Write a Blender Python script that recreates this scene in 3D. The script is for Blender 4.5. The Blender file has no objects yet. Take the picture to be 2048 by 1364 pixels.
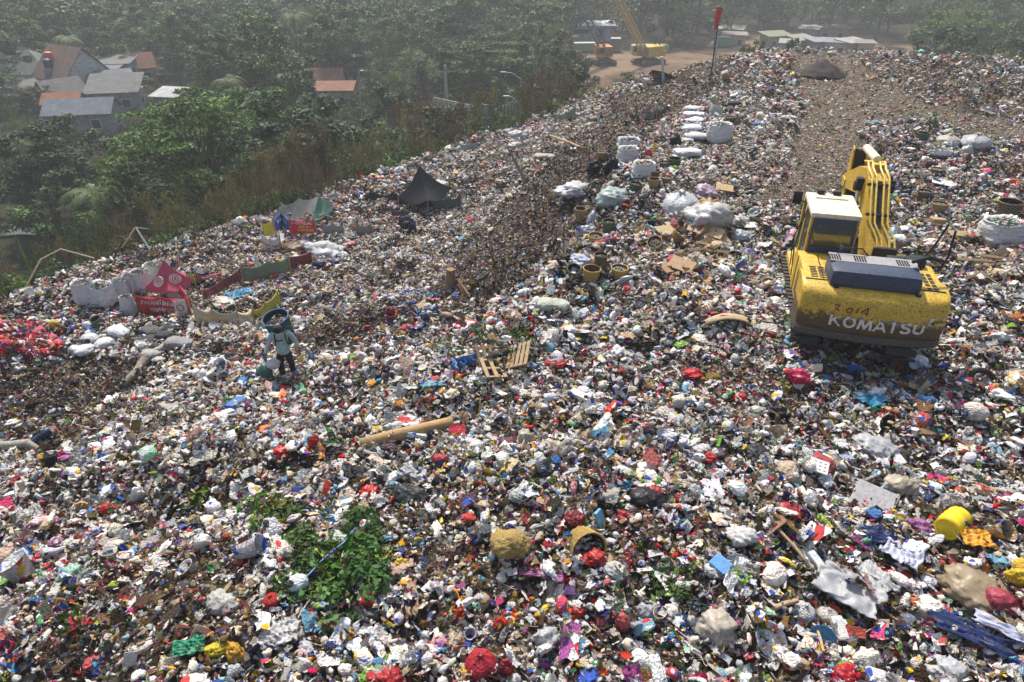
import bpy, bmesh, math, random
import numpy as np
from mathutils import Vector, Matrix, Euler

SC = bpy.context.scene
COL = SC.collection
rnd = random.Random(11)
rng = np.random.default_rng(7)

# ---------------------------------------------------------------- camera
CAMH = 7.8
TH = math.radians(31)
FPX = 1384.0
cam_d = bpy.data.cameras.new('camera')
cam = bpy.data.objects.new('camera', cam_d)
COL.objects.link(cam)
cam.location = (0, 0, CAMH)
cam.rotation_euler = (math.pi / 2 - TH, 0, 0)
cam_d.sensor_width = 36
cam_d.lens = 36 * FPX / 2048
cam_d.clip_start = 0.1
cam_d.clip_end = 3000
SC.camera = cam
FW = np.array([0, math.cos(TH), -math.sin(TH)])
UP = np.array([0, math.sin(TH), math.cos(TH)])


def proj(x, y, z):
    """world -> photo pixel (u, v) and depth"""
    d = y * FW[1] + (z - CAMH) * FW[2]
    d = np.where(np.abs(d) < 1e-3, 1e-3, d)
    u = 1024 + FPX * x / d
    v = 682 - FPX * (y * UP[1] + (z - CAMH) * UP[2]) / d
    return u, v, d


def ray(u, v):
    return np.array([u - 1024.0, FPX * FW[1] + (682 - v) * UP[1], FPX * FW[2] + (682 - v) * UP[2]])


def PZ(u, v, z):
    d = ray(u, v)
    t = (z - CAMH) / d[2]
    return np.array([d[0] * t, d[1] * t, z])


# ---------------------------------------------------------------- noise
def _hash(ix, iy, s):
    h = (ix * 374761393 + iy * 668265263 + s * 1442695041) & 0x7fffffff
    h = ((h ^ (h >> 13)) * 1274126177) & 0x7fffffff
    return ((h ^ (h >> 16)) & 0xffff) / 65535.0


def vnoise(x, y, s=0):
    x = np.asarray(x, float); y = np.asarray(y, float)
    ix = np.floor(x).astype(np.int64); iy = np.floor(y).astype(np.int64)
    fx = x - ix; fy = y - iy
    fx = fx * fx * (3 - 2 * fx); fy = fy * fy * (3 - 2 * fy)
    a = _hash(ix, iy, s); b = _hash(ix + 1, iy, s); c = _hash(ix, iy + 1, s); d = _hash(ix + 1, iy + 1, s)
    return (a * (1 - fx) + b * fx) * (1 - fy) + (c * (1 - fx) + d * fx) * fy - 0.5


def fbm(x, y, s=0, o=3):
    r = 0; a = 1.0
    for k in range(o):
        r = r + a * vnoise(x * 2 ** k, y * 2 ** k, s + k)
        a *= 0.5
    return r


# ---------------------------------------------------------------- terrain
CP = [(0, 1364, -1.0), (300, 1364, -.5), (700, 1364, 0), (1024, 1364, .1), (1500, 1364, .1), (2048, 1364, 0),
      (0, 1180, -1.6), (400, 1150, -.8), (800, 1150, -.2), (1300, 1150, 0), (2048, 1150, .1),
      (0, 1000, -2.2), (250, 980, -1.6), (512, 1000, -1.1), (800, 1000, -.5), (1200, 1000, -.1), (1700, 1000, -.1), (2048, 1000, 0),
      (0, 890, -2.7), (200, 860, -2.4), (400, 850, -1.7), (600, 860, -1.3), (800, 860, -.9), (1100, 850, -.3), (1500, 850, -.3), (1900, 850, -.4), (2048, 820, -.2),
      (0, 770, -3.2), (150, 760, -3.1), (300, 760, -2.6), (450, 780, -2.1), (580, 757, -2.15), (750, 740, -1.5), (950, 740, -.8), (1200, 740, -.3), (1450, 740, -.3), (1740, 740, -.32), (2048, 700, -.2),
      (60, 690, -3.3), (220, 690, -3.2), (420, 690, -3.0), (600, 660, -2.7), (750, 640, -2.2), (880, 650, -1.4), (1000, 640, -.7), (1200, 620, -.1), (1450, 620, 0), (1650, 690, -.3), (1850, 690, -.3), (2048, 600, 0),
      (100, 610, -3.1), (300, 590, -3.2), (500, 580, -3.3), (700, 560, -3.4), (850, 560, -3.0), (950, 560, -1.9), (1050, 560, -.5), (1150, 530, 0), (1300, 500, .1), (1500, 500, 0), (1800, 480, 0), (2048, 480, 0),
      (400, 510, -3.0), (600, 470, -3.2), (800, 470, -3.3), (950, 480, -2.9), (1050, 480, -1.4), (1130, 450, -.1), (1200, 400, .1), (1400, 400, .1), (1700, 380, 0), (2048, 380, 0),
      (700, 400, -3.2), (850, 400, -3.2), (1000, 400, -2.9), (1100, 390, -1.3), (1180, 350, .1), (1300, 330, .2), (1500, 330, 0), (1900, 310, 0),
      (900, 330, -3.1), (1020, 320, -2.9), (1120, 300, -2.0), (1220, 280, -.2), (1350, 260, .1), (1550, 260, 0), (1800, 240, 0), (2048, 260, .2),
      (1000, 270, -3.1), (1120, 250, -2.9), (1230, 220, -2.0), (1320, 200, -1.2), (1400, 180, -.3), (1500, 180, 0), (1700, 170, 0), (1900, 170, .5), (2048, 180, .7),
      (1200, 190, -2.9), (1300, 165, -2.1), (1400, 140, -1.0), (1470, 118, 0), (1600, 112, 0), (1760, 112, .2), (1900, 128, .6), (2048, 145, .7)]
_w = np.array([PZ(*c) for c in CP])
_w = np.vstack([_w, [[-14, -12, -1.5], [0, -12, .0], [14, -12, 0], [30, 0, 0], [45, 25, .4], [-22, 4, -3.0], [75, 60, .5]]])
_cx, _cz = _w[:, :2], _w[:, 2]


def _phi(d):
    return np.sqrt(d * d + 0.6)


_A = _phi(np.linalg.norm(_cx[:, None] - _cx[None], axis=2)) + 0.02 * -np.eye(len(_cx))
_A = np.block([[_A, np.ones((len(_cx), 1))], [np.ones((1, len(_cx))), np.zeros((1, 1))]])
_sol = np.linalg.solve(_A, np.append(_cz, 0))

EDGE = [(0, 610, -3.1), (100, 577, -3.1), (280, 522, -3.1), (400, 492, -3.1), (520, 432, -3.1), (700, 372, -3.1), (830, 330, -3.1),
        (950, 278, -3.1), (1100, 237, -3), (1190, 192, -2.9), (1300, 158, -2.1), (1420, 128, -.8), (1465, 111, 0), (1600, 105, 0), (1760, 104, .2), (1850, 114, .5), (1960, 128, .7), (2060, 140, .7)]
BND = np.vstack([[PZ(*c)[:2] for c in EDGE], [[70, 50], [75, -10], [60, -35], [-40, -35], [-42, 0], [-28, 16]]])


def edge_dist(x, y):
    """signed distance to the landfill boundary, positive outside"""
    x = np.asarray(x, float); y = np.asarray(y, float)
    best = np.full(x.shape, 1e9); inside = np.zeros(x.shape, bool)
    n = len(BND)
    for i in range(n):
        ax, ay = BND[i]; bx, by = BND[(i + 1) % n]
        dx, dy = bx - ax, by - ay
        t = np.clip(((x - ax) * dx + (y - ay) * dy) / (dx * dx + dy * dy), 0, 1)
        best = np.minimum(best, np.hypot(x - ax - t * dx, y - ay - t * dy))
        c = ((ay > y) != (by > y)) & (x < (bx - ax) * (y - ay) / (by - ay + 1e-12) + ax)
        inside ^= c
    return np.where(inside, -best, best)


def in_poly(u, v, poly):
    inside = np.zeros(np.shape(u), bool)
    n = len(poly)
    for i in range(n):
        ax, ay = poly[i]; bx, by = poly[(i + 1) % n]
        inside ^= ((ay > v) != (by > v)) & (u < (bx - ax) * (v - ay) / (by - ay + 1e-12) + ax)
    return inside


ROAD = [(1562, 112), (1715, 112), (1765, 185), (1850, 215), (2070, 262), (2200, 300), (2200, 330), (2070, 292), (1900, 262), (1780, 245), (1730, 300), (1680, 360), (1610, 420), (1530, 400), (1570, 320), (1605, 240), (1605, 175)]
ROADW = [PZ(u, v, 0)[:2] for u, v in ROAD]
VALZ = -13.0


def on_road(x, y):
    return in_poly(x + 1.3 * fbm(x * .5, y * .5, 61, 3), y + 1.6 * fbm(x * .5, y * .5, 67, 3), ROADW)


def terrain(x, y, rough=True):
    x = np.atleast_1d(np.asarray(x, float)); y = np.atleast_1d(np.asarray(y, float))
    sh = x.shape
    X = x.ravel(); Y = y.ravel()
    z = np.empty(X.size)
    for k in range(0, X.size, 20000):
        p = np.stack([X[k:k + 20000], Y[k:k + 20000]], 1)
        d = np.sqrt(((p[:, None] - _cx[None]) ** 2).sum(2))
        z[k:k + 20000] = _phi(d) @ _sol[:-1] + _sol[-1]
    z = np.clip(z, -3.6, 1.2)
    ed = edge_dist(X, Y)
    if rough:
        flat = on_road(X, Y)
        pad = np.clip(1.6 - np.hypot(X - 7.7, Y - 14.9) / 2.6, 0, 1)
        a = np.where(flat, .15, 1.0) * (1 - .8 * pad)
        far = np.clip((Y - 22) / 25, 0, 1)
        z = z + a * (.62 * fbm(X * .5, Y * .55, 3, 3) + .26 * fbm(X * 1.9, Y * 1.9, 9, 2) + far * .5 * np.abs(fbm(X * .35 + 7, Y * .35, 21, 2)))
    t = np.clip(ed / 11.0, 0, 1)
    t = t * t * (3 - 2 * t)
    val = VALZ + 1.2 * fbm(X * .03, Y * .03, 5, 2) + np.clip((np.hypot(X, Y) - 330) / 400, 0, 1) ** 1.0 * 70
    z = z * (1 - t) + val * t
    return z.reshape(sh)


def G(u, v, it=60):
    """ground point seen at photo pixel (u, v)"""
    d = ray(u, v)
    d = d / np.linalg.norm(d)
    ts = np.concatenate([np.arange(6, 70, .15), np.arange(70, 420, 1.5)])
    p = np.array([0, 0, CAMH])[None] + ts[:, None] * d[None]
    h = p[:, 2] - terrain(p[:, 0], p[:, 1])
    i = np.argmax(h < 0)
    if h[i] >= 0:
        i = len(ts) - 1
    a, b = (ts[i - 1], ts[i]) if i else (0, ts[0])
    for _ in range(8):
        m = (a + b) / 2
        q = np.array([0, 0, CAMH]) + m * d
        if q[2] - terrain(q[0], q[1])[0] < 0:
            b = m
        else:
            a = m
    q = np.array([0, 0, CAMH]) + b * d
    return Vector(q), (q @ FW - CAMH * FW[2])  # point, depth


def mpp(p):
    """metres per photo pixel at a point"""
    d = p[1] * FW[1] + (p[2] - CAMH) * FW[2]
    return d / FPX


# ---------------------------------------------------------------- materials
def newmat(name):
    m = bpy.data.materials.new(name)
    m.use_nodes = True
    nt = m.node_tree
    nt.nodes.clear()
    out = nt.nodes.new('ShaderNodeOutputMaterial')
    b = nt.nodes.new('ShaderNodeBsdfPrincipled')
    nt.links.new(b.outputs[0], out.inputs[0])
    return m, nt, b


def N(nt, typ, **kw):
    n = nt.nodes.new('ShaderNode' + typ)
    for k, v in kw.items():
        if k.startswith('i_'):
            key = k[2:].replace('_', ' ')
            n.inputs[key].default_value = v
        else:
            setattr(n, k, v)
    return n


def ramp(nt, fac, stops, interp='LINEAR'):
    r = nt.nodes.new('ShaderNodeValToRGB')
    r.color_ramp.interpolation = interp
    el = r.color_ramp.elements
    while len(el) < len(stops):
        el.new(0.5)
    for e, (p, c) in zip(el, stops):
        e.position = p
        e.color = (*c, 1)
    nt.links.new(fac, r.inputs[0])
    return r.outputs[0]


def mix(nt, fac, a, b, mode='MIX'):
    m = nt.nodes.new('ShaderNodeMix')
    m.data_type = 'RGBA'
    m.blend_type = mode
    for s, v in ((m.inputs[0], fac), (m.inputs[6], a), (m.inputs[7], b)):
        if hasattr(v, 'is_linked'):
            nt.links.new(v, s)
        elif isinstance(v, (int, float)):
            s.default_value = v
        else:
            s.default_value = (*v, 1)
    return m.outputs[2]


def mat(name, col, rough=.6, dirt=(.09, .06, .04), dirtamt=.35, scale=6., bump=.3, bscale=20., metal=0., vary=.25, spec=.5, transl=0.):
    """weathered paint / plastic / cloth: base colour, blotchy dirt and fine relief"""
    if max(col) < .12:
        dirt = tuple(x * 2.2 + .01 for x in col)
    m, nt, b = newmat(name)
    tc = N(nt, 'TexCoord')
    n1 = N(nt, 'TexNoise', i_Scale=scale, i_Detail=6., i_Roughness=.65)
    nt.links.new(tc.outputs['Object'], n1.inputs['Vector'])
    c2 = tuple(max(0, x * (1 - vary)) for x in col)
    base = ramp(nt, n1.outputs[0], [(.3, c2), (.7, col)])
    n2 = N(nt, 'TexNoise', i_Scale=scale * 2.7, i_Detail=8., i_Roughness=.75)
    nt.links.new(tc.outputs['Object'], n2.inputs['Vector'])
    f = ramp(nt, n2.outputs[0], [(.5, (0, 0, 0)), (.72, (dirtamt * 2,) * 3)])
    c = mix(nt, f, base, dirt)
    nt.links.new(c, b.inputs['Base Color'])
    b.inputs['Roughness'].default_value = rough
    b.inputs['Metallic'].default_value = metal
    b.inputs['Specular IOR Level'].default_value = spec * (.35 if max(col) < .12 else .6)
    if bump:
        n3 = N(nt, 'TexNoise', i_Scale=bscale, i_Detail=4.)
        nt.links.new(tc.outputs['Object'], n3.inputs['Vector'])
        bp = N(nt, 'Bump', i_Strength=bump, i_Distance=.03)
        nt.links.new(n3.outputs[0], bp.inputs['Height'])
        nt.links.new(bp.outputs[0], b.inputs['Normal'])
    return m


# ---------------------------------------------------------------- mesh helpers
def mesh_np(name, verts, faces, mat=None, smooth=False):
    me = bpy.data.meshes.new(name)
    verts = np.asarray(verts, np.float32)
    if isinstance(faces, np.ndarray) and faces.ndim == 2:
        k = faces.shape[1]
        me.vertices.add(len(verts)); me.vertices.foreach_set('co', verts.ravel())
        me.loops.add(faces.size); me.loops.foreach_set('vertex_index', faces.astype(np.int32).ravel())
        me.polygons.add(len(faces))
        me.polygons.foreach_set('loop_start', np.arange(0, faces.size, k, dtype=np.int32))
        me.polygons.foreach_set('loop_total', np.full(len(faces), k, np.int32))
        me.update(calc_edges=True)
    else:
        me.from_pydata([tuple(v) for v in verts.tolist()], [], [tuple(f) for f in faces])
        me.update()
    if mat:
        me.materials.append(mat)
    if smooth:
        me.polygons.foreach_set('use_smooth', [True] * len(me.polygons))
    return me


class MB:
    """collects shapes into one mesh"""
    def __init__(s):
        s.v = []; s.f = []

    def add(s, verts, faces, M=None):
        o = len(s.v)
        for p in verts:
            p = Vector(p)
            s.v.append(tuple(M @ p) if M is not None else tuple(p))
        s.f += [tuple(i + o for i in f) for f in faces]
        return s

    def box(s, c, d, M=None, bev=0.0, rot=None):
        x, y, z = d[0] / 2, d[1] / 2, d[2] / 2
        if bev <= 0:
            vs = [(sx * x, sy * y, sz * z) for sz in (-1, 1) for sy in (-1, 1) for sx in (-1, 1)]
            fs = [(0, 2, 3, 1), (4, 5, 7, 6), (0, 1, 5, 4), (2, 6, 7, 3), (0, 4, 6, 2), (1, 3, 7, 5)]
        else:
            b = min(bev, x * .9, y * .9, z * .9)
            bm = bmesh.new()
            bmesh.ops.create_cube(bm, size=1)
            for v in bm.verts:
                v.co = Vector((v.co.x * 2 * x, v.co.y * 2 * y, v.co.z * 2 * z))
            bmesh.ops.bevel(bm, geom=list(bm.edges), offset=b, segments=2, affect='EDGES', profile=.6)
            bm.verts.index_update()
            vs = [tuple(v.co) for v in bm.verts]; fs = [tuple(v.index for v in f.verts) for f in bm.faces]
            bm.free()
        T = Matrix.Translation(c)
        if rot is not None:
            T = T @ Euler(rot).to_matrix().to_4x4()
        if M is not None:
            T = M @ T
        return s.add(vs, fs, T)

    def tube(s, pts, r, n=8, cap=True, M=None):
        pts = [Vector(p) for p in pts]
        rs = r if isinstance(r, (list, tuple)) else [r] * len(pts)
        vs = []; fs = []
        prev = None
        for i, p in enumerate(pts):
            a = pts[max(0, i - 1)]; b = pts[min(len(pts) - 1, i + 1)]
            t = (b - a)
            if t.length < 1e-7:
                t = Vector((0, 0, 1))
            t.normalize()
            if prev is None:
                q = Vector((0, 0, 1)) if abs(t.z) < .9 else Vector((1, 0, 0))
                nx = t.cross(q).normalized()
            else:
                nx = (prev - t * prev.dot(t))
                nx = nx.normalized() if nx.length > 1e-6 else t.orthogonal().normalized()
            prev = nx
            ny = t.cross(nx)
            for k in range(n):
                an = 2 * math.pi * k / n
                vs.append(p + (nx * math.cos(an) + ny * math.sin(an)) * rs[i])
        for i in range(len(pts) - 1):
            for k in range(n):
                k2 = (k + 1) % n
                fs.append((i * n + k, i * n + k2, (i + 1) * n + k2, (i + 1) * n + k))
        if cap:
            fs.append(tuple(range(n - 1, -1, -1)))
            fs.append(tuple((len(pts) - 1) * n + k for k in range(n)))
        return s.add(vs, fs, M)

    def lathe(s, prof, n=16, M=None, cap0=False, cap1=False):
        vs = []; fs = []
        for (r, z) in prof:
            for k in range(n):
                an = 2 * math.pi * k / n
                vs.append((r * math.cos(an), r * math.sin(an), z))
        for i in range(len(prof) - 1):
            for k in range(n):
                k2 = (k + 1) % n
                fs.append((i * n + k, i * n + k2, (i + 1) * n + k2, (i + 1) * n + k))
        if cap0:
            fs.append(tuple(range(n - 1, -1, -1)))
        if cap1:
            fs.append(tuple((len(prof) - 1) * n + k for k in range(n)))
        return s.add(vs, fs, M)

    def prism(s, poly, axis, a, b, M=None):
        """extrude a 2D polygon along an axis ('x','y','z') from a to b"""
        n = len(poly)

        def mk(p, t):
            if axis == 'x':
                return (t, p[0], p[1])
            if axis == 'y':
                return (p[0], t, p[1])
            return (p[0], p[1], t)
        vs = [mk(p, a) for p in poly] + [mk(p, b) for p in poly]
        fs = [tuple(range(n - 1, -1, -1)), tuple(range(n, 2 * n))]
        for i in range(n):
            j = (i + 1) % n
            fs.append((i, j, n + j, n + i))
        return s.add(vs, fs, M)

    def build(s, name, m, parent=None, smooth=False, loc=None, fixn=True):
        me = bpy.data.meshes.new(name)
        me.from_pydata(s.v, [], s.f)
        if fixn:
            bm = bmesh.new(); bm.from_mesh(me)
            bmesh.ops.recalc_face_normals(bm, faces=bm.faces)
            bm.to_mesh(me); bm.free()
        me.materials.append(m)
        if smooth:
            me.polygons.foreach_set('use_smooth', [True] * len(me.polygons))
            try:
                me.set_sharp_from_angle(angle=math.radians(40))
            except Exception:
                pass
        o = bpy.data.objects.new(name, me)
        COL.objects.link(o)
        if parent is not None:
            o.parent = parent
        if loc is not None:
            o.location = loc
        return o


def tag(o, label=None, cat=None, group=None, kind=None):
    if label: o['label'] = label
    if cat: o['category'] = cat
    if group: o['group'] = group
    if kind: o['kind'] = kind
    return o


def empty(name, loc=(0, 0, 0), rz=0.0, label=None, cat=None, group=None, rot=None, scale=None):
    o = bpy.data.objects.new(name, None)
    o.empty_display_size = .2
    COL.objects.link(o)
    o.location = loc
    o.rotation_euler = rot if rot is not None else (0, 0, rz)
    if scale:
        o.scale = (scale,) * 3 if isinstance(scale, (int, float)) else scale
    tag(o, label, cat, group)
    return o


def copy_tree(o, parent=None):
    c = o.copy()
    COL.objects.link(c)
    c.parent = parent
    for ch in o.children:
        copy_tree(ch, c)
    return c


def obj(name, me, loc=(0, 0, 0), rot=(0, 0, 0), scale=1.0, parent=None):
    o = bpy.data.objects.new(name, me)
    COL.objects.link(o)
    o.location = loc; o.rotation_euler = rot
    o.scale = (scale,) * 3 if isinstance(scale, (int, float)) else scale
    o.parent = parent
    return o


# ---------------------------------------------------------------- world, sun, view
SUN_EL = math.radians(53)
SUN_AZ = math.radians(-14)      # measured from +y towards +x
w = bpy.data.worlds.new('World'); SC.world = w; w.use_nodes = True
wn = w.node_tree; wn.nodes.clear()
wo = wn.nodes.new('ShaderNodeOutputWorld'); bg = wn.nodes.new('ShaderNodeBackground')
sky = wn.nodes.new('ShaderNodeTexSky'); sky.sky_type = 'NISHITA'; sky.sun_disc = False
sky.sun_elevation = SUN_EL; sky.sun_rotation = SUN_AZ
sky.dust_density = 3.5; sky.air_density = 1.0; sky.ozone_density = 1.0
wn.links.new(sky.outputs[0], bg.inputs[0]); wn.links.new(bg.outputs[0], wo.inputs[0])
bg.inputs[1].default_value = 0.12
ld = bpy.data.lights.new('sun', 'SUN'); ld.energy = 4.3; ld.angle = math.radians(4); ld.color = (1, .93, .82)
sun = bpy.data.objects.new('sun', ld); COL.objects.link(sun)
sd = Vector((math.sin(SUN_AZ) * math.cos(SUN_EL), math.cos(SUN_AZ) * math.cos(SUN_EL), math.sin(SUN_EL)))
sun.rotation_euler = sd.to_track_quat('Z', 'Y').to_euler()
vs = SC.view_settings
vs.view_transform = 'Standard'; vs.look = 'None'; vs.gamma = 1.0; vs.use_curve_mapping = False
vs.exposure = 0.66
SC.cycles.use_denoising = True
SC.cycles.max_bounces = 6
SC.cycles.diffuse_bounces = 3
SC.cycles.glossy_bounces = 2
SC.cycles.transparent_max_bounces = 6
SC.cycles.volume_bounces = 1
SC.cycles.caustics_reflective = False
SC.cycles.caustics_refractive = False
# ---------------------------------------------------------------- ground sheet
def build_ground():
    phis = np.radians(np.concatenate([np.linspace(-58, 58, 560), np.linspace(58, 302, 160)[1:-1]]))
    rs = np.concatenate([np.geomspace(1.2, 70, 330), np.geomspace(70, 1500, 90)[1:]])
    Rr, Pp = np.meshgrid(rs, phis, indexing='ij')
    X = Rr * np.sin(Pp); Y = Rr * np.cos(Pp)
    Z = terrain(X, Y)
    nr, npn = X.shape
    vts = np.stack([X, Y, Z], 2).reshape(-1, 3)
    i = np.arange(nr - 1)[:, None]; j = np.arange(npn)[None]
    j2 = (j + 1) % npn
    f = np.stack([(i * npn + j), (i * npn + j2), ((i + 1) * npn + j2), ((i + 1) * npn + j)], 2).reshape(-1, 4)
    c = len(vts)
    z0 = terrain(np.array([0.]), np.array([0.]))[0]
    vts = np.vstack([vts, [[0, 0, z0]]])
    m = ground_mat()
    me = mesh_np('ground', vts, f, m, smooth=True)
    bm = bmesh.new(); bm.from_mesh(me)
    bm.verts.ensure_lookup_table()
    cc = bm.verts[c]
    for k in range(npn):
        bm.faces.new((bm.verts[k], cc, bm.verts[(k + 1) % npn]))
    bm.normal_update()
    if sum(fc.normal.z for fc in list(bm.faces)[:200]) < 0:
        bmesh.ops.reverse_faces(bm, faces=bm.faces)
    bm.to_mesh(me); bm.free()
    ed = edge_dist(vts[:, 0], vts[:, 1])
    lf = np.clip(.5 - ed / 2.0, 0, 1)
    road = on_road(vts[:, 0], vts[:, 1]).astype(float)
    u, v, d = proj(vts[:, 0], vts[:, 1], vts[:, 2])
    yard = (in_poly(vts[:, 0], vts[:, 1], YARDW) & (ed > 0)).astype(float)
    at = me.attributes.new('zone', 'FLOAT_COLOR', 'POINT')
    at.data.foreach_set('color', np.stack([lf, road, yard, np.ones_like(lf)], 1).astype(np.float32).ravel())
    o = obj('ground', me)
    tag(o, kind='structure')
    return o


YARDW = [tuple(PZ(a, b, -13)[:2]) for a, b in [(1085, 225), (1150, 104), (1300, 97), (1420, 92), (1440, 66), (1610, 68), (1640, 84), (1760, 90), (1850, 96), (1930, 150), (1500, 190), (1300, 215)]]


def ground_mat():
    m, nt, b = newmat('ground')
    geo = N(nt, 'NewGeometry')
    at = N(nt, 'Attribute', attribute_name='zone')
    sep = N(nt, 'SeparateColor'); nt.links.new(at.outputs['Color'], sep.inputs[0])
    P = geo.outputs['Position']

    def noise(sc, det=6, ro=.65):
        n = N(nt, 'TexNoise', i_Scale=sc, i_Detail=float(det), i_Roughness=ro)
        nt.links.new(P, n.inputs['Vector'])
        return n.outputs[0]
    # compacted rubbish between the loose pieces
    vo = N(nt, 'TexVoronoi', i_Scale=14.); nt.links.new(P, vo.inputs['Vector'])
    sp = N(nt, 'SeparateColor'); nt.links.new(vo.outputs['Color'], sp.inputs[0])
    junk = ramp(nt, sp.outputs[0], [(0, (.03, .022, .015)), (.25, (.06, .045, .03)), (.42, (.28, .25, .2)), (.6, (.45, .43, .40)), (.66, (.04, .03, .02)), (.86, (.3, .05, .04)), (.9, (.06, .10, .25)), (.94, (.035, .03, .028))], 'CONSTANT')
    soil = ramp(nt, noise(2.5), [(.35, (.012, .009, .006)), (.65, (.05, .036, .024))])
    junk = mix(nt, ramp(nt, noise(1.3), [(.4, (.25,) * 3), (.6, (.75,) * 3)]), junk, soil)
    # road
    rd = ramp(nt, noise(5., 10, .8), [(.36, (.03, .024, .017)), (.5, (.09, .075, .055)), (.66, (.20, .17, .13))])
    # valley floor
    val = ramp(nt, noise(.35, 8), [(.35, (.012, .014, .009)), (.5, (.03, .027, .017)), (.65, (.015, .024, .010))])
    yd = ramp(nt, noise(.25, 8), [(.35, (.10, .07, .045)), (.55, (.19, .135, .09)), (.7, (.15, .14, .11))])
    c = mix(nt, sep.outputs[0], val, junk)
    c = mix(nt, sep.outputs[1], c, rd)
    c = mix(nt, sep.outputs[2], c, yd)
    nt.links.new(c, b.inputs['Base Color'])
    b.inputs['Roughness'].default_value = .95
    b.inputs['Specular IOR Level'].default_value = .05
    bp = N(nt, 'Bump', i_Strength=.8, i_Distance=.06)
    nt.links.new(noise(9., 6), bp.inputs['Height'])
    nt.links.new(bp.outputs[0], b.inputs['Normal'])
    return m


build_ground()

# ---------------------------------------------------------------- loose pieces of rubbish (shapes)
def ico(n):
    bm = bmesh.new()
    bmesh.ops.create_icosphere(bm, subdivisions=n, radius=1)
    bm.verts.index_update()
    v = np.array([x.co[:] for x in bm.verts]); f = np.array([[x.index for x in q.verts] for q in bm.faces])
    bm.free()
    return v, f


def n3(p, fr, s):
    """cheap smooth pseudo-noise in 3D"""
    r = np.random.default_rng(s)
    out = 0
    for k in range(5):
        w_ = r.normal(size=3) * fr * (1 + .5 * k); ph = r.uniform(0, 6.28)
        out = out + np.sin(p @ w_ + ph) / (1 + .5 * k)
    return out / 2.2


def tri3(p, fr, s, k=5):
    """straight sharp creases running in random directions"""
    r = np.random.default_rng(s + 500)
    out = 0
    for i in range(k):
        w_ = r.normal(size=3) * fr * (1 + .35 * i); ph = r.uniform(0, 1)
        out = out + (np.abs(np.mod(p @ w_ + ph, 1) - .5) * 4 - 1) / (1 + .35 * i)
    return out / 2.4


def crumple(sub, seed, sq=(1, .8, .55), amp=.35, fr=3.2, ridge=.22):
    v, f = ico(sub)
    d = 1 + amp * n3(v, fr * .5, seed) + (.42 * ridge * tri3(v, fr * .55, seed) if sub > 3 else .15 * ridge * tri3(v, fr * .4, seed)) + ridge * (np.abs(n3(v, fr * 1.6, seed + 50)) - .4) + .5 * ridge * (np.abs(n3(v, fr * 3.5, seed + 90)) - .4)
    v = v * d[:, None] * np.array(sq)
    return v, f


def sheet(nx, ny, seed, sx=1., sy=.7, fold=.3, fr=3.):
    r = np.random.default_rng(seed)
    x, y = np.meshgrid(np.linspace(-1, 1, nx), np.linspace(-1, 1, ny), indexing='ij')
    p = np.stack([x, y, 0 * x], 2).reshape(-1, 3)
    z = .6 * fold * n3(p, fr * .6, seed) + fold * .9 * tri3(p, fr * .3, seed + 5)
    ox = .22 * n3(p + 3, 2.2, seed + 1); oy = .25 * n3(p - 2, 2.2, seed + 2)
    v = np.stack([(p[:, 0] + ox) * sx, (p[:, 1] + oy) * sy, z], 1)
    i = np.arange(nx - 1)[:, None]; j = np.arange(ny - 1)[None]
    f = np.stack([i * ny + j, (i + 1) * ny + j, (i + 1) * ny + j + 1, i * ny + j + 1], 2).reshape(-1, 4)
    return v, f


def mbnp(mb):
    return np.array(mb.v), mb.f


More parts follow.
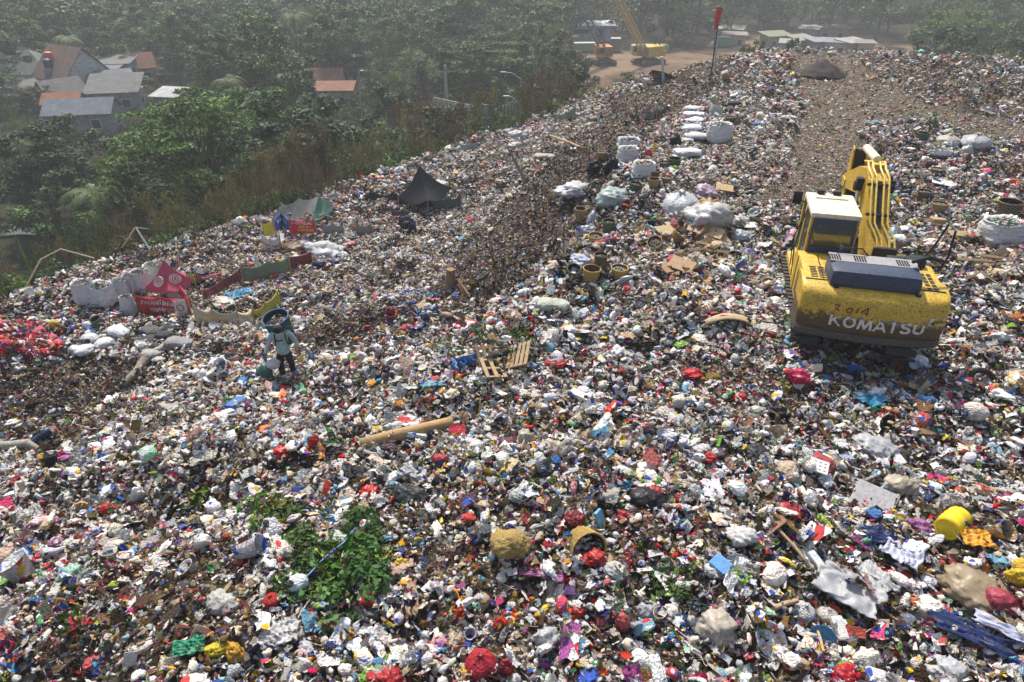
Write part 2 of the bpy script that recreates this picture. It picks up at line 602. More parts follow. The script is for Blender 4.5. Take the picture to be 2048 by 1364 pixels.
def piece_mat(name, rough, print_amt, spec=.5, transl=.0):
    m, nt, b = newmat(name)
    at = N(nt, 'Attribute', attribute_name='tint', attribute_type='INSTANCER')
    tc = N(nt, 'TexCoord')
    oi = N(nt, 'ObjectInfo')
    add = N(nt, 'VectorMath', operation='ADD')
    nt.links.new(tc.outputs['Object'], add.inputs[0])
    mul = N(nt, 'VectorMath', operation='SCALE'); mul.inputs['Scale'].default_value = 40
    cx = N(nt, 'CombineXYZ'); nt.links.new(oi.outputs['Random'], cx.inputs[0]); nt.links.new(oi.outputs['Random'], cx.inputs[1])
    nt.links.new(cx.outputs[0], mul.inputs[0]); nt.links.new(mul.outputs[0], add.inputs[1])
    n1 = N(nt, 'TexNoise', i_Scale=2.6, i_Detail=5., i_Roughness=.7); nt.links.new(add.outputs[0], n1.inputs['Vector'])
    c = mix(nt, ramp(nt, n1.outputs[0], [(.5, (0, 0, 0)), (.78, (.7,) * 3)]), at.outputs['Color'], mix(nt, 1.0, at.outputs['Color'], (.42, .36, .28), 'MULTIPLY'))
    if print_amt:
        v = N(nt, 'TexVoronoi', i_Scale=1.7); nt.links.new(add.outputs[0], v.inputs['Vector'])
        s = N(nt, 'SeparateColor'); nt.links.new(v.outputs['Color'], s.inputs[0])
        f = ramp(nt, s.outputs[0], [(0, (0, 0, 0)), (1 - print_amt, (1, 1, 1))], 'CONSTANT')
        pc = ramp(nt, s.outputs[1], [(0, (.65, .63, .6)), (.3, (.45, .03, .03)), (.45, (.03, .08, .4)), (.6, (.6, .4, .03)), (.7, (.03, .03, .04)), (.85, (.7, .7, .68))], 'CONSTANT')
        c = mix(nt, f, c, pc)
    nt.links.new(c, b.inputs['Base Color'])
    b.inputs['Roughness'].default_value = rough
    b.inputs['Specular IOR Level'].default_value = spec
    bp = N(nt, 'Bump', i_Strength=.55, i_Distance=.2)
    n2 = N(nt, 'TexNoise', i_Scale=5., i_Detail=3.); nt.links.new(add.outputs[0], n2.inputs['Vector'])
    nt.links.new(n2.outputs[0], bp.inputs['Height']); nt.links.new(bp.outputs[0], b.inputs['Normal'])
    if transl:
        out = [n for n in nt.nodes if n.type == 'OUTPUT_MATERIAL'][0]
        tl = N(nt, 'BsdfTranslucent'); nt.links.new(c, tl.inputs[0])
        ms = N(nt, 'MixShader'); ms.inputs[0].default_value = transl
        nt.links.new(b.outputs[0], ms.inputs[1]); nt.links.new(tl.outputs[0], ms.inputs[2]); nt.links.new(ms.outputs[0], out.inputs[0])
    return m


PIECES = bpy.data.collections.new('litter shapes')   # never linked to the scene: only instanced
mp_plastic = piece_mat('crumpled plastic', .38, .12, .35)
mp_print = piece_mat('printed wrapper', .35, .35, .35)
mp_film = piece_mat('torn film', .3, .1, .35, .4)
mp_matte = piece_mat('paper and scraps', .85, .0, .08)
KIND = {}


def piece(kind, v, f, m, smooth=False):
    v = np.asarray(v, float)
    v = v / max(1e-6, np.abs(v).max())       # half-length 1
    i = len(PIECES.objects)
    me = mesh_np('shape_%03d' % i, v, f, m, smooth)
    o = bpy.data.objects.new('shape_%03d' % i, me)
    PIECES.objects.link(o)
    KIND.setdefault(kind, []).append(i)


for s in range(7):
    piece('bag', *crumple(3, s + 1, (1, rnd.uniform(.6, .95), rnd.uniform(.28, .55)), .45, 3.2, .38), mp_plastic)
for s in range(2):
    piece('round', *crumple(3, s + 31, (1, .95, .85), .15, 3.4, .16), mp_plastic)
for s in range(6):
    piece('sheet', *sheet(9, 7, s + 4, 1, rnd.uniform(.4, .9), rnd.uniform(.2, .42), 4.2), mp_print)
for s in range(4):
    piece('film', *sheet(12, 9, s + 24, 1, rnd.uniform(.5, .9), .4, 5.), mp_film)
for s in range(5):
    piece('strip', *sheet(16, 3, s + 44, 1, rnd.uniform(.08, .16), .3, 3.2), mp_film)
for s in range(4):
    piece('scrap', *crumple(1, s + 61, (1, .6, .35), .5, 3., .3), mp_matte)
for s in range(4):
    piece('chip', *sheet(4, 3, s + 71, 1, .55, .25, 2.5), mp_matte)
b_ = MB().lathe([(.02, -1), (.26, -.97), (.28, -.5), (.24, -.3), (.28, -.1), (.28, .35), (.1, .62), (.09, .8), (.12, .8), (.12, .95), (.0, .95)], 10)
piece('bottle', *mbnp(b_), mp_print, True)
b_ = MB().lathe([(.0, -.9), (.5, -.9), (.72, .9), (.78, .92), (.70, .88), (.46, -.8), (0, -.8)], 12)
piece('cup', *mbnp(b_), mp_print, True)
b_ = MB().box((0, 0, 0), (2, 1.3, .5), bev=.05)
vv, ff = mbnp(b_); vv = vv + .08 * np.stack([n3(vv, 2, 1), n3(vv, 2, 2), n3(vv, 2, 3)], 1)
piece('box', vv, ff, mp_print)
b_ = MB().lathe([(0, -.1), (.75, -.1), (1, .12), (.97, .14), (.72, -.04), (0, -.04)], 12)
piece('tray', *mbnp(b_), mp_matte)
b_ = MB().box((0, 0, 0), (2, 1.4, .12), bev=.03)
piece('board', *mbnp(b_), mp_matte)
for s in range(3):
    b_ = MB(); r_ = random.Random(s)
    for k in range(9):
        a = r_.uniform(0, 6.28); p = Vector((r_.uniform(-.3, .3), r_.uniform(-.3, .3), r_.uniform(-.1, .1))); q = []
        d_ = Vector((math.cos(a), math.sin(a), r_.uniform(-.3, .5)))
        for t in range(4):
            q.append(tuple(p)); p = p + d_ * .38; d_ = (d_ + Vector((r_.uniform(-.5, .5), r_.uniform(-.5, .5), r_.uniform(-.5, .4)))).normalized()
        b_.tube(q, r_.uniform(.012, .03), 3, False)
    piece('straw', *mbnp(b_), mp_matte)
for s in range(2):
    b_ = MB(); r_ = random.Random(s + 9)
    b_.tube([(-1, 0, 0), (-.3, r_.uniform(-.1, .1), .03), (.4, r_.uniform(-.1, .1), 0), (1, 0, .05)], [.05, .06, .05, .03], 6)
    piece('stick', *mbnp(b_), mp_matte)
for s in range(3):
    b_ = MB(); r_ = random.Random(s + 19)
    for k in range(16):
        c_ = Vector((r_.uniform(-.7, .7), r_.uniform(-.7, .7), r_.uniform(-.2, .5))); e = Euler((r_.uniform(-.9, .9), r_.uniform(-.9, .9), r_.uniform(0, 6.28)))
        L = r_.uniform(.22, .42)
        b_.add([(-L, 0, 0), (-L * .2, L * .42, .05), (L, 0, -.05), (-L * .2, -L * .42, .05)], [(0, 1, 2), (0, 2, 3)], Matrix.Translation(c_) @ e.to_matrix().to_4x4())
    piece('leaf', *mbnp(b_), mp_matte)

WHITE = [(.76, .76, .76), (.70, .70, .71), (.76, .72, .66), (.62, .64, .67), (.58, .57, .54), (.82, .82, .82), (.60, .64, .68), (.76, .70, .60), (.74, .70, .64)]
TAN = [(.52, .41, .27), (.34, .25, .15), (.60, .50, .36), (.44, .35, .25), (.66, .56, .42), (.58, .42, .28)]
BRN = [(.11, .06, .025), (.07, .04, .02), (.16, .09, .035), (.04, .025, .014), (.085, .062, .035), (.22, .13, .055)]
BLK = [(.02, .02, .022), (.035, .035, .04), (.06, .055, .05)]
RED = [(.55, .02, .02), (.42, .02, .03), (.62, .05, .05), (.50, .10, .10), (.6, .03, .12)]
BLU = [(.03, .10, .42), (.05, .22, .55), (.12, .36, .60), (.02, .04, .2), (.2, .45, .62)]
GRN = [(.05, .30, .10), (.12, .42, .22), (.30, .55, .40), (.20, .40, .06), (.35, .55, .08)]
YEL = [(.72, .50, .03), (.75, .36, .02), (.80, .62, .08), (.7, .2, .03)]
PNK = [(.66, .30, .34), (.35, .08, .28), (.72, .48, .48), (.20, .09, .32), (.60, .06, .22), (.7, .5, .46)]
LEAF = [(.07, .15, .03), (.10, .20, .04), (.14, .24, .05), (.05, .10, .025), (.17, .19, .06)]
PAL = [WHITE, TAN, BRN, BLK, RED, BLU, GRN, YEL, PNK, LEAF]
MIXES = {
    'mixed': [.50, .14, .17, .07, .055, .035, .018, .03, .018, .015],
    'pale': [.46, .36, .11, .03, .018, .012, .008, .012, .015, .005],
    'brown': [.10, .16, .55, .10, .015, .02, .01, .015, .01, .02],
    'bags': [.74, .04, .02, .05, .06, .04, .015, .02, .03, 0],
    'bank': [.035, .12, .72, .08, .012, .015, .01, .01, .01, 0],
    'road': [.22, .32, .34, .03, .03, .01, .01, .02, .02, 0],
    'red': [.08, .01, .02, .03, .84, .02, 0, .01, .06, 0],
    'blue': [.45, .02, .06, .05, .04, .30, .01, 0, .07, 0],
    'purple': [.45, .02, .06, .05, .04, .10, .01, 0, .27, 0],
    'green': [.08, .03, .12, .04, .02, .02, .08, .01, .01, .59],
    'card': [.22, .50, .15, .04, .03, .02, 0, .02, .02, 0],
    'dark': [.30, .07, .30, .12, .05, .08, .03, .02, .02, .01],
}
MN = list(MIXES)
CUM = np.cumsum(np.array([np.array(MIXES[k]) / sum(MIXES[k]) for k in MN]), 1)
# patches of a particular colour: photo-pixel ellipses (u, v, ru, rv, turn in degrees, mix, strength)
PATCH = [
    (640, 560, 380, 110, -18, 'pale', .7), (1000, 330, 230, 60, -25, 'pale', .8), (1450, 300, 160, 130, 0, 'pale', .6), (1350, 560, 250, 60, 0, 'pale', .5), (350, 800, 150, 60, -30, 'pale', .5),
    (1100, 420, 55, 120, 42, 'brown', .9), (960, 560, 60, 90, 50, 'brown', .8), (1180, 310, 90, 45, -35, 'brown', .85), (1320, 195, 130, 40, -20, 'brown', .65), (1400, 140, 70, 20, -20, 'brown', .6),
    (1270, 250, 70, 30, -25, 'brown', .7),
    (1960, 190, 150, 50, 10, 'brown', .65), (1800, 140, 130, 28, 4, 'brown', .55), (2010, 330, 60, 30, 10, 'brown', .6), (1950, 240, 100, 12, 15, 'red', .25),
    (140, 770, 140, 45, -8, 'brown', .9), (60, 850, 90, 40, -8, 'dark', .6), (720, 645, 95, 30, -18, 'brown', .85), (650, 680, 50, 30, 0, 'brown', .7),
    (45, 690, 72, 22, -8, 'red', .95), (820, 615, 60, 34, -10, 'blue', .7), (760, 655, 40, 14, -30, 'purple', .5), (1060, 520, 40, 24, 0, 'purple', .5), (1075, 490, 30, 20, 0, 'purple', .4),
    (420, 1150, 110, 80, -30, 'brown', .7), (1100, 990, 260, 50, 0, 'dark', .6), (1250, 1080, 110, 70, 0, 'brown', .55), (900, 1010, 200, 40, 0, 'brown', .4), (330, 1260, 90, 60, -40, 'brown', .5),
    (690, 1140, 105, 75, -10, 'green', .75), (550, 1040, 60, 40, 0, 'green', .55), (730, 1050, 45, 22, 0, 'green', .6), (440, 1015, 60, 20, 0, 'green', .3), (1340, 1165, 60, 50, 0, 'green', .35), (640, 1190, 60, 40, 0, 'green', .6),
    (980, 700, 110, 40, 0, 'green', .2), (1400, 480, 110, 45, -10, 'card', .8), (1380, 540, 90, 30, 0, 'card', .7), (1960, 520, 120, 50, 12, 'card', .7),
    (1790, 760, 240, 50, 8, 'dark', .7), (1950, 760, 120, 40, 8, 'dark', .5), (1600, 700, 60, 40, 0, 'dark', .6), (960, 1240, 300, 60, 0, 'dark', .3), (200, 620, 200, 30, -15, 'dark', .4), (1620, 1250, 80, 25, 0, 'brown', .6), (150, 1290, 160, 100, -40, 'dark', .5), (1150, 860, 170, 30, 0, 'brown', .4), (820, 690, 170, 25, 0, 'brown', .35),
    (1650, 130, 95, 25, 0, 'road', .95), (620, 475, 60, 20, 0, 'dark', .5), (840, 400, 80, 20, 0, 'dark', .5),
]


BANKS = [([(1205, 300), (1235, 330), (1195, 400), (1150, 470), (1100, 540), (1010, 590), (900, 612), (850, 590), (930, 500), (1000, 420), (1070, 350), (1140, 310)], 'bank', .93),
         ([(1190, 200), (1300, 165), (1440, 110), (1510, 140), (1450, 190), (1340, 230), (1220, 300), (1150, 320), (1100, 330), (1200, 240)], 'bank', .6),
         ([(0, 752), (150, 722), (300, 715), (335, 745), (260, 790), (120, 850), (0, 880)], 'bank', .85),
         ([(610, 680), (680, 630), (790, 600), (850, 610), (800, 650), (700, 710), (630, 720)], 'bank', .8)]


def scatter(name, count, area, size, mixbase, kinds, kw, thick, label, keep=None, sd_=1, szs=.5, flat=.55):
    """one object whose points carry the instanced pieces"""
    r = np.random.default_rng(sd_)
    x, y = area(r, count)
    ed = edge_dist(x, y)
    ok = ed < r.uniform(-.2, 1.2, len(x)) ** 3 * 2.5
    if keep is not None:
        ok &= keep(x, y, r)
    x = x[ok]; y = y[ok]
    n = len(x)
    z = terrain(x, y)
    u, v, d = proj(x, y, z)
    mi = np.full(n, MN.index(mixbase))
    for (pu, pv, ru, rv, an, mx, st) in PATCH:
        a = math.radians(-an)
        du = u - pu; dv = v - pv
        a1 = (du * math.cos(a) - dv * math.sin(a)) / ru; a2 = (du * math.sin(a) + dv * math.cos(a)) / rv
        rr = a1 * a1 + a2 * a2 + .5 * fbm(x * 1.3, y * 1.3, 31, 2)
        sel = (rr < 1) & (r.random(n) < min(1, st * 1.3) * np.clip((1.15 - rr) * 2.2, 0, 1)) & (d > 0)
        mi[sel] = MN.index(mx)
    # natural drift between paler and browner areas
    g = fbm(x * .5, y * .5, 77, 3)
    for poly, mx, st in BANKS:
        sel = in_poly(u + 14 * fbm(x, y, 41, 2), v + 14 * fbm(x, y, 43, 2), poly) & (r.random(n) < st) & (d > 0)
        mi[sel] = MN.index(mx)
    base = mi == MN.index(mixbase)
    base &= mixbase in ('mixed', 'bags')
    mi[base & (g + .25 * (r.random(n) - .5) > .38)] = MN.index('pale')
    mi[base & (g + .25 * (r.random(n) - .5) < -.36)] = MN.index('brown')
    road = on_road(x, y)
    mi[road] = MN.index('road')
    pal = (r.random(n)[:, None] > CUM[mi]).sum(1)
    pal = np.clip(pal, 0, len(PAL) - 1)
    col = np.zeros((n, 4), np.float32); col[:, 3] = 1
    for k, P_ in enumerate(PAL):
        s = pal == k
        arr = np.array(P_)
        col[s, :3] = arr[r.integers(0, len(arr), s.sum())]
    col[:, :3] *= r.uniform(.72, 1.12, n)[:, None]
    col[:, :3] += r.normal(0, .015, (n, 3))
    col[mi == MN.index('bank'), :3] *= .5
    col = np.clip(col, .01, .86)
    kk = r.choice(len(kinds), n, p=np.array(kw) / sum(kw))
    isleaf = (pal == 9)
    idx = np.zeros(n, np.int32)
    for k, nm in enumerate(kinds):
        s = kk == k
        idx[s] = r.choice(KIND[nm], s.sum())
    idx[isleaf] = r.choice(KIND['leaf'], isleaf.sum())
    wood = ((pal == 1) | (pal == 2)) & (r.random(n) < .35)
    idx[wood] = r.choice(KIND['straw'] + KIND['stick'] + KIND['chip'] + KIND['board'], wood.sum())
    s_ = size(x, y, r) * np.exp(r.normal(0, szs, n))
    s_ = np.clip(s_, .015, .26)
    s_[isleaf] *= 1.3
    s_[road] *= .5
    s_[(mi == MN.index('brown')) | (mi == MN.index('bank'))] *= .66
    s_[(mi == MN.index('pale')) & (y > 17)] *= .8
    sc = np.stack([s_ * r.uniform(.85, 1.3, n), s_ * r.uniform(.8, 1.15, n), s_ * r.uniform(.7, 1.1, n)], 1)
    rot = np.stack([r.normal(0, flat, n), r.normal(0, flat, n), r.uniform(0, 6.28, n)], 1)
    z = z + r.uniform(-.02, thick, n) * np.where(road, .2, 1) + s_ * .15
    me = bpy.data.meshes.new(name)
    me.vertices.add(n)
    me.vertices.foreach_set('co', np.stack([x, y, z], 1).astype(np.float32).ravel())
    for nm, ty, arr, key in (('turn', 'FLOAT_VECTOR', rot, 'vector'), ('size', 'FLOAT_VECTOR', sc, 'vector'), ('shape', 'INT', idx, 'value'), ('tint', 'FLOAT_COLOR', col, 'color')):
        a = me.attributes.new(nm, ty, 'POINT')
        a.data.foreach_set(key, arr.astype(np.int32 if ty == 'INT' else np.float32).ravel())
    o = obj(name, me)
    tag(o, label, 'litter', kind='stuff')
    o.modifiers.new('pieces', 'NODES').node_group = gn_scatter(PIECES)
    return o


def gn_scatter(coll):
    key = 'scatter ' + coll.name
    g = bpy.data.node_groups.get(key)
    if g:
        return g
    g = bpy.data.node_groups.new(key, 'GeometryNodeTree')
    g.interface.new_socket('Geometry', in_out='INPUT', socket_type='NodeSocketGeometry')
    g.interface.new_socket('Geometry', in_out='OUTPUT', socket_type='NodeSocketGeometry')
    gi = g.nodes.new('NodeGroupInput'); go = g.nodes.new('NodeGroupOutput')
    m2p = g.nodes.new('GeometryNodeMeshToPoints')
    iop = g.nodes.new('GeometryNodeInstanceOnPoints')
    ci = g.nodes.new('GeometryNodeCollectionInfo')
    ci.inputs['Collection'].default_value = coll
    ci.inputs['Separate Children'].default_value = True
    ci.inputs['Reset Children'].default_value = True
    iop.inputs['Pick Instance'].default_value = True

    def attr(nm, ty):
        n = g.nodes.new('GeometryNodeInputNamedAttribute'); n.data_type = ty
        n.inputs['Name'].default_value = nm
        return n.outputs['Attribute']
    e2r = g.nodes.new('FunctionNodeEulerToRotation')
    L = g.links.new
    L(gi.outputs[0], m2p.inputs['Mesh']); L(m2p.outputs[0], iop.inputs['Points'])
    L(ci.outputs[0], iop.inputs['Instance'])
    L(attr('shape', 'INT'), iop.inputs['Instance Index'])
    L(attr('turn', 'FLOAT_VECTOR'), e2r.inputs[0]); L(e2r.outputs[0], iop.inputs['Rotation'])
    L(attr('size', 'FLOAT_VECTOR'), iop.inputs['Scale'])
    L(iop.outputs[0], go.inputs[0])
    return g


def area_wedge(y0, y1, slope=.95, pad=2.0, back=0.):
    def f(r, n):
        y = y0 + (y1 - y0) * r.random(n) ** .75
        hw = np.abs(y) * slope + pad
        x = r.uniform(-1, 1, n) * hw
        return x, y
    return f


def unif_wedge(y0, y1, slope=.92, pad=2.5):
    def f(r, n):
        # uniform per square metre over a wedge opening away from the camera
        yy = np.linspace(y0, y1, 400); wd = np.maximum(yy, 0) * slope + pad
        c = np.cumsum(wd); c = c / c[-1]
        y = np.interp(r.random(n), c, yy)
        return r.uniform(-1, 1, n) * (np.maximum(y, 0) * slope + pad), y
    return f


def keep_road(x, y, r):
    return ~(on_road(x, y) & (r.random(len(x)) > .95))


KS = ['strip', 'bag', 'round', 'sheet', 'film', 'scrap', 'chip', 'bottle', 'cup', 'box', 'tray', 'board', 'straw', 'stick']
Q = 1.0
scatter('litter', int(80000 * Q), unif_wedge(2.5, 15), lambda x, y, r: .044 + 0 * x, 'mixed', KS, [2.2, 4.5, .7, 4.5, 4, 3, 3, .5, .2, .4, .2, .3, 3.2, .8], .12,
        'mixed household rubbish carpeting the nearest slope of the tip', None, 1, .5)
scatter('litter', int(8500 * Q), unif_wedge(2.5, 19), lambda x, y, r: .108 + 0 * x, 'bags', KS, [3.5, 6, .6, 5, 7, 0, 0, .6, .2, .4, .2, .3, 1.2, .5], .14,
        'larger crumpled bags and sheets lying on top of the nearest rubbish', None, 2, .42)
scatter('litter', int(170000 * Q), unif_wedge(14, 32), lambda x, y, r: .053 + 0 * x, 'mixed', KS, [2, 5, .7, 4.5, 4, 3, 2.5, .3, .1, .4, .1, .3, 1.8, .5], .13,
        'mixed rubbish covering the middle of the tip around the yellow excavator', keep_road, 3, .5)
scatter('litter', int(120000 * Q), unif_wedge(31, 62, .8, 0), lambda x, y, r: .078 + 0 * x, 'mixed', KS, [1, 5, 1, 4, 3, 3, 2, 0, 0, .4, 0, .3, .6, .3], .18,
        'distant rubbish spread over the far end of the tip', keep_road, 4, .45)

scatter('litter', int(7000 * Q), unif_wedge(2.5, 20), lambda x, y, r: .13 + 0 * x, 'brown', ['straw', 'strip', 'stick', 'sheet'], [6, 2, 1.2, .5], .10,
        'matted brown straw and stems tangled through the nearest rubbish', lambda x, y, r: fbm(x * .8, y * .8, 91, 3) + .2 * r.normal(size=len(x)) > -.05, 6, .35)


def heap(u0, v0, ru, rv, n, size, mixn, name, label, sd_, rise=.25):
    c = PZ(u0, v0, -3.2)
    def area(r, k):
        a = r.uniform(0, 6.28, k); q = np.sqrt(r.random(k)) * (1 + .2 * np.sin(a * 3))
        uu = u0 + ru * q * np.cos(a); vv = v0 + rv * q * np.sin(a)
        d = np.stack([ray(s, t) for s, t in zip(uu, vv)])
        t = (-3.15 - CAMH) / d[:, 2]
        return d[:, 0] * t, d[:, 1] * t
    global BANKS, PATCH
    b, p = BANKS, PATCH
    BANKS = []; PATCH = []
    o = scatter(name, n, area, lambda x, y, r: size + 0 * x, mixn, ['bag', 'film', 'sheet', 'strip'], [4, 3, 2, 1], rise, label, None, sd_, .35)
    BANKS, PATCH = b, p
    o['category'] = 'heap'


heap(48, 690, 74, 27, 1500, .10, 'red', 'red_bag_heap', 'heap of bright red plastic bags at the left edge below the bulk bags', 21)
# ---------------------------------------------------------------- yellow excavator
def dirty_yellow(name, col=(.62, .40, .03), low=None, amount=.5):
    m, nt, b = newmat(name)
    tc = N(nt, 'TexCoord')
    P = tc.outputs['Object']

    def noise(sc, det=8, ro=.7):
        n = N(nt, 'TexNoise', i_Scale=sc, i_Detail=float(det), i_Roughness=ro)
        nt.links.new(P, n.inputs['Vector'])
        return n.outputs[0]
    c = ramp(nt, noise(3), [(.3, tuple(x * .72 for x in col)), (.6, col), (.8, tuple(min(1, x * 1.25 + .02) for x in col))])
    # old black and brown spatter
    c = mix(nt, ramp(nt, noise(34, 5, .7), [(.53, (0, 0, 0)), (.61, (.9,) * 3)]), c, (.035, .025, .015))
    c = mix(nt, ramp(nt, noise(5, 10, .8), [(.5, (0, 0, 0)), (.68, (amount,) * 3)]), c, (.13, .065, .02))
    if low:
        sx = N(nt, 'SeparateXYZ'); nt.links.new(P, sx.inputs[0])
        mr = N(nt, 'MapRange'); mr.inputs[1].default_value = low[0]; mr.inputs[2].default_value = low[1]; mr.inputs[3].default_value = 1.; mr.inputs[4].default_value = 0.
        nt.links.new(sx.outputs[2], mr.inputs[0])
        ad = N(nt, 'Math', operation='ADD'); nt.links.new(mr.outputs[0], ad.inputs[0])
        n2 = N(nt, 'Math', operation='MULTIPLY_ADD'); nt.links.new(noise(4, 10, .8), n2.inputs[0]); n2.inputs[1].default_value = 1.6; n2.inputs[2].default_value = -.8
        nt.links.new(n2.outputs[0], ad.inputs[1])
        c = mix(nt, ramp(nt, ad.outputs[0], [(.34, (0, 0, 0)), (.52, (.93,) * 3)]), c, ramp(nt, noise(14), [(.35, (.018, .014, .010)), (.7, (.075, .045, .02))]))
    nt.links.new(c, b.inputs['Base Color'])
    r = ramp(nt, noise(12), [(.4, (.38,) * 3), (.6, (.7,) * 3)]); nt.links.new(r, b.inputs['Roughness'])
    bp = N(nt, 'Bump', i_Strength=.35, i_Distance=.01); nt.links.new(noise(30), bp.inputs['Height']); nt.links.new(bp.outputs[0], b.inputs['Normal'])
    return m


YEL_M = dirty_yellow('yellow machine paint')
YEL_CW = dirty_yellow('yellow paint with grime below', low=(1.28, 1.8))
PIPE_M = mat('bright yellow pipe', (.68, .50, .10), .4, dirtamt=.2)
CREAM = mat('sun bleached cream paint', (.72, .66, .50), .5, scale=9, dirtamt=.3)
DARKP = mat('dark blue grey paint', (.05, .065, .10), .42, dirt=(.16, .12, .08), dirtamt=.3, scale=10)
BLACKM = mat('black steel', (.022, .022, .024), .5, dirt=(.12, .08, .05), dirtamt=.3, scale=12)
TRACKM = mat('muddy track steel', (.06, .052, .045), .6, dirt=(.14, .10, .06), dirtamt=.5, scale=14)
GREYB = mat('dusty dark band', (.075, .062, .052), .6, dirt=(.14, .10, .07), dirtamt=.5, scale=9)
ROD = mat('chrome rod', (.7, .7, .7), .25, metal=.9, dirtamt=.1)


def glass_mat():
    m, nt, b = newmat('window glass')
    out = [n for n in nt.nodes if n.type == 'OUTPUT_MATERIAL'][0]
    tr = N(nt, 'BsdfTransparent'); tr.inputs[0].default_value = (.42, .47, .45, 1)
    gl = N(nt, 'BsdfGlossy'); gl.inputs['Roughness'].default_value = .08; gl.inputs[0].default_value = (.8, .85, .85, 1)
    df = N(nt, 'BsdfDiffuse'); df.inputs[0].default_value = (.25, .26, .24, 1)
    m1 = N(nt, 'MixShader'); m1.inputs[0].default_value = .16
    m2 = N(nt, 'MixShader'); m2.inputs[0].default_value = .14
    nt.links.new(tr.outputs[0], m1.inputs[1]); nt.links.new(gl.outputs[0], m1.inputs[2])
    nt.links.new(m1.outputs[0], m2.inputs[1]); nt.links.new(df.outputs[0], m2.inputs[2])
    nt.links.new(m2.outputs[0], out.inputs[0])
    nt.nodes.remove(b)
    return m


GLASS = glass_mat()


def rear_y(x):
    a = abs(x) / 1.37
    y = -(2.78 + .20 * (1 - a * a))
    if abs(x) > 1.25:
        t = (abs(x) - 1.25) / .12
        y += .12 * (1 - math.sqrt(max(0, 1 - min(1, t) ** 2)))
    return y


def text_mesh(s, size, bold=0.0, spacing=1.0):
    cu = bpy.data.curves.new('writing', 'FONT')
    cu.body = s; cu.size = size; cu.offset = bold; cu.space_character = spacing
    cu.align_x = 'CENTER'; cu.align_y = 'CENTER'; cu.resolution_u = 3
    o = bpy.data.objects.new('writing', cu)
    COL.objects.link(o)
    dg = bpy.context.evaluated_depsgraph_get()
    me = bpy.data.meshes.new_from_object(o.evaluated_get(dg))
    bpy.data.objects.remove(o)
    bpy.data.curves.remove(cu)
    bm = bmesh.new(); bm.from_mesh(me); bmesh.ops.triangulate(bm, faces=bm.faces); bm.to_mesh(me); bm.free()
    return me


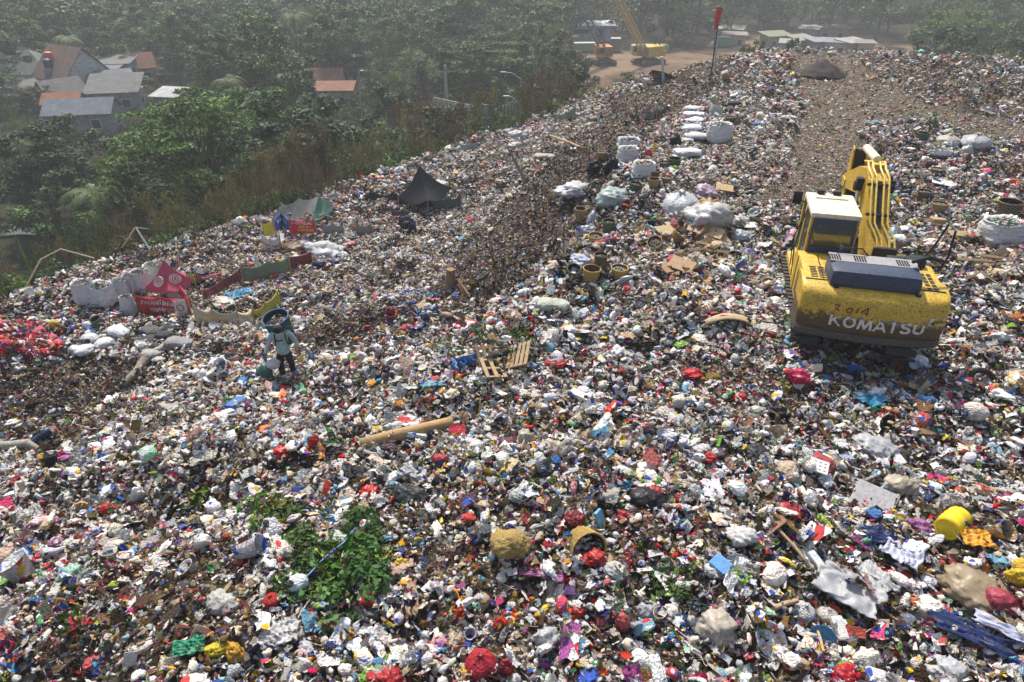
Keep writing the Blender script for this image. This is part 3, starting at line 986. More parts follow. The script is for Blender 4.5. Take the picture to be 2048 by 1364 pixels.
def build_excavator():
    R = empty('excavator', (7.90, 14.80, -.5), math.radians(-15), 'dirty yellow tracked excavator seen from behind, standing on the rubbish plateau', 'excavator')
    # tracks
    for sx in (-1, 1):
        mb = MB()
        n = 46
        path = []
        Lh, rad = 1.65, .43
        per = 4 * Lh + 2 * math.pi * rad
        for k in range(n):
            t = per * k / n
            if t < 2 * Lh:
                path.append((-Lh + t, .03, 0))
            elif t < 2 * Lh + math.pi * rad:
                a = (t - 2 * Lh) / rad; path.append((Lh + rad * math.sin(a), .03 + rad - rad * math.cos(a), a))
            elif t < 4 * Lh + math.pi * rad:
                path.append((Lh - (t - 2 * Lh - math.pi * rad), .03 + 2 * rad, math.pi))
            else:
                a = (t - 4 * Lh - math.pi * rad) / rad; path.append((-Lh - rad * math.sin(a), .03 + rad + rad * math.cos(a), math.pi + a))
        for (y, z, a) in path:
            M = Matrix.Translation((sx * .98, y, z - .12)) @ Matrix.Rotation(a, 4, 'X')
            mb.box((0, 0, 0), (.6, .165, .035), M)
            mb.box((0, -.05, -.03), (.6, .02, .035), M)
        t_ = mb.build('track', TRACKM, R)
        fr = MB().box((sx * .93, 0, .42), (.3, 3.2, .42), bev=.05)
        for k in range(7):
            fr.lathe([(0, -.17), (.14, -.17), (.14, .17), (0, .17)], 12, Matrix.Translation((sx * .93, -1.45 + k * .48, .2)) @ Matrix.Rotation(math.pi / 2, 4, 'Y'))
        fr.build('roller_frame', BLACKM, t_)
        for yy in (-1.65, 1.65):
            sp = MB()
            sp.lathe([(0, -.2), (.34, -.2), (.36, -.05), (.36, .05), (.34, .2), (0, .2)], 16, Matrix.Translation((sx * .98, yy, .46)) @ Matrix.Rotation(math.pi / 2, 4, 'Y'))
            sp.build('sprocket', BLACKM, t_, smooth=True)
    MB().box((0, 0, .55), (1.7, 1.7, .35), bev=.05).lathe([(.0, .7), (.62, .7), (.62, 1.02), (0, 1.02)], 28).build('undercarriage', BLACKM, R)
    # deck and engine housing
    mb = MB()
    mb.box((0, -.4, 1.13), (2.5, 3.2, .18), bev=.03)
    mb.box((0, -1.72, 1.66), (2.66, 1.35, .9), bev=.08)
    mb.box((-1.02, -.92, 1.62), (.62, .3, .86), bev=.04)
    mb.box((.95, -.2, 1.42), (.72, 1.75, .42), bev=.05)
    up = mb.build('engine_housing', YEL_M, R, smooth=True)
    # louvre panels either side of the bonnet
    mb = MB()
    for k in range(2):
        for j in range(7):
            mb.box((-1.12 + k * .16, -2.3 + j * .085, 2.112), (.13, .045, .012))
    mb.build('grille', BLACKM, up); mb = MB()
    for k in range(2):
        for j in range(5):
            mb.box((1.02 + k * .12, -2.32 + j * .17, 2.112), (.085, .12, .012))
    mb.build('grille', BLACKM, up); mb = MB()
    for j in range(8):
        mb.box((-1.332, -1.75, 1.4 + j * .07), (.01, .55, .035))
    mb.build('grille', BLACKM, up)
    # bonnet
    mb = MB().box((-.05, -2.2, 2.24), (1.72, .9, .44), bev=.17)
    ho = mb.build('bonnet', DARKP, R, smooth=True)
    mb = MB()
    mb.box((-.05, -1.98, 2.455), (1.66, .42, .03), bev=.012)
    mb.build('bonnet_top', mat('dusty grey sheet', (.30, .30, .31), .6, dirtamt=.5, scale=14), ho)
    for cx in (-.78, -.3, .5):
        mb = MB()
        for i in range(5):
            for j in range(4):
                mb.box((cx - .1 + i * .048, -2.12 + j * .075, 2.474), (.03, .05, .008))
        mb.build('grille', BLACKM, ho)
    mb = MB().tube([(-.72, -1.8, 2.45), (-.62, -1.78, 2.58), (-.25, -1.76, 2.6), (-.1, -1.78, 2.46)], .015, 6)
    mb.build('grab_rail', BLACKM, ho)
    # exhaust and front right fittings
    mb = MB().tube([(.75, -1.5, 2.1), (.76, -1.5, 2.4)], .12, 12).tube([(.62, -2.15, 2.58), (.95, -1.95, 2.62), (1.35, -1.85, 2.52)], [.035, .05, .03], 8).tube([(.8, -2.1, 2.4), (.8, -2.05, 2.6)], .05, 8)
    mb.box((1.0, -1.15, 2.18), (.3, .3, .22), bev=.04).box((.6, -1.1, 2.15), (.35, .22, .16), bev=.04)
    mb.build('exhaust', BLACKM, R, smooth=True)
    mb = MB().tube([(1.12, -1.0, 2.1), (1.3, -.95, 2.5), (1.42, -1.0, 3.02), (1.46, -1.35, 3.0), (1.5, -1.3, 2.4), (1.42, -1.25, 2.05)], .024, 8)
    hr = mb.build('handrail', BLACKM, R)
    MB().box((1.22, -.9, 3.04), (.34, .16, .1), bev=.02, rot=(0, .15, .5)).build('mirror', mat('tan mirror back', (.42, .28, .14), .6), hr)
    # counterweight
    prof = [(-.95, 2.11), (-.45, 2.115), (-.2, 2.085), (-.07, 2.0), (-.015, 1.88), (.0, 1.7), (.0, 1.4), (-.02, 1.27), (-.03, 1.235)]
    xs = [-1.37, -1.366, -1.355, -1.33, -1.29, -1.25] + [-1.25 + 2.5 * k / 22 for k in range(1, 22)] + [1.25, 1.29, 1.33, 1.355, 1.366, 1.37]

    def shell(prof, close):
        vs = []; fs = []
        for x in xs:
            for (o_, z) in prof:
                ry = rear_y(x)
                y = ry - o_ if o_ > -.4 else max(ry - o_, -2.3 - (o_ + .95) * -0)
                y = min(y, -1.95) if o_ <= -.4 else y
                vs.append((x, y, z))
        n = len(prof)
        for i in range(len(xs) - 1):
            for j in range(n - 1):
                fs.append((i * n + j, (i + 1) * n + j, (i + 1) * n + j + 1, i * n + j + 1))
            if close:
                fs.append((i * n + n - 1, (i + 1) * n + n - 1, (i + 1) * n, i * n))
        fs.append(tuple(range(n))); fs.append(tuple((len(xs) - 1) * n + k for k in range(n - 1, -1, -1)))
        return vs, fs
    prof2 = [(-.95, 2.11), (-.45, 2.115), (-.2, 2.085), (-.07, 2.0), (-.015, 1.88), (.0, 1.7), (.0, 1.4), (-.02, 1.27), (-.03, 1.235), (-.95, 1.235)]
    cw = MB().add(*shell(prof2, True)).build('counterweight', YEL_CW, R, smooth=True)
    MB().add(*shell([(-.95, 1.23), (-.01, 1.23), (.025, 1.2), (.03, 1.1), (-.06, 1.03), (-.95, 1.03)], True)).build('bottom_lip', GREYB, cw, smooth=True)

    def wrap(me, cx, cz, name, m, tilt=0., lift=.006):
        for v in me.vertices:
            x = cx + v.co.x; z = cz + v.co.y - tilt * v.co.x
            off = 0.0
            if z > 1.7:
                off = -.015 * (z - 1.7) / .18 if z < 1.88 else -.015 - .055 * (z - 1.88) / .12
            v.co = (x, rear_y(x) - off - lift, z)
        me.materials.clear(); me.materials.append(m)
        return obj(name, me, parent=cw)
    MB().lathe([(0, 2.09), (.055, 2.09), (.055, 2.122), (0, 2.122)], 12, Matrix.Translation((-.75, -2.66, 0))).build('lifting_eye', BLACKM, cw)
    MB().lathe([(0, 2.09), (.055, 2.09), (.055, 2.122), (0, 2.122)], 12, Matrix.Translation((.75, -2.66, 0))).build('lifting_eye', BLACKM, cw)
    MB().box((0, -2.405, 2.117), (2.6, .02, .012)).box((-.96, -1.75, 2.115), (.02, 1.2, .012)).box((-1.334, -1.2, 1.66), (.012, .02, .8)).box((-1.334, -2.2, 1.66), (.012, .02, .8)).build('panel_seam', BLACKM, up)
    # big company lettering: white with worn blue tops
    m, nt, b = newmat('worn white and blue lettering')
    tc = N(nt, 'TexCoord'); sx_ = N(nt, 'SeparateXYZ'); nt.links.new(tc.outputs['Object'], sx_.inputs[0])
    n1 = N(nt, 'TexNoise', i_Scale=9., i_Detail=4.); nt.links.new(tc.outputs['Object'], n1.inputs['Vector'])
    ma = N(nt, 'Math', operation='MULTIPLY_ADD'); nt.links.new(n1.outputs[0], ma.inputs[0]); ma.inputs[1].default_value = .22; nt.links.new(sx_.outputs[2], ma.inputs[2])
    c = mix(nt, ramp(nt, ma.outputs[0], [(.0, (0, 0, 0)), (.999, (0, 0, 0)), (1, (0, 0, 0))]), (.62, .60, .55), (.03, .12, .35))
    mr = N(nt, 'MapRange'); mr.inputs[1].default_value = 1.70; mr.inputs[2].default_value = 1.72; nt.links.new(ma.outputs[0], mr.inputs[0])
    c = mix(nt, mr.outputs[0], (.62, .60, .55), (.03, .12, .38))
    n2 = N(nt, 'TexNoise', i_Scale=45., i_Detail=4.); nt.links.new(tc.outputs['Object'], n2.inputs['Vector'])
    c = mix(nt, ramp(nt, n2.outputs[0], [(.56, (0, 0, 0)), (.63, (.8,) * 3)]), c, (.08, .055, .03))
    nt.links.new(c, b.inputs['Base Color']); b.inputs['Roughness'].default_value = .6
    T_ = .2
    def arc(cx_, cy_, rx, ry, a0, a1, n_=10):
        return [(cx_ + rx * math.cos(math.radians(a0 + (a1 - a0) * q / n_)), cy_ + ry * math.sin(math.radians(a0 + (a1 - a0) * q / n_))) for q in range(n_ + 1)]
    LET = {'K': ([[(.12, 0), (.12, 1)], [(.14, .42), (.78, 1)], [(.32, .56), (.82, 0)]], .9),
           'O': ([arc(.5, .5, .38, .4, 0, 360, 20)], 1.0),
           'M': ([[(.1, 0), (.2, 1)], [(.2, 1), (.56, .12)], [(.56, .12), (.92, 1)], [(.92, 1), (1.02, 0)]], 1.14),
           'A': ([[(.02, 0), (.42, 1)], [(.42, 1), (.84, 0)], [(.18, .3), (.68, .3)]], .88),
           'T': ([[(0, .9), (.8, .9)], [(.4, .9), (.4, 0)]], .82),
           'S': ([arc(.4, .72, .3, .2, 20, 250, 9) + arc(.4, .28, .32, .2, 70, -160, 9)], .82),
           'U': ([[(.12, 1), (.12, .4)] + arc(.44, .36, .32, .27, 180, 360, 8) + [(.76, .4), (.76, 1)]], .9)}
    Wt = sum(LET[c_][1] for c_ in 'KOMATSU') + .12 * 6
    x_ = -.78; sc_ = 1.76 / Wt
    for c_ in 'KOMATSU':
        mb = MB(); st_k = 0
        for st in LET[c_][0]:
            for (ax_, ay_), (bx_, by_) in zip(st[:-1], st[1:]):
                dx_, dy_ = bx_ - ax_, by_ - ay_; L_ = math.hypot(dx_, dy_) or 1; dx_ /= L_; dy_ /= L_
                h_ = T_ / 2; e_ = .05
                q4 = [(ax_ - dx_ * e_ - dy_ * h_, ay_ - dy_ * e_ + dx_ * h_), (ax_ - dx_ * e_ + dy_ * h_, ay_ - dy_ * e_ - dx_ * h_), (bx_ + dx_ * e_ + dy_ * h_, by_ + dy_ * e_ - dx_ * h_), (bx_ + dx_ * e_ - dy_ * h_, by_ + dy_ * e_ + dx_ * h_)]
                vs_ = []
                for px, py in q4:
                    X_ = x_ + px * sc_; Z_ = 1.375 + max(0, min(1, py)) * .255
                    vs_.append((X_, rear_y(X_) - .006 - .0006 * st_k, Z_))
                mb.add(vs_, [(0, 1, 2, 3)]); st_k += 1
        mb.build('letter', m, cw)
        x_ += (LET[c_][1] + .12) * sc_
    # hand painted number
    red = mat('dark red brushed paint', (.13, .015, .02), .7, dirtamt=.1)
    strokes = [[(-.62, .05), (-.58, .085), (-.53, .06), (-.56, .01), (-.61, -.04), (-.52, -.04)],
               [(-.36, .03), (-.40, -.01), (-.38, -.06), (-.32, -.06), (-.29, -.01), (-.32, .04), (-.36, .03)],
               [(-.2, .06), (-.2, -.05)],
               [(-.02, .09), (-.13, -.02), (-.02, -.03)], [(-.02, .1), (-.015, -.09)]]
    for sts in (strokes[:1], strokes[1:2], strokes[2:3], strokes[3:]):
        mb = MB()
        for st in sts:
            mb.tube([(px - .12, rear_y(px - .12) + .004, 1.77 + pz) for px, pz in st], .013, 5)
        mb.build('painted_digit', red, cw)
    st_ = mat('pale sticker', (.66, .66, .5), .6, dirtamt=.2, scale=20)
    mb = MB()
    for (x0, x1, z0, z1) in ((1.02, 1.3, 1.57, 1.74),):
        mb.add([(x0, rear_y(x0) - .004, z0), (x1, rear_y(x1) - .006, z0), (x1, rear_y(x1) - .006, z1), (x0, rear_y(x0) - .004, z1)], [(0, 1, 2, 3)])
    sk = mb.build('warning_sticker', st_, cw)
    MB().add([(1.05, rear_y(1.05) - .012, 1.6), (1.13, rear_y(1.13) - .012, 1.6), (1.09, rear_y(1.09) - .012, 1.68)], [(0, 1, 2)]).build('triangle', BLACKM, sk)
    tm2 = text_mesh('AWAS', .07, .002); wrap(tm2, 1.21, 1.66, 'word', BLACKM, lift=.014).parent = sk
    # cab
    cabr = MB()
    x0, x1, y0, y1, z0, z1 = -1.2, -.2, -.82, .62, 1.1, 2.88
    cabr.box(((x0 + x1) / 2, (y0 + y1) / 2, 1.35), (x1 - x0, y1 - y0, .5), bev=.03)
    cabr.box(((x0 + x1) / 2, y0 + .04, 1.86), (x1 - x0 - .02, .08, .6), bev=.02)
    for (px, py) in ((x0 + .05, y0 + .06), (x1 - .05, y0 + .06), (x0 + .04, y1 - .05), (x1 - .04, y1 - .05), (x0 + .03, -.05)):
        cabr.box((px, py, 2.2), (.1, .12, 1.3), bev=.025)
    cab = cabr.build('cab', YEL_M, R, smooth=True)
    MB().box(((x0 + x1) / 2, (y0 + y1) / 2 - .02, 2.9), (x1 - x0 + .04, y1 - y0, .12), bev=.05).box(((x0 + x1) / 2, .2, 2.97), (.7, .1, .04), bev=.015).build('roof', CREAM, cab, smooth=True)
    mb = MB()
    cx = (x0 + x1) / 2
    mb.box((cx, y0 - .012, 2.765), (.88, .05, .17), bev=.015).box((cx, y0 - .012, 2.12), (.9, .05, .13), bev=.015)
    mb.box((cx - .43, y0 - .012, 2.43), (.05, .05, .5)).box((cx + .43, y0 - .012, 2.43), (.05, .05, .5))
    wf = mb.build('rear_window', DARKP, cab)
    MB().box((cx, y0 + .02, 2.43), (.8, .008, .5)).build('pane', GLASS, wf)
    mb = MB().box((x0 + .015, -.42, 2.35), (.012, .6, .95)).box((x0 + .015, .28, 2.25), (.012, .5, 1.15)).box((x1 - .015, -.1, 2.35), (.012, 1.25, .95)).box((cx, y1 - .03, 2.2), (.82, .012, 1.25))
    mb.build('side_window', GLASS, cab)
    mb = MB().box((cx - .02, .0, 1.75), (.5, .5, .16), bev=.06).box((cx - .02, -.28, 2.1), (.46, .14, .62), bev=.06).box((cx - .02, -.3, 2.48), (.26, .1, .2), bev=.04)
    mb.box((cx - .3, .1, 1.9), (.1, .35, .12), bev=.03).box((cx + .27, .1, 1.9), (.1, .35, .12), bev=.03)
    mb.build('seat', BLACKM, cab, smooth=True)
    mb = MB().tube([(x0 - .1, -.5, 1.3), (x0 - .16, -.45, 2.0), (x0 - .1, -.35, 2.5), (x0 - .03, -.3, 2.85)], .014, 6).tube([(x0 - .08, .05, 1.3), (x0 - .14, .1, 2.0), (x0 - .03, .12, 2.4)], .014, 6)
    mb.build('grab_rail', BLACKM, cab)
    MB().box((x0 - .18, .5, 2.83), (.2, .06, .3), bev=.02).tube([(x0, .45, 2.75), (x0 - .18, .5, 2.8)], .015, 6).build('mirror', BLACKM, cab)
    MB().box((cx - .2, .52, 3.0), (.16, .14, .12), bev=.03).build('work_lamp', BLACKM, cab)
    MB().box((cx + .15, .52, 3.0), (.18, .12, .1), bev=.03).build('work_lamp', BLACKM, cab)
    # boom (side outline in y, z)
    bx = .42
    out_ = [(-.28, 1.45), (.05, 1.40), (.75, 2.05), (1.35, 2.5), (2.1, 2.55), (3.85, 2.15), (4.05, 2.28), (4.0, 2.48), (2.4, 3.15), (1.65, 3.32), (1.15, 3.18), (.5, 2.58), (-.3, 1.9), (-.42, 1.7)]
    mb = MB().prism(out_, 'x', bx - .24, bx + .24)
    for xx in (bx - .255, bx + .255):
        mb.box((xx, 1.55, 2.86), (.03, .42, .34), bev=.01)
        mb.box((xx, 3.8, 2.32), (.03, .4, .2), bev=.01)
    mb.box((bx, 1.7, 3.36), (.26, .3, .16), bev=.03)
    boom = mb.build('boom', YEL_M, R)
    for k, dx in enumerate((-.18, -.08, .08, .19)):
        sh = .17
        pts = [(bx + dx + sh, -.45, 1.9), (bx + dx + sh, -.25, 2.05), (bx + dx + sh * .9, -.05, 2.22), (bx + dx, .25, 2.46), (bx + dx, .5, 2.68), (bx + dx, .85, 3.0), (bx + dx, 1.15, 3.26), (bx + dx - .06, 1.45, 3.38), (bx + dx - .05, 1.7, 3.46), (bx + dx - .04, 2.1, 3.36)]
        MB().tube(pts, .024, 8).build('hydraulic_pipe', PIPE_M, boom, smooth=True)
    for (y, z) in ((.42, 2.6), (1.0, 3.12)):
        MB().box((bx, y, z), (.56, .06, .05), rot=(math.radians(42), 0, 0), bev=.01).build('pipe_clamp', BLACKM, boom)
    mb = MB()
    mb.box((bx + .12, -.42, 2.0), (.5, .12, .3), bev=.03).box((bx + .27, 1.35, 3.2), (.06, .12, .12))
    mb.prism([(.2, 2.36), (1.1, 3.165), (1.1, 3.18), (.2, 2.375)], 'x', bx - .05, bx + .05)
    mb.build('hose_bracket', BLACKM, boom)
    for sx in (-1, 1):
        mb = MB().tube([(bx + sx * .36, .9, 1.35), (bx + sx * .34, 1.2, 2.1)], .075, 12)
        c1 = mb.build('lift_cylinder', YEL_M, R, smooth=True)
        MB().tube([(bx + sx * .34, 1.18, 2.0), (bx + sx * .34, 1.52, 2.82)], .045, 10).build('rod', ROD, c1, smooth=True)
        MB().lathe([(0, -.1), (.12, -.1), (.12, .1), (0, .1)], 14, Matrix.Translation((bx + sx * .34, 1.54, 2.9)) @ Matrix.Rotation(math.pi / 2, 4, 'Y')).box((bx + sx * .34, 1.5, 3.05), (.16, .2, .14), bev=.02).build('pin', BLACKM, c1)
    arm_out = [(3.85, 2.3), (4.1, 1.6), (3.8, .6), (3.55, .6), (3.7, 1.7), (3.62, 2.5), (3.78, 3.2), (3.98, 3.25), (4.02, 2.8)]
    mb = MB().prism(arm_out, 'x', bx - .2, bx - .16).prism(arm_out, 'x', bx + .16, bx + .2)
    arm = mb.build('arm', YEL_M, R)
    MB().prism([(3.9, .6), (3.95, 1.7), (3.9, 2.5), (3.92, 3.18), (3.95, 3.18), (3.94, 2.5), (3.99, 1.7), (3.94, .6)], 'x', bx - .16, bx + .16).build('arm_plate', BLACKM, arm)
    c3 = MB().tube([(bx - .02, 1.8, 3.48), (bx - .04, 3.1, 3.42)], .1, 14).build('arm_cylinder', mat('pale cylinder paint', (.80, .74, .50), .35, dirtamt=.15), R, smooth=True)
    MB().tube([(bx - .04, 3.05, 3.42), (bx - .05, 3.8, 3.2)], .05, 10).build('rod', ROD, c3, smooth=True)
    mb = MB()
    prof_b = [(y_ - .8, z_ - .15) for y_, z_ in ((4.3, 1.0), (4.75, .95), (5.1, .6), (5.1, .15), (4.7, -.15), (4.2, -.1), (4.05, .1), (4.25, .15), (4.7, .08), (4.9, .3), (4.85, .6), (4.5, .75))]
    mb.prism(prof_b, 'x', bx - .5, bx + .5)
    mb.build('bucket', BLACKM, R)
    for o_ in [R]:
        pass
    return R


build_excavator()

# ---------------------------------------------------------------- the waste picker
SKIN = mat('brown skin', (.20, .11, .065), .6, dirtamt=.1, bump=.05)
JACKET = mat('pale blue grey cotton', (.34, .46, .46), .85, dirt=(.16, .14, .11), dirtamt=.45, scale=7, bump=.6, bscale=14)
TROUSER = mat('black cloth', (.02, .02, .024), .85, dirtamt=.2, bump=.6, bscale=14)


def skin_mesh(name, joints, edges, m, parent, root=0, sub=2):
    me = bpy.data.meshes.new(name)
    me.from_pydata([j[0] for j in joints], edges, [])
    o = bpy.data.objects.new(name, me)
    COL.objects.link(o)
    md = o.modifiers.new('skin', 'SKIN'); md.use_smooth_shade = True
    for i, j in enumerate(joints):
        r = j[1] if isinstance(j[1], tuple) else (j[1], j[1])
        me.skin_vertices[0].data[i].radius = r
        me.skin_vertices[0].data[i].use_root = (i == root)
    s = o.modifiers.new('sub', 'SUBSURF'); s.levels = sub; s.render_levels = sub
    dg = bpy.context.evaluated_depsgraph_get()
    m2 = bpy.data.meshes.new_from_object(o.evaluated_get(dg))
    bpy.data.objects.remove(o)
    m2.materials.clear(); m2.materials.append(m); m2.name = name
    return obj(name, m2, parent=parent)


def chain(js, es, start, pts):
    prev = start
    for p in pts:
        js.append(p); es.append((prev, len(js) - 1)); prev = len(js) - 1
    return prev


def hand(js, es, wrist, wp, down, side):
    """palm and five fingers growing from the wrist joint; side = direction of the thumb"""
    wp = Vector(wp); d = Vector(down).normalized(); s = Vector(side).normalized()
    js.append((tuple(wp + d * .05), (.034, .02))); es.append((wrist, len(js) - 1)); pm = len(js) - 1
    nrm = d.cross(s)
    for k, (off, ln) in enumerate(((.03, .07), (.01, .08), (-.012, .075), (-.032, .06))):
        b = wp + d * .085 + s * off
        js.append((tuple(b), .010)); es.append((pm, len(js) - 1)); b0 = len(js) - 1
        chain(js, es, b0, [(tuple(b + d * ln * .5 + nrm * .012), .009), (tuple(b + d * ln * .8 + nrm * .035), .0075)])
    chain(js, es, pm, [(tuple(wp + d * .045 + s * .045), .011), (tuple(wp + d * .085 + s * .062 + nrm * .01), .009)])


def build_person():
    g, dep = G(578, 756)
    R = empty('person', (g.x, g.y, g.z - .02), math.radians(14), 'person in pale blue-grey jacket and black trousers carrying a big basket on the back', 'person')
    # facing -y; image left is -x
    js = [((0, 0, .90), .12), ((0, -.01, 1.08), .115), ((0, -.04, 1.26), .125), ((0, -.08, 1.40), .06), ((0, -.13, 1.47), .05), ((0, -.17, 1.54), (.075, .085)), ((0, -.185, 1.62), (.078, .09)), ((0, -.18, 1.68), .05)]
    es = [(i, i + 1) for i in range(7)]
    for sx, hx, hz, hy in ((-1, -.42, .82, -.16), (1, .38, .84, -.1)):
        a = chain(js, es, 2, [((sx * .15, -.05, 1.35), .06), ((sx * .21, -.04, 1.30), .05), ((sx * .31, -.03, 1.07), .04), ((hx, hy, hz), .027)])
        hand(js, es, a, (hx, hy, hz), (0, -.1, -1), (-sx * .5, -.8, 0))
        chain(js, es, 0, [((sx * .09, 0, .84), .09), ((sx * .12, -.06 if sx < 0 else .03, .46), .055), ((sx * .13, 0 if sx < 0 else .08, .08), .04), ((sx * .14, -.14 if sx < 0 else -.05, .04), .035)])
    body = skin_mesh('body', js, es, SKIN, R)
    # face: nose, brow, eyes, mouth, ears shaped as one relief with the head turned down
    fm = MB()
    fm.add(*[x.tolist() if hasattr(x, 'tolist') else x for x in (ico(2)[0] * .5, ico(2)[1])], M=Matrix.Translation((0, -.27, 1.60)) @ Matrix.Diagonal((.03, .045, .06, 1)))
    fm.build('nose', SKIN, body, smooth=True)
    for sx in (-1, 1):
        fm = MB().add(ico(1)[0] * .5, ico(1)[1].tolist(), M=Matrix.Translation((sx * .083, -.17, 1.60)) @ Matrix.Diagonal((.02, .04, .065, 1)))
        fm.build('ear', SKIN, body, smooth=True)
    eyem = mat('dark eyes', (.03, .015, .012), .4)
    for sx in (-1, 1):
        MB().add(ico(1)[0] * .5, ico(1)[1].tolist(), M=Matrix.Translation((sx * .032, -.258, 1.625)) @ Matrix.Diagonal((.026, .015, .013, 1))).build('eye', eyem, body)
    ey = MB().add(ico(1)[0] * .5, ico(1)[1].tolist(), M=Matrix.Translation((0, -.262, 1.552)) @ Matrix.Diagonal((.05, .018, .012, 1)))
    ey.build('mouth', eyem, body, smooth=True)
    # jacket
    js = [((0, 0, .70), (.19, .15)), ((0, -.01, .92), (.19, .15)), ((0, -.02, 1.15), (.165, .125)), ((0, -.05, 1.30), (.16, .115)), ((0, -.07, 1.385), (.08, .07))]
    es = [(0, 1), (1, 2), (2, 3), (3, 4)]
    for sx, hx, hz, hy in ((-1, -.42, .82, -.16), (1, .38, .84, -.1)):
        chain(js, es, 3, [((sx * .17, -.04, 1.345), .078), ((sx * .225, -.03, 1.27), .072), ((sx * .31, -.02, 1.07), .062), ((hx * .97, hy * .9, hz + .06), .048)])
    jk = skin_mesh('jacket', js, es, JACKET, R, 2)
    MB().box((-.03, -.155, 1.2), (.17, .012, .03)).build('chest_print', BLACKM, jk)
    st = MB()
    for sx in (-1, 1):
        st.tube([(sx * .13, .12, 1.3), (sx * .13, .02, 1.43), (sx * .12, -.13, 1.36), (sx * .13, -.17, 1.2), (sx * .15, -.1, 1.05), (sx * .14, .1, .98)], .016, 6)
    # trousers
    js = [((0, 0, .92), (.14, .115)), ((0, 0, .84), (.13, .11))]
    es = [(0, 1)]
    for sx in (-1, 1):
        chain(js, es, 1, [((sx * .09, -.01, .74), .105), ((sx * .12, -.06 if sx < 0 else .03, .46), .085), ((sx * .13, 0 if sx < 0 else .08, .12), .07)])
    skin_mesh('trousers', js, es, TROUSER, R, 0)
    sh = MB()
    for sx in (-1, 1):
        yy = -.08 if sx < 0 else 0.0
        sh.add((ico(2)[0] * .5), ico(2)[1].tolist(), M=Matrix.Translation((sx * .14, yy, .06)) @ Matrix.Diagonal((.11, .28, .12, 1)))
    sh.build('shoes', BLACKM, R, smooth=True)
    cp = MB().lathe([(.108, 1.63), (.11, 1.68), (.095, 1.73), (.05, 1.76), (.0, 1.765)], 18, Matrix.Translation((0, -.12, -.06)) @ Matrix.Rotation(.12, 4, 'X'))
    cp.add([(-.09, -.30, 1.665), (.09, -.30, 1.665), (.05, -.385, 1.63), (-.05, -.385, 1.63), (-.09, -.30, 1.65), (.09, -.30, 1.65), (.05, -.385, 1.615), (-.05, -.385, 1.615)], [(0, 1, 2, 3), (7, 6, 5, 4), (0, 3, 7, 4), (1, 5, 6, 2), (3, 2, 6, 7)])
    cp.build('cap', TROUSER, R, smooth=True)
    # the carried basket
    Mb = Matrix.Translation((.07, .30, .93)) @ Matrix.Rotation(math.radians(10), 4, 'X') @ Matrix.Rotation(math.radians(-10), 4, 'Y')
    B = empty('basket', (0, 0, 0), label='tall green woven basket with blue rim, carried on the back of the walking person', cat='basket')
    B.matrix_world = Matrix.Translation(R.location) @ Matrix.Rotation(math.radians(14), 4, 'Z') @ Mb
    basket_parts(B, .25, .31, .76, ((.05, .14, .12), (.03, .07, .07)), 0, rimc=(.05, .13, .30))
    so = st.build('strap', BLACKM, B)
    so.matrix_basis = Mb.inverted()
    r_ = random.Random(5)
    cm = MB()
    for k in range(26):
        a = r_.uniform(0, 6.28); q = .22 * math.sqrt(r_.random())
        cm.add(ico(1)[0] * r_.uniform(.016, .03), ico(1)[1].tolist(), M=Matrix.Translation((q * math.cos(a), q * math.sin(a), .66)))
    cm.build('contents', mat('pale bottle tops', (.5, .42, .36), .6), B, smooth=True)
    MB().lathe([(0, .64), (.26, .64), (.26, .60), (0, .60)], 16).build('filling', TROUSER, B)
    # bags held in the hand at image left
    a = Matrix.Rotation(math.radians(14), 4, 'Z')
    h = R.location + (a @ Vector((-.40, -.18, .74)))
    v, f = crumple(3, 91, (.17, .14, .14), .25, 3, .2)
    o = obj('carrier_bag', mesh_np('carrier_bag', v, f, bag_mat((.66, .66, .68))), h + Vector((.11, 0, -.12)), (0, 0, 0))
    tag(o, 'white and grey bag held against the leg of the walking person', 'bag')
    v, f = crumple(3, 92, (.22, .17, .34), .25, 3, .25)
    o = obj('green_sack', mesh_np('green_sack', v, f, bag_mat((.05, .17, .12))), h + Vector((-.10, -.06, -.42)), (.2, .35, 0))
    tag(o, 'dark green net sack hanging from the hand of the walking person', 'sack')


BM = {}


def bag_mat(c, rough=.42):
    k = tuple(round(x, 2) for x in c) + (rough,)
    if k not in BM:
        m = mat('bag film', c, rough, dirt=(.14, .11, .08), dirtamt=.3, scale=3.2, bump=.9, bscale=5, vary=.3)
        nt = m.node_tree
        for n in nt.nodes:
            if n.type == 'TEX_NOISE' and abs(n.inputs['Scale'].default_value - 5) < 1e-4:
                n.noise_type = 'RIDGED_MULTIFRACTAL'
        b = [n for n in nt.nodes if n.type == 'BSDF_PRINCIPLED'][0]; out = [n for n in nt.nodes if n.type == 'OUTPUT_MATERIAL'][0]
        tl = N(nt, 'BsdfTranslucent'); tl.inputs[0].default_value = (*c, 1)
        ms = N(nt, 'MixShader'); ms.inputs[0].default_value = .22
        nt.links.new(b.outputs[0], ms.inputs[1]); nt.links.new(tl.outputs[0], ms.inputs[2]); nt.links.new(ms.outputs[0], out.inputs[0])
        BM[k] = m
    return BM[k]


WK = {}


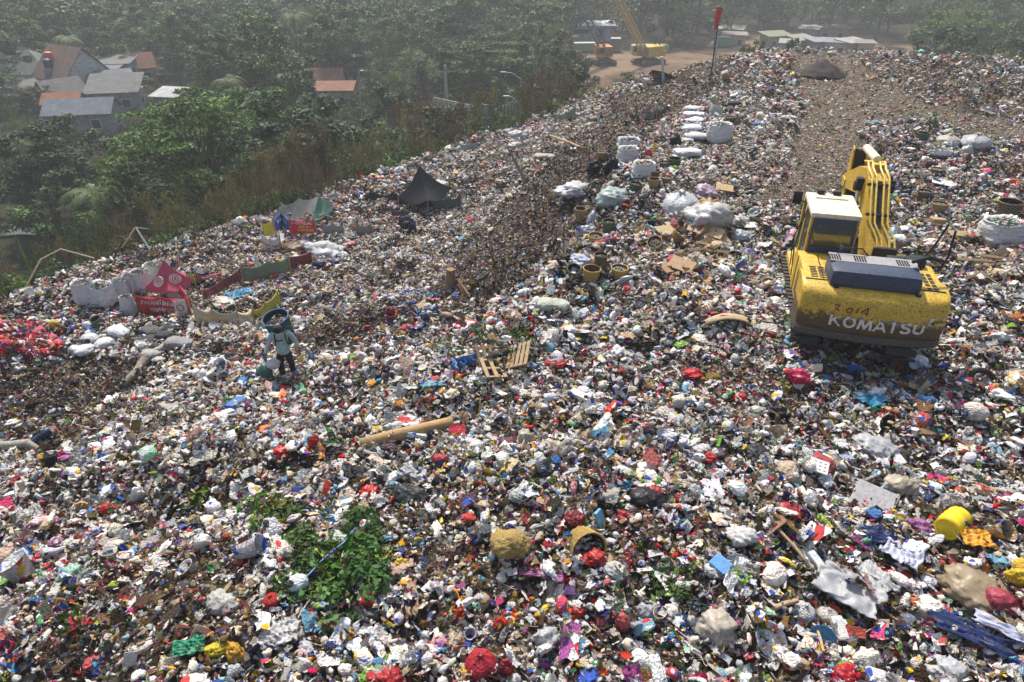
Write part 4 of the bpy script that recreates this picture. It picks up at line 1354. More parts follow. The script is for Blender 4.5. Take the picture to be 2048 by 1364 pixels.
def basket_parts(root, r0, r1, h, cols, seed=0, rimc=None, fill=None):
    """woven cylinder: checker of raised strips in two tones, open top, rim and floor"""
    n, k = 26, 12
    key = (r0, r1, h, cols)
    if key not in WK:
        mb = MB(); r_ = random.Random(seed)
        rad = lambda z: r0 + (r1 - r0) * z / h
        vs = []; fs = []; mi = []
        for j in range(k):
            for i in range(n):
                off = .012 * r1 / .3 * (1 if (i + j) % 2 else -1)
                z0_, z1_ = h * j / k, h * (j + 1) / k
                a0, a1 = 2 * math.pi * i / n, 2 * math.pi * (i + 1) / n
                b = len(vs)
                for (a, z) in ((a0, z0_), (a1, z0_), (a1, z1_), (a0, z1_)):
                    vs.append(((rad(z) + off * .3) * math.cos(a), (rad(z) + off * .3) * math.sin(a), z))
                am, zm = (a0 + a1) / 2, (z0_ + z1_) / 2
                vs.append(((rad(zm) + off * 1.5) * math.cos(am), (rad(zm) + off * 1.5) * math.sin(am), zm))
                for q in range(4):
                    fs.append((b + q, b + (q + 1) % 4, b + 4)); mi.append(0 if (i + j) % 2 or r_.random() < .2 else 1)
        me = bpy.data.meshes.new('weave'); me.from_pydata(vs, [], fs)
        for c in cols:
            me.materials.append(mat('woven strip', c, .8, dirtamt=.3, scale=12, bump=.3))
        me.polygons.foreach_set('material_index', mi)
        inner = MB().lathe([(r0 * .0, .02), (r0 * .93, .02), (r1 * .93, h * .98)], 20)
        im = inner.build('inner_wall', mat('shaded basket inside', tuple(x * .45 for x in cols[1]), .9), None)  # darkened weave colour: the shade inside the basket is painted in
        ime = im.data; bpy.data.objects.remove(im)
        rim = MB()
        rp = [((r1 + .005) * math.cos(2 * math.pi * q / 24), (r1 + .005) * math.sin(2 * math.pi * q / 24), h) for q in range(25)]
        rim.tube(rp, .015 * r1 / .3 + .003, 6, False)
        rb = rim.build('rim', mat('basket rim', rimc or cols[0], .7), None, smooth=True)
        rme = rb.data; bpy.data.objects.remove(rb)
        WK[key] = (me, ime, rme)
    me, ime, rme = WK[key]
    obj('weave', me, parent=root); obj('inner_wall', ime, parent=root); obj('rim', rme, parent=root)


build_person()
# ---------------------------------------------------------------- bags, sacks, baskets and other single finds
_mc = {}


def cached(key, fn):
    if key not in _mc:
        _mc[key] = fn()
    return _mc[key]


def uv_mesh(nu, nv, fn, name, m, smooth=True):
    """closed surface of revolution-like grid from fn(theta, phi) -> xyz"""
    th = np.linspace(0, 2 * np.pi, nu, endpoint=False)
    ph = np.linspace(-np.pi / 2, np.pi / 2, nv)
    T, Pp = np.meshgrid(th, ph, indexing='xy')
    v = fn(T.ravel(), Pp.ravel())
    i = np.arange(nv - 1)[:, None]; j = np.arange(nu)[None]; j2 = (j + 1) % nu
    f = np.stack([i * nu + j, i * nu + j2, (i + 1) * nu + j2, (i + 1) * nu + j], 2).reshape(-1, 4)
    return mesh_np(name, v, f, m, smooth)


def spow(x, p):
    return np.sign(x) * np.abs(x) ** p


def ridges(p, seed, fr=9., amp=.03):
    return amp * (np.abs(n3(p, fr, seed)) + .6 * np.abs(n3(p, fr * 2.1, seed + 3)) - .5)


def sack_mesh(seed, m):
    """a filled woven sack lying along x, one end gathered and tied"""
    def fn(T, Pp):
        x = np.sin(Pp)
        r = np.abs(np.cos(Pp)) ** .55
        x = spow(x, .85)
        y = spow(np.cos(T), .8) * r * .5
        z = spow(np.sin(T), .85) * r * .30
        p = np.stack([x, y * (1 + .12 * np.sin(3 * x + seed)), z + .05 * np.sin(2.5 * x + seed)], 1)
        t = np.clip((x - .72) / .28, 0, 1)
        p[:, 1] *= 1 - .45 * t; p[:, 2] *= 1 - .3 * t
        d = ridges(p * np.array([1.6, 1, 1]), seed, 8, .07) + .06 * n3(p, 2.5, seed + 9)
        n = p / (np.linalg.norm(p * np.array([.5, 1, 1.4]), axis=1)[:, None] + 1e-3)
        return p + n * d[:, None] * np.array([.5, 1, 1])
    return uv_mesh(44, 34, fn, 'sack', m)


def bulk_mesh(seed, m, tall=1.0):
    """upright woven bulk bag, roughly square in plan, open and ragged at the top"""
    nu, nv = 56, 22
    th = np.linspace(0, 2 * np.pi, nu, endpoint=False)
    vs = []
    r_ = np.random.default_rng(seed)
    for j in range(nv):
        t = j / (nv - 1)
        bulge = 1 + .10 * math.sin(math.pi * min(1, t * 1.15)) - .12 * max(0, .12 - t) / .12
        c = spow(np.cos(th), .55); s = spow(np.sin(th), .55)
        p = np.stack([c * .5 * bulge, s * .5 * bulge, np.full(nu, t)], 1)
        if j > nv - 4:
            p[:, 2] += .05 * n3(p * np.array([1, 1, 0]) * 6, 2, seed + 2) * (j - nv + 4) / 3
        p[:, :2] *= (1 + ridges(p * np.array([1, 1, 2.2]), seed, 7, .10) + .05 * n3(p, 3, seed))[:, None]
        vs.append(p)
    top = vs[-1].copy(); top[:, :2] *= .86; top[:, 2] -= .10; vs.append(top)
    v = np.vstack(vs); nv += 1
    i = np.arange(nv - 1)[:, None]; j = np.arange(nu)[None]; j2 = (j + 1) % nu
    f = np.stack([i * nu + j, i * nu + j2, (i + 1) * nu + j2, (i + 1) * nu + j], 2).reshape(-1, 4)
    return mesh_np('bulk_bag', v, f, m, True)


def fill_mesh(seed):
    """heap of small bright scraps filling an opening of radius .45"""
    mb = MB(); r_ = random.Random(seed)
    fi = []
    ms = [bag_mat(c) for c in ((.66, .64, .6), (.5, .1, .1), (.5, .42, .3), (.12, .3, .5), (.1, .08, .06), (.2, .4, .2))]
    for k in range(90):
        q = .44 * math.sqrt(r_.random()); a = r_.uniform(0, 6.28); s = r_.uniform(.03, .075)
        v, f = crumple(1, r_.randrange(999), (1, .7, .5), .4, 3, .3)
        n0 = len(mb.f)
        mb.add(v * s, f.tolist(), Matrix.Translation((q * math.cos(a), q * math.sin(a), .9 + .14 * (1 - q * 2) + r_.uniform(0, .04))) @ Euler((r_.uniform(0, 3), 0, r_.uniform(0, 6))).to_matrix().to_4x4())
        fi += [r_.choice([0, 0, 0, 1, 2, 2, 3, 4, 5])] * (len(mb.f) - n0)
    me = bpy.data.meshes.new('contents'); me.from_pydata(mb.v, [], mb.f)
    for m in ms: me.materials.append(m)
    me.polygons.foreach_set('material_index', fi)
    return me


WOVEN = {}


def woven(c):
    if c not in WOVEN:
        WOVEN[c] = mat('woven plastic sacking', c, .62, dirt=(.22, .18, .13), dirtamt=.22, scale=3.5, bump=.8, bscale=14, vary=.18)
    return WOVEN[c]


W1 = (.56, .57, .58); W2 = (.46, .48, .50); W3 = (.50, .47, .41); DK = (.028, .03, .036); DG = (.07, .07, .072); BK = (.012, .012, .015)
SEED = [100]


def where(u, v):
    g, dep = G(u, v)
    return g, dep / FPX


def put(kind, u, v, w, h, col, turn, name, label, cat, group=None, up=0., tilt=(0, 0), depth=None):
    """u, v: photo pixel where the thing meets the rubbish (its foot); w, h: its size there in photo pixels"""
    g, mp = where(u, v)
    W, H = w * mp, h * mp
    SEED[0] += 1
    sd_ = SEED[0]
    rot = (tilt[0], tilt[1], math.radians(turn))
    L = g + Vector((0, 0, up * mp))
    if kind == 'sack':
        o = obj(name, cached(('sack', sd_ % 5, col), lambda: sack_mesh(sd_ % 5, woven(col))), L + Vector((0, 0, H * .35)), rot, (W * .5, (depth or .62) * W, H * 1.15))
    elif kind == 'bulk':
        W *= .80
        o = empty(name, L - Vector((0, 0, .06)), rot=rot, scale=(W, W * (depth or .9), H))
        obj('fabric', cached(('bulk', sd_ % 4, col), lambda: bulk_mesh(sd_ % 4, woven(col))), parent=o)
        obj('contents', cached(('fill', sd_ % 3), lambda: fill_mesh(sd_ % 3)), parent=o)['kind'] = 'stuff'
    elif kind == 'crumple':
        o = obj(name, cached(('cr', sd_ % 9, col), lambda: mesh_np('bag', *crumple(4, sd_ % 9 + 11, (.5, .42, .5), .34, 2.6, .27), bag_mat(tuple(x * .86 for x in col)), False)), L + Vector((0, 0, H * .32)), rot, (W, W, H * .95))
    elif kind == 'knot':
        o = obj(name, cached(('kn', sd_ % 5, col), lambda: knot_mesh(sd_ % 5, bag_mat(col))), L + Vector((0, 0, H * .3)), rot, (W * .5, W * .5, H * .5))
    elif kind == 'rag':
        vv, ff = sheet(30, 24, sd_, .5, .5 * (depth or .7), .13, 5.)
        o = obj(name, mesh_np(name, vv * np.array([W, W, 1.3 * H]), ff, bag_mat(col), False), L + Vector((0, 0, .10 + H * .25)), rot)
        md = o.modifiers.new('thickness', 'SOLIDIFY'); md.thickness = .012
    elif kind == 'basket':
        o = empty(name, L - Vector((0, 0, .05)), rot=rot)
        cols = {'tan': ((.42, .28, .12), (.22, .13, .055)), 'dark': ((.17, .13, .07), (.05, .045, .035)), 'green': ((.10, .16, .07), (.04, .06, .035)), 'gold': ((.52, .36, .10), (.28, .17, .05))}[col]
        s = W / .56 * .92
        o.scale = (s * rnd.uniform(.88, 1.1), s * rnd.uniform(.85, 1.08), H / .5 * rnd.uniform(.85, 1.05))
        if SEED[0] % 3 != 0:
            obj('contents', cached(('bfill', sd_ % 3), lambda: fill_mesh(sd_ % 3)), (0, 0, -.05), (0, 0, 0), (.5, .5, .5), o)['kind'] = 'stuff'
        basket_parts(o, .22, .28, .5, cols, 3)
    tag(o, label, cat, group)
    return o


def knot_mesh(seed, m):
    """round tied carrier bag with a gathered neck and two ears"""
    v, f = ico(4)
    ang = np.arctan2(v[:, 1], v[:, 0])
    t = np.clip((v[:, 2] - .55) / .45, 0, 1)
    fold = np.sin(ang * 7 + seed + 2 * v[:, 2]) * .10 * (.1 + t) + np.sin(ang * 13 + 2 * seed) * .015
    p = v * (1 + fold + .12 * n3(v, 2.2, seed) + .06 * np.abs(n3(v, 7, seed + 4)))[:, None]
    rr = np.hypot(p[:, 0], p[:, 1])
    k = 1 - .80 * np.clip((v[:, 2] - .62) / .25, 0, 1) + .9 * np.clip((v[:, 2] - .93) / .07, 0, 1)
    p[:, 0] *= k; p[:, 1] *= k
    p[:, 2] += .35 * t
    p[:, 2] *= .8
    return mesh_np('bag', p, f, m, True)


G1 = 'white bulk bags beside the red banner camp'
rows = [
 # left camp: upright bulk bags
 ('bulk', 174, 601, 44, 46, W1, 10, 'bulk_bag', 'slim white bulk bag at the left end of the row, pressed against the wide one', 'bulk bag', G1),
 ('bulk', 208, 608, 58, 48, W1, -14, 'bulk_bag', 'wide white bulk bag with two black lifting loops on its front', 'bulk bag', G1),
 ('bulk', 245, 595, 40, 42, W2, 20, 'bulk_bag', 'greyish bulk bag leaning behind the wide one with black loops', 'bulk bag', G1),
 ('bulk', 266, 586, 28, 44, W2, 12, 'bulk_bag', 'narrow grey bulk bag squeezed between two wider ones', 'bulk bag', G1),
 ('bulk', 288, 582, 38, 48, W1, -10, 'bulk_bag', 'tall white bulk bag, nearest of the row to the pink banner tent', 'bulk bag', G1),
 ('bulk', 312, 566, 36, 46, (.50, .62, .48), 5, 'bulk_bag', 'pale green bulk bag half hidden behind the pink banner tent', 'bulk bag', G1),
 ('bulk', 330, 556, 32, 40, W1, 5, 'bulk_bag', 'white bulk bag touching the back of the pink banner tent', 'bulk bag', G1),
 ('bulk', 262, 629, 28, 46, W1, 8, 'bulk_bag', 'lone narrow white bag standing left of the red banner fence', 'bulk bag', G1),
 ('bulk', 352, 596, 34, 28, (.62, .62, .62), 8, 'bulk_bag', 'white and blue bulk bag under the pink banner tent', 'bulk bag', G1),
 # sacks lying below the camp
 ('sack', 166, 706, 54, 24, W1, -25, 'sack', 'white sack lying nearest the red heap, lowest of the pale sacks', 'sack', 'sacks lying below the banner camp'),
 ('sack', 183, 684, 42, 22, W2, -30, 'sack', 'greyish white sack behind the lowest pale sack', 'sack', 'sacks lying below the banner camp'),
 ('sack', 214, 694, 46, 24, W1, 60, 'sack', 'upturned white sack in the middle of the pale sack pile', 'sack', 'sacks lying below the banner camp'),
 ('sack', 240, 670, 48, 22, W1, -28, 'sack', 'white sack farthest up the slope beside the dark sacks', 'sack', 'sacks lying below the banner camp'),
 ('sack', 195, 668, 40, 14, (.45, .52, .62), -5, 'sack', 'thin bluish sack under the small green basket', 'sack', 'sacks lying below the banner camp'),
 ('sack', 290, 688, 52, 20, DK, 12, 'sack', 'black sack at the left end of the dark sack pile', 'sack', 'dark sacks piled below the camp'),
 ('sack', 303, 668, 50, 20, DG, -25, 'sack', 'charcoal sack on top of the dark sack pile', 'sack', 'dark sacks piled below the camp'),
 ('sack', 332, 678, 40, 20, DK, 8, 'sack', 'black sack in the middle of the dark sack pile', 'sack', 'dark sacks piled below the camp'),
 ('sack', 345, 663, 36, 16, BK, 20, 'sack', 'small black sack at the back of the dark sack pile', 'sack', 'dark sacks piled below the camp'),
 ('sack', 362, 692, 54, 24, (.20, .20, .21), -6, 'sack', 'mottled grey sack at the right end of the dark sack pile', 'sack', 'dark sacks piled below the camp'),
 ('sack', 326, 702, 30, 20, (.36, .33, .30), 40, 'sack', 'round taupe sack in front of the dark sack pile', 'sack', 'dark sacks piled below the camp'),
 ('sack', 304, 714, 40, 20, (.33, .33, .32), -10, 'sack', 'stone grey sack lowest on the slope, beside the driftwood log', 'sack', 'dark sacks piled below the camp'),
 ('sack', 318, 722, 26, 10, W3, 10, 'sack', 'flat pale sack touching the tip of the driftwood log', 'sack', 'dark sacks piled below the camp'),
 # plateau stack of white sacks
 ('sack', 1391, 222, 44, 13, W2, 4, 'sack', 'topmost white sack of the tall stack on the ridge', 'sack', 'white sacks stacked on the ridge'),
 ('sack', 1390, 233, 46, 13, W1, -3, 'sack', 'second white sack from the top of the ridge stack', 'sack', 'white sacks stacked on the ridge'),
 ('sack', 1386, 246, 48, 14, (.55, .56, .66), 14, 'sack', 'bluish sack tilted in the middle of the ridge stack', 'sack', 'white sacks stacked on the ridge'),
 ('sack', 1384, 262, 50, 17, (.52, .54, .64), 8, 'sack', 'bulging bluish sack at the foot of the ridge stack', 'sack', 'white sacks stacked on the ridge'),
 ('sack', 1392, 278, 50, 16, W2, -6, 'sack', 'dirty white sack just below the ridge stack', 'sack', 'white sacks stacked on the ridge'),
 ('sack', 1372, 286, 30, 13, W1, 15, 'sack', 'short white sack next to the upright black bag', 'sack', 'white sacks stacked on the ridge'),
 ('sack', 1374, 312, 56, 22, W1, 14, 'sack', 'long white sack lowest of the sacks on the ridge', 'sack', 'white sacks stacked on the ridge'),
 ('bulk', 1436, 280, 50, 36, W1, 30, 'bulk_bag', 'big round white bulk bag standing right of the sack stack', 'bulk bag', 'white bulk bags on the ridge'),
 ('bulk', 1430, 234, 26, 24, W2, 10, 'bulk_bag', 'small white bag standing between the sack stack and the black sacks', 'bulk bag', 'white bulk bags on the ridge'),
 ('bulk', 1256, 300, 50, 26, W2, 6, 'bulk_bag', 'upper grey white bulk bag of the pair left of the red bucket', 'bulk bag', 'white bulk bags on the ridge'),
 ('bulk', 1255, 326, 46, 34, W1, 10, 'bulk_bag', 'lower white bulk bag of the pair, beside two black bags', 'bulk bag', 'white bulk bags on the ridge'),
 ('bulk', 1286, 348, 50, 28, W1, 4, 'bulk_bag', 'open white bulk bag with dark seams below the red bucket', 'bulk bag', 'white bulk bags on the ridge'),
 ('crumple', 1350, 296, 24, 30, BK, 60, 'rubbish_bag', 'upright black bag left of the white sack stack', 'rubbish bag', 'black bags on the ridge'),
 ('sack', 1468, 212, 28, 13, BK, -8, 'sack', 'black sack highest of the three dark ones by the ridge stack', 'sack', 'black bags on the ridge'),
 ('sack', 1463, 224, 28, 12, DK, 8, 'sack', 'black sack lying under the highest dark one by the ridge stack', 'sack', 'black bags on the ridge'),
 ('crumple', 1445, 218, 18, 14, BK, 0, 'rubbish_bag', 'small black bag between white bag and black sacks on the ridge', 'rubbish bag', 'black bags on the ridge'),
 ('crumple', 1191, 348, 30, 30, BK, 0, 'rubbish_bag', 'shiny black bag at the top of the dark embankment', 'rubbish bag', 'black bags on the ridge'),
 ('crumple', 1221, 344, 26, 34, BK, 40, 'rubbish_bag', 'black bag leaning against the lower white bulk bag', 'rubbish bag', 'black bags on the ridge'),
 ('crumple', 1150, 388, 62, 26, (.62, .64, .66), 0, 'plastic_sheeting', 'dome of white plastic sheeting at the brink of the dark embankment', 'plastic sheet'),
 ('crumple', 1196, 397, 34, 22, BK, 0, 'rubbish_bag', 'black bag between the white dome and the greenish clear bag', 'rubbish bag', 'black bags on the ridge'),
 ('crumple', 1230, 408, 58, 36, (.45, .56, .55), 20, 'rubbish_bag', 'swollen clear bag with greenish contents at the embankment brink', 'rubbish bag'),
 ('knot', 1357, 430, 74, 62, (.60, .62, .66), 0, 'rubbish_bag', 'huge translucent grey bag behind the one capped with cardboard', 'rubbish bag', 'huge clear bags on the plateau'),
 ('crumple', 1413, 452, 86, 56, (.60, .61, .62), 0, 'rubbish_bag', 'huge clear bag with brown cardboard strips over its top', 'rubbish bag', 'huge clear bags on the plateau'),
 ('crumple', 1410, 395, 46, 30, (.66, .50, .62), 0, 'rubbish_bag', 'pinkish clear bag behind the huge translucent ones', 'rubbish bag', 'huge clear bags on the plateau'),
 ('crumple', 1175, 470, 30, 26, (.58, .62, .68), 50, 'rubbish_bag', 'tall pale bag beside the brown basket on the embankment', 'rubbish bag'),
 ('crumple', 1184, 448, 22, 30, (.56, .60, .68), 80, 'rubbish_bag', 'narrow bluish bag hanging above the gold basket', 'rubbish bag'),
 ('sack', 1107, 618, 64, 30, (.36, .40, .33), -4, 'sack', 'grey green stuffed sack lying alone below the dark embankment', 'sack'),
 ('knot', 1452, 498, 22, 20, W1, 0, 'rubbish_bag', 'small round white bag at the end of the timber heap', 'rubbish bag'),
 ('crumple', 1483, 478, 34, 22, (.52, .60, .66), 0, 'rubbish_bag', 'bluish white bag right of the timber heap', 'rubbish bag'),
 ('crumple', 1484, 452, 30, 22, W1, 0, 'rubbish_bag', 'white bag next to the crimson cloth on the plateau', 'rubbish bag'),
 ('crumple', 1462, 452, 28, 20, (.55, .02, .05), 0, 'rag', 'crimson cloth beside the huge bag with cardboard', 'rag'),
 ('crumple', 1130, 530, 30, 28, BK, 0, 'rubbish_bag', 'black bag left of the blue and white bag and the baskets', 'rubbish bag'),
 ('crumple', 1120, 552, 34, 22, BK, 30, 'rubbish_bag', 'low black bag in front of the other one, left of the baskets', 'rubbish bag'),
 ('crumple', 1160, 530, 46, 28, (.55, .62, .80), 0, 'rubbish_bag', 'blue and white bag standing behind the brown basket', 'rubbish bag'),
 # right of the excavator
 ('bulk', 1996, 484, 84, 50, W1, 6, 'bulk_bag', 'large white bulk bag with black straps holding a dark basket', 'bulk bag', 'bulk bags behind the excavator'),
 ('bulk', 2052, 482, 50, 44, W2, 0, 'bulk_bag', 'bluish bulk bag cut by the right edge behind the strapped one', 'bulk bag', 'bulk bags behind the excavator'),
 ('knot', 1948, 296, 52, 36, W2, 0, 'rubbish_bag', 'round white bag highest of the pile near the far track', 'rubbish bag', 'pile of grey white bags near the far track'),
 ('knot', 1894, 292, 44, 28, W3, 20, 'rubbish_bag', 'cream bag at the upper left of the pile near the far track', 'rubbish bag', 'pile of grey white bags near the far track'),
 ('crumple', 1898, 303, 30, 26, W2, 0, 'rubbish_bag', 'lumpy grey bag in the middle of the pile near the far track', 'rubbish bag', 'pile of grey white bags near the far track'),
 ('crumple', 1931, 313, 22, 24, W1, 30, 'rubbish_bag', 'upright pale bag in front of the round one in the far pile', 'rubbish bag', 'pile of grey white bags near the far track'),
 ('sack', 1890, 314, 60, 14, (.06, .07, .10), 0, 'sack', 'flat dark blue sack under the pile near the far track', 'sack', 'pile of grey white bags near the far track'),
 ('crumple', 1860, 300, 22, 14, W3, 0, 'rubbish_bag', 'small bag at the left foot of the pile near the far track', 'rubbish bag', 'pile of grey white bags near the far track'),
 ('knot', 1662, 111, 18, 12, W3, 0, 'rubbish_bag', 'white and black bag on the skyline of the tip beyond the gravel pile', 'rubbish bag'),
 # terrace
 ('crumple', 652, 512, 76, 34, (.62, .65, .68), 0, 'rubbish_bag', 'big clear bag full of bottles right of the banner pen', 'rubbish bag'),
 ('crumple', 616, 506, 42, 30, (.60, .62, .66), -30, 'rubbish_bag', 'clear bag slumped against the left side of the biggest bag', 'rubbish bag'),
 ('knot', 641, 517, 22, 24, W2, 0, 'rubbish_bag', 'small knotted bag leaning on the front of the biggest clear bag', 'rubbish bag'),
 ('sack', 748, 556, 30, 12, BK, -8, 'sack', 'lone black sack on the pale middle terrace', 'sack'),
 ('crumple', 982, 268, 30, 14, W2, 0, 'rubbish_bag', 'grey white bag near the teal door of the terrace fence', 'rubbish bag'),
 ('crumple', 1036, 280, 34, 20, W1, 0, 'rubbish_bag', 'white bag at the top of the terrace below the street lamp', 'rubbish bag'),
 ('crumple', 1030, 296, 26, 14, W1, 20, 'rubbish_bag', 'flattened white bag below the other one by the street lamp', 'rubbish bag'),
 ('crumple', 965, 262, 24, 12, (.5, .55, .6), 20, 'rubbish_bag', 'pale bluish bag left of the grey white one near the teal door', 'rubbish bag'),
 ('sack', 1090, 316, 40, 12, (.32, .28, .22), 0, 'sack', 'tan sack on a dark blue sheet in the middle terrace', 'sack'),
 ('crumple', 820, 404, 24, 26, (.10, .12, .12), 0, 'rubbish_bag', 'dark bag at the left inside the black tent', 'rubbish bag', 'dark bags under the black tent'),
 ('crumple', 843, 406, 30, 30, (.09, .10, .11), 0, 'rubbish_bag', 'dark bag in the middle under the black tent peak', 'rubbish bag', 'dark bags under the black tent'),
 ('crumple', 862, 396, 26, 24, (.12, .13, .14), 0, 'rubbish_bag', 'dark bag at the right back inside the black tent', 'rubbish bag', 'dark bags under the black tent'),
 ('crumple', 855, 412, 34, 16, (.08, .09, .10), 0, 'rubbish_bag', 'flat dark bag at the front of the black tent', 'rubbish bag', 'dark bags under the black tent'),
 ('crumple', 880, 378, 36, 18, (.58, .60, .58), 0, 'rubbish_bag', 'dirty white bag right behind the black tent', 'rubbish bag'),
 ('crumple', 900, 396, 14, 14, (.12, .22, .10), 0, 'rubbish_bag', 'small olive bag right of the black tent', 'rubbish bag'),
 # near finds
 ('knot', 739, 1212, 40, 42, (.55, .015, .02), 10, 'carrier_bag', 'knotted bright red bag at the lower edge of the green branches', 'bag', 'red carrier bags'),
 ('knot', 544, 1208, 34, 32, (.50, .02, .02), 0, 'carrier_bag', 'red cone shaped bag left of the green branches', 'bag', 'red carrier bags'),
 ('knot', 1000, 1256, 34, 34, (.45, .02, .02), 0, 'carrier_bag', 'dark red knotted bag right above the big crimson one', 'bag', 'red carrier bags'),
 ('knot', 962, 1345, 62, 72, (.42, .02, .04), 0, 'carrier_bag', 'very large crimson bag at the bottom of the tip, gathered at its neck', 'bag', 'red carrier bags'),
 ('crumple', 770, 1362, 58, 34, (.50, .02, .03), 0, 'carrier_bag', 'red bag with a white cloth across it at the lower edge', 'bag', 'red carrier bags'),
 ('crumple', 1190, 1122, 42, 26, (.50, .02, .02), 0, 'carrier_bag', 'red bag right of the tan net bag and below the tipped basket', 'bag', 'red carrier bags'),
 ('knot', 1097, 1094, 24, 22, (.45, .01, .03), 0, 'carrier_bag', 'small round red bag touching the tan net bag', 'bag', 'red carrier bags'),
 ('crumple', 1150, 1052, 42, 34, (.22, .02, .03), 0, 'carrier_bag', 'maroon bag lying inside the tipped basket', 'bag', 'red carrier bags'),
 ('crumple', 1272, 960, 34, 20, (.55, .03, .04), 0, 'carrier_bag', 'red bag beside the short yellow plank', 'bag', 'red carrier bags'),
 ('crumple', 1307, 988, 36, 22, (.50, .02, .03), -20, 'carrier_bag', 'red bag with a blue bottle cap, above the black bag', 'bag', 'red carrier bags'),
 ('crumple', 1360, 1004, 26, 22, (.58, .03, .03), 0, 'carrier_bag', 'red bag right of the crumpled black one', 'bag', 'red carrier bags'),
 ('crumple', 1416, 918, 34, 22, (.60, .04, .05), 0, 'carrier_bag', 'red torn bag under a white one, left of the black bag', 'bag', 'red carrier bags'),
 ('crumple', 1248, 1040, 30, 24, (.48, .04, .06), -40, 'carrier_bag', 'dusky red bag uphill from the tipped basket', 'bag', 'red carrier bags'),
 ('crumple', 1238, 1248, 36, 44, (.55, .12, .12), -50, 'carrier_bag', 'faded red leaf shaped bag near the lower edge', 'bag', 'red carrier bags'),
 ('crumple', 1156, 1226, 34, 18, (.60, .02, .02), 15, 'carrier_bag', 'bright red bag left of the faded leaf shaped one', 'bag', 'red carrier bags'),
 ('crumple', 1765, 1156, 50, 26, (.50, .02, .02), 0, 'carrier_bag', 'red bag resting on the big clear sheets', 'bag', 'red carrier bags'),
 ('crumple', 1697, 1360, 52, 34, (.55, .01, .03), 0, 'carrier_bag', 'glossy red bag cut by the lower edge', 'bag', 'red carrier bags'),
 ('crumple', 2002, 1216, 54, 40, (.42, .05, .09), -30, 'carrier_bag', 'raspberry red sack beside the long tan bundle', 'bag', 'red carrier bags'),
 ('crumple', 1530, 1142, 36, 22, (.55, .02, .02), 0, 'carrier_bag', 'red bag right of the blue printed box', 'bag', 'red carrier bags'),
 ('crumple', 1576, 1026, 52, 22, (.55, .05, .07), -20, 'carrier_bag', 'long red bag left of the grey board', 'bag', 'red carrier bags'),
 ('crumple', 1632, 926, 60, 24, (.50, .10, .11), 10, 'carrier_bag', 'faded red bag just above the white tray', 'bag', 'red carrier bags'),
 ('crumple', 1597, 760, 42, 28, (.62, .02, .10), -20, 'carrier_bag', 'pink and red torn bag below the excavator', 'bag', 'red carrier bags'),
 ('crumple', 1885, 800, 30, 20, (.62, .01, .10), 0, 'carrier_bag', 'small hot pink bag below the right track of the excavator', 'bag', 'red carrier bags'),
 ('crumple', 562, 914, 34, 26, (.62, .01, .01), 30, 'carrier_bag', 'vivid red bag far left of the cardboard tube', 'bag', 'red carrier bags'),
 ('crumple', 628, 892, 24, 30, (.50, .02, .03), 60, 'carrier_bag', 'dark red bag left of the cardboard tube', 'bag', 'red carrier bags'),
 ('crumple', 742, 992, 38, 24, (.60, .01, .01), 20, 'carrier_bag', 'bright red bag left of the big black bundle', 'bag', 'red carrier bags'),
 ('crumple', 884, 926, 30, 20, (.48, .03, .05), 0, 'carrier_bag', 'red bag below the middle of the cardboard tube', 'bag', 'red carrier bags'),
 ('crumple', 819, 853, 52, 16, (.60, .01, .01), -12, 'carrier_bag', 'flat red bag on the far side of the cardboard tube', 'bag', 'red carrier bags'),
 ('crumple', 860, 802, 20, 18, (.60, .01, .01), 0, 'carrier_bag', 'small red bag uphill from the cardboard tube', 'bag', 'red carrier bags'),
 ('crumple', 908, 758, 22, 26, (.50, .02, .04), 60, 'carrier_bag', 'red bag left of the wooden pallet pieces', 'bag', 'red carrier bags'),
 ('crumple', 1384, 752, 40, 16, (.60, .01, .02), 20, 'carrier_bag', 'pair of red rags tied with a white one, on the middle slope', 'bag', 'red carrier bags'),
 ('crumple', 1112, 732, 34, 16, (.55, .02, .03), 0, 'carrier_bag', 'red wrapper under a black shoe, right of the pallet pieces', 'bag', 'red carrier bags'),
 ('crumple', 1482, 800, 22, 16, (.60, .01, .01), 0, 'carrier_bag', 'red scrap alone between the middle slope and the blue bundle', 'bag', 'red carrier bags'),
 ('crumple', 567, 784, 28, 16, (.62, .01, .01), 0, 'carrier_bag', 'red bag right at the feet of the walking person', 'bag', 'red carrier bags'),
 ('crumple', 178, 1078, 28, 16, (.60, .02, .02), 0, 'carrier_bag', 'red bowl shaped wrapper on the shaded left slope', 'bag', 'red carrier bags'),
 ('crumple', 218, 1026, 30, 22, (.58, .01, .02), 0, 'carrier_bag', 'red bag on the left slope above the red wrapper', 'bag', 'red carrier bags'),
 ('rag', 1735, 812, 56, 40, (.04, .32, .55), -30, 'tarpaulin', 'bright blue bundle of plastic net below the excavator', 'tarpaulin'),
 ('crumple', 803, 1138, 32, 28, (.72, .52, .04), 0, 'carrier_bag', 'yellow bag at the right edge of the green branches', 'bag'),
 ('crumple', 471, 1310, 38, 40, (.66, .36, .03), 0, 'carrier_bag', 'orange yellow bag right of the green one near the lower edge', 'bag'),
 ('rag', 386, 1306, 66, 36, (.02, .28, .15), 15, 'plastic_sheet', 'emerald green sheet near the lower left', 'plastic sheet'),
 ('crumple', 436, 1302, 40, 26, (.75, .60, .03), 10, 'carrier_bag', 'yellow wrapper between the emerald sheet and the orange bag', 'bag'),
 ('crumple', 148, 1156, 42, 34, (.36, .60, .46), 20, 'carrier_bag', 'mint green bag on the shaded left slope', 'bag'),
 ('crumple', 820, 1000, 60, 36, (.035, .04, .045), 0, 'rubbish_bag', 'big black bundle left of the tan net bag', 'rubbish bag'),
